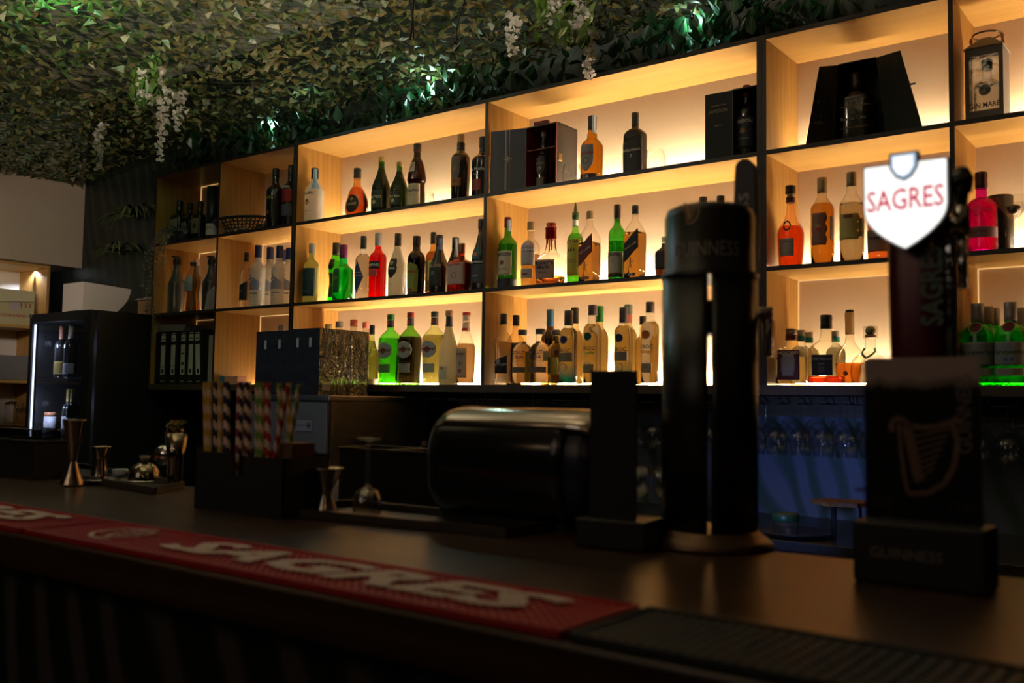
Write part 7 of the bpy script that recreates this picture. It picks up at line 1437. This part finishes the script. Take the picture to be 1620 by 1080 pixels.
PETAL = frosted('cream_petal', (.86,.80,.76))
STEM = mat('vine_stem', (.16,.14,.04), .6)
def blossom_vine(label, x, y, z0, length, n_, seed, lean=0, leaves=0, spread=.012):
    random.seed(seed); t = thing('flower_vine', label, 'flower vine', (x, y, z0), 0, 'cream blossom vines hanging from the netting')
    pts = [Vector((lean*(k/8)**1.5 + .006*math.sin(k*1.3+seed), .004*math.cos(k*1.7), -length*k/8)) for k in range(9)]
    pts = [Vector((0, 0, .03))] + pts
    q = MB(); q.tube(pts, .0016, 5); q.build('stem', STEM, t)
    q = MB()
    for k in range(n_):
        u_ = (k+.5)/n_; i_ = min(7, int(u_*8)); base = pts[i_+1].lerp(pts[i_+2], u_*8-i_)
        a = random.random()*6.28; off = Vector((math.cos(a), math.sin(a), 0))*(spread+.008*(1-u_))
        for p_ in range(4):
            c_ = base+off; s_ = random.uniform(.013, .019)*(1.15-.45*u_); R_ = Matrix.Rotation(a+p_*1.6, 3, 'Z') @ Matrix.Rotation(random.uniform(-.9, .9), 3, 'X') @ Matrix.Rotation(random.uniform(-1.2, 1.2), 3, 'Y')
            vs = [q.bm.verts.new(c_ + R_ @ Vector(w__)*s_) for w__ in ((0,0,0), (.7,.3,.15), (.8,1.0,.3), (0,1.35,.15), (-.8,1.0,.3), (-.7,.3,.15))]
            q.bm.faces.new((vs[0], vs[1], vs[2], vs[3])); q.bm.faces.new((vs[0], vs[3], vs[4], vs[5]))
    o = q.build('blossoms', PETAL, t); o['kind'] = 'stuff'
    if leaves:
        q = MB()
        for k in range(leaves):
            c_ = Vector((random.uniform(-.11, .07), random.uniform(-.04, .04), random.uniform(-.16, .02))); s_ = random.uniform(.022, .034)
            R_ = Matrix.Rotation(random.uniform(0, 6.28), 3, 'Z') @ Matrix.Rotation(random.uniform(.4, 1.5), 3, 'X')
            vs = [q.bm.verts.new(c_ + R_ @ Vector(w__)*s_) for w__ in ((0,-1,0), (.55,-.3,.1), (.5,.4,.1), (0,1.2,-.1), (-.5,.4,.1), (-.55,-.3,.1))]
            q.bm.faces.new((vs[0], vs[1], vs[2], vs[3])); q.bm.faces.new((vs[0], vs[3], vs[4], vs[5]))
        o = q.build('leaves', mat('vine_leaf', (.07,.13,.02), .5, vary=.4), t); o['kind'] = 'stuff'
        q = MB(); q.tube([(0,0,.0), (-.03,0,.012), (-.07,0,-.01), (-.09,0,-.07)], .002, 5); q.tube([(0,0,0), (.03,0,.0), (.06,.0,-.03)], .002, 5); q.build('stem', STEM, t)
for a in [('short cream blossom vine hanging lowest at the far left', -4.917, -0.425, 2.78, 0.255, 24, 1, 0, 0, 0.012), ('longest cream blossom vine with thick blossoms at its top, left', -4.084, -0.567, 2.78, 0.359, 34, 2, 0, 0, 0.012), ('short cream blossom vine right beside the longest one', -4.04, -0.514, 2.78, 0.213, 18, 3, 0, 0, 0.012), ('cluster of cream blossoms with yellow green leaves at the left', -3.875, -0.763, 2.78, 0.153, 26, 4, -0.05, 60, 0.035), ('small cream blossom tip left of the big cluster', -4.179, -0.633, 2.78, 0.088, 12, 14, 0, 0, 0.012), ('faint cream blossom vine left of the right hand group', -2.182, -0.29, 2.78, 0.157, 16, 5, 0, 0, 0.012), ('cream blossom vine hanging in front of the oak top board', -1.994, -0.045, 2.78, 0.218, 26, 6, 0, 0, 0.012), ('cream blossom cluster high at the right hand group', -1.914, -0.244, 2.78, 0.132, 26, 7, 0, 46, 0.03), ('cream blossom tip at the top picture edge', -1.965, -0.314, 2.78, 0.072, 12, 8, 0, 40, 0.03)]: blossom_vine(*a)

# grey green trailing plant on the far left shelf
t = thing('trailing_plant', 'grey green trailing plant hanging over the far left shelf edge', 'plant', (-4.7755, 0.02, 2.187))
q = MB(); q2_ = MB(); random.seed(9)
strands = [[(0,0,.05), (-.09,-.05,.075), (-.16,-.085,-.05), (-.18,-.09,-.25), (-.19,-.085,-.42)], [(0,0,.05), (-.06,-.05,.06), (-.11,-.08,-.08), (-.13,-.085,-.30), (-.12,-.08,-.56)], [(0,0,.05), (-.13,-.05,.06), (-.23,-.08,-.06), (-.25,-.085,-.25)], [(0,0,.05), (.05,-.03,.09), (.10,-.05,.06), (.12,-.06,.02)], [(-.02,0,.05), (-.02,-.05,.08), (-.04,-.085,-.02), (-.05,-.09,-.15)]]
for s__ in strands:
    P_ = [Vector(a) for a in s__]; fine = []
    for i in range(len(P_)-1):
        for k in range(8): fine.append(P_[i].lerp(P_[i+1], k/8))
    fine.append(P_[-1]); q.tube(fine, .0014, 4)
    for p_ in fine:
        for k in range(5):
            a = random.random()*6.28; s_ = random.uniform(.007, .012); c_ = p_ + Vector((math.cos(a), math.sin(a)*.7, random.uniform(-.5,.5)))*.010
            R_ = Matrix.Rotation(a, 3, 'Z') @ Matrix.Rotation(random.uniform(0, 1.5), 3, 'X')
            vs = [q2_.bm.verts.new(c_ + R_ @ Vector(w__)*s_) for w__ in ((0,-1,0), (.6,0,.1), (0,1,0), (-.6,0,.1))]
            q2_.bm.faces.new(vs)
q.build('stem', mat('grey_stem', (.10,.11,.07), .6), t); o = q2_.build('leaves', mat('sage_leaf', (.30,.33,.28), .35, 0, .6, vary=.3), t); o['kind'] = 'stuff'
q = MB(); q.lathe([(.035,0), (.045,.05), (.042,.05), (.001,.045)], 24, cap=False); q.build('pot', BLACKM, t)
# palm fronds on the jungle wall
def palm(label, loc, n_, R0, seed, tall=1.0):
    random.seed(seed); t = thing('palm_plant', label, 'plant', loc, 0)
    q = MB()
    for k in range(n_):
        a = random.uniform(-PI*.95, PI*.0) if k % 3 else random.uniform(-PI, PI); L_ = R0*random.uniform(.6, 1); lift = random.uniform(.1, 1.0)*tall; w0 = .010
        prev = None
        dirx, diry = math.cos(a), math.sin(a)*.45
        for i in range(9):
            u_ = i/8; c_ = Vector((dirx*L_*u_, diry*L_*u_-.01, lift*L_*(u_-1.15*u_*u_)))
            wv_ = Vector((-diry, dirx, .25)).normalized()*w0*math.sin(PI*min(.97, u_+.06))
            cur = [q.bm.verts.new(c_+wv_), q.bm.verts.new(c_-wv_)]
            if prev: q.bm.faces.new((prev[0], prev[1], cur[1], cur[0])).smooth = True
            prev = cur
    o = q.build('fronds', mat('palm_leaf', (.10,.13,.05), .45, vary=.3), t); o['kind'] = 'stuff'
    q = MB(); q.tube([(0,.015,.0), (0,.0,.0)], .012, 8); q.build('wall_stub', BLACKM, t)
for a in [('palm like plant spreading dark leaves on the jungle wall', (-5.728, 0.3, 2.464), 46, 0.4, 3, 1.0), ('lower palm like plant on the jungle wall over the white basin', (-5.901, 0.3, 2.248), 34, 0.36, 4, 0.9)]: palm(*a)

# black cables hanging from the ceiling
for a in [('black cable dangling from the netting at the top middle', [(-2.081, -0.95, 2.669), (-2.081, -0.95, 2.585), (-2.085, -0.95, 2.503), (-2.091, -0.95, 2.454)]), ('second black cable beside the first at the top middle', [(-2.105, -0.94, 2.679), (-2.108, -0.94, 2.595), (-2.092, -0.94, 2.529), (-2.084, -0.94, 2.46)]), ('thin dark cord hanging in the netting right of the cables', [(-2.164, -0.6, 2.717), (-2.186, -0.6, 2.676), (-2.2, -0.6, 2.622), (-2.193, -0.6, 2.583)])]:
    q = MB(); lab, pl = a[0], a[1]; pl = [(pl[0][0], pl[0][1], 3.348)] + pl; q.tube(pl, .0035, 6); tag(q.build('hanging_cable', mat('cable_black', (.006,.006,.006), .5)), lab, 'cable')
# small white spot fixtures over the garland
for (sx, sy, lab) in ((-2.93, .05, 'small white spot glowing in the netting edge above the port bottles'), (-4.1, .08, 'small white spot glowing in the ivy at the left unit'), (-1.62, .10, 'small white spot glowing in the ivy near the middle upright')):
    lathe_thing('spot_lamp', emit('spot_glow', (.75,.95,1.0), 12), [(0,.0), (.009,0), (.009,.008), (0,.008)], (sx, sy, 2.778), lab, 'lamp', n=16)
# unseen bulbs added over the guest side for warm glints
for k, (bx_, by_) in enumerate(((-1.9,-4.4), (-.9,-4.7), (.1,-4.3), (1.1,-4.6), (-2.8,-4.9))):
    t = thing('pendant_lamp', 'small warm pendant bulb over the guest side, %s of five from the counter lamp row' % ORD[k], 'lamp', (bx_, by_, 3.35), 0, 'pendant bulbs over the guest side')
    q = MB(); q.tube([(0,0,0), (0,0,-.92)], .003, 5); q.build('cord', BLACK, t)
    q = MB(); q.lathe([(.001,-.97), (.008,-.963), (.013,-.95), (.010,-.93), (.006,-.92)], 16); q.build('bulb', emit('bulb_glow', (1.0,.62,.32), 120), t)

for k, (ux, uy, uz) in enumerate(NET_FILLS):   # unseen lamps added for the netting; cup rims block light below it
    t = thing('floor_lamp', ['tall black uplighter behind the guests, right', 'tall black uplighter behind the guests, left'][k], 'lamp', (ux, uy, 0))
    q = MB(); q.lathe([(.15, 0), (.15, .02), (.02, .03)], 24); q.build('base', BLACK, t)
    q = MB(); q.tube([(0, 0, .03), (0, 0, uz-.10)], .012, 10); q.build('pole', BLACK, t)
    q = MB(); q.lathe([(.02, uz-.10), (.17, uz-.05), (.202, uz+.026), (.199, uz+.026), (.165, uz-.045), (.001, uz-.06)], 48, cap=False); q.build('lamp_shade', BLACKM, t)
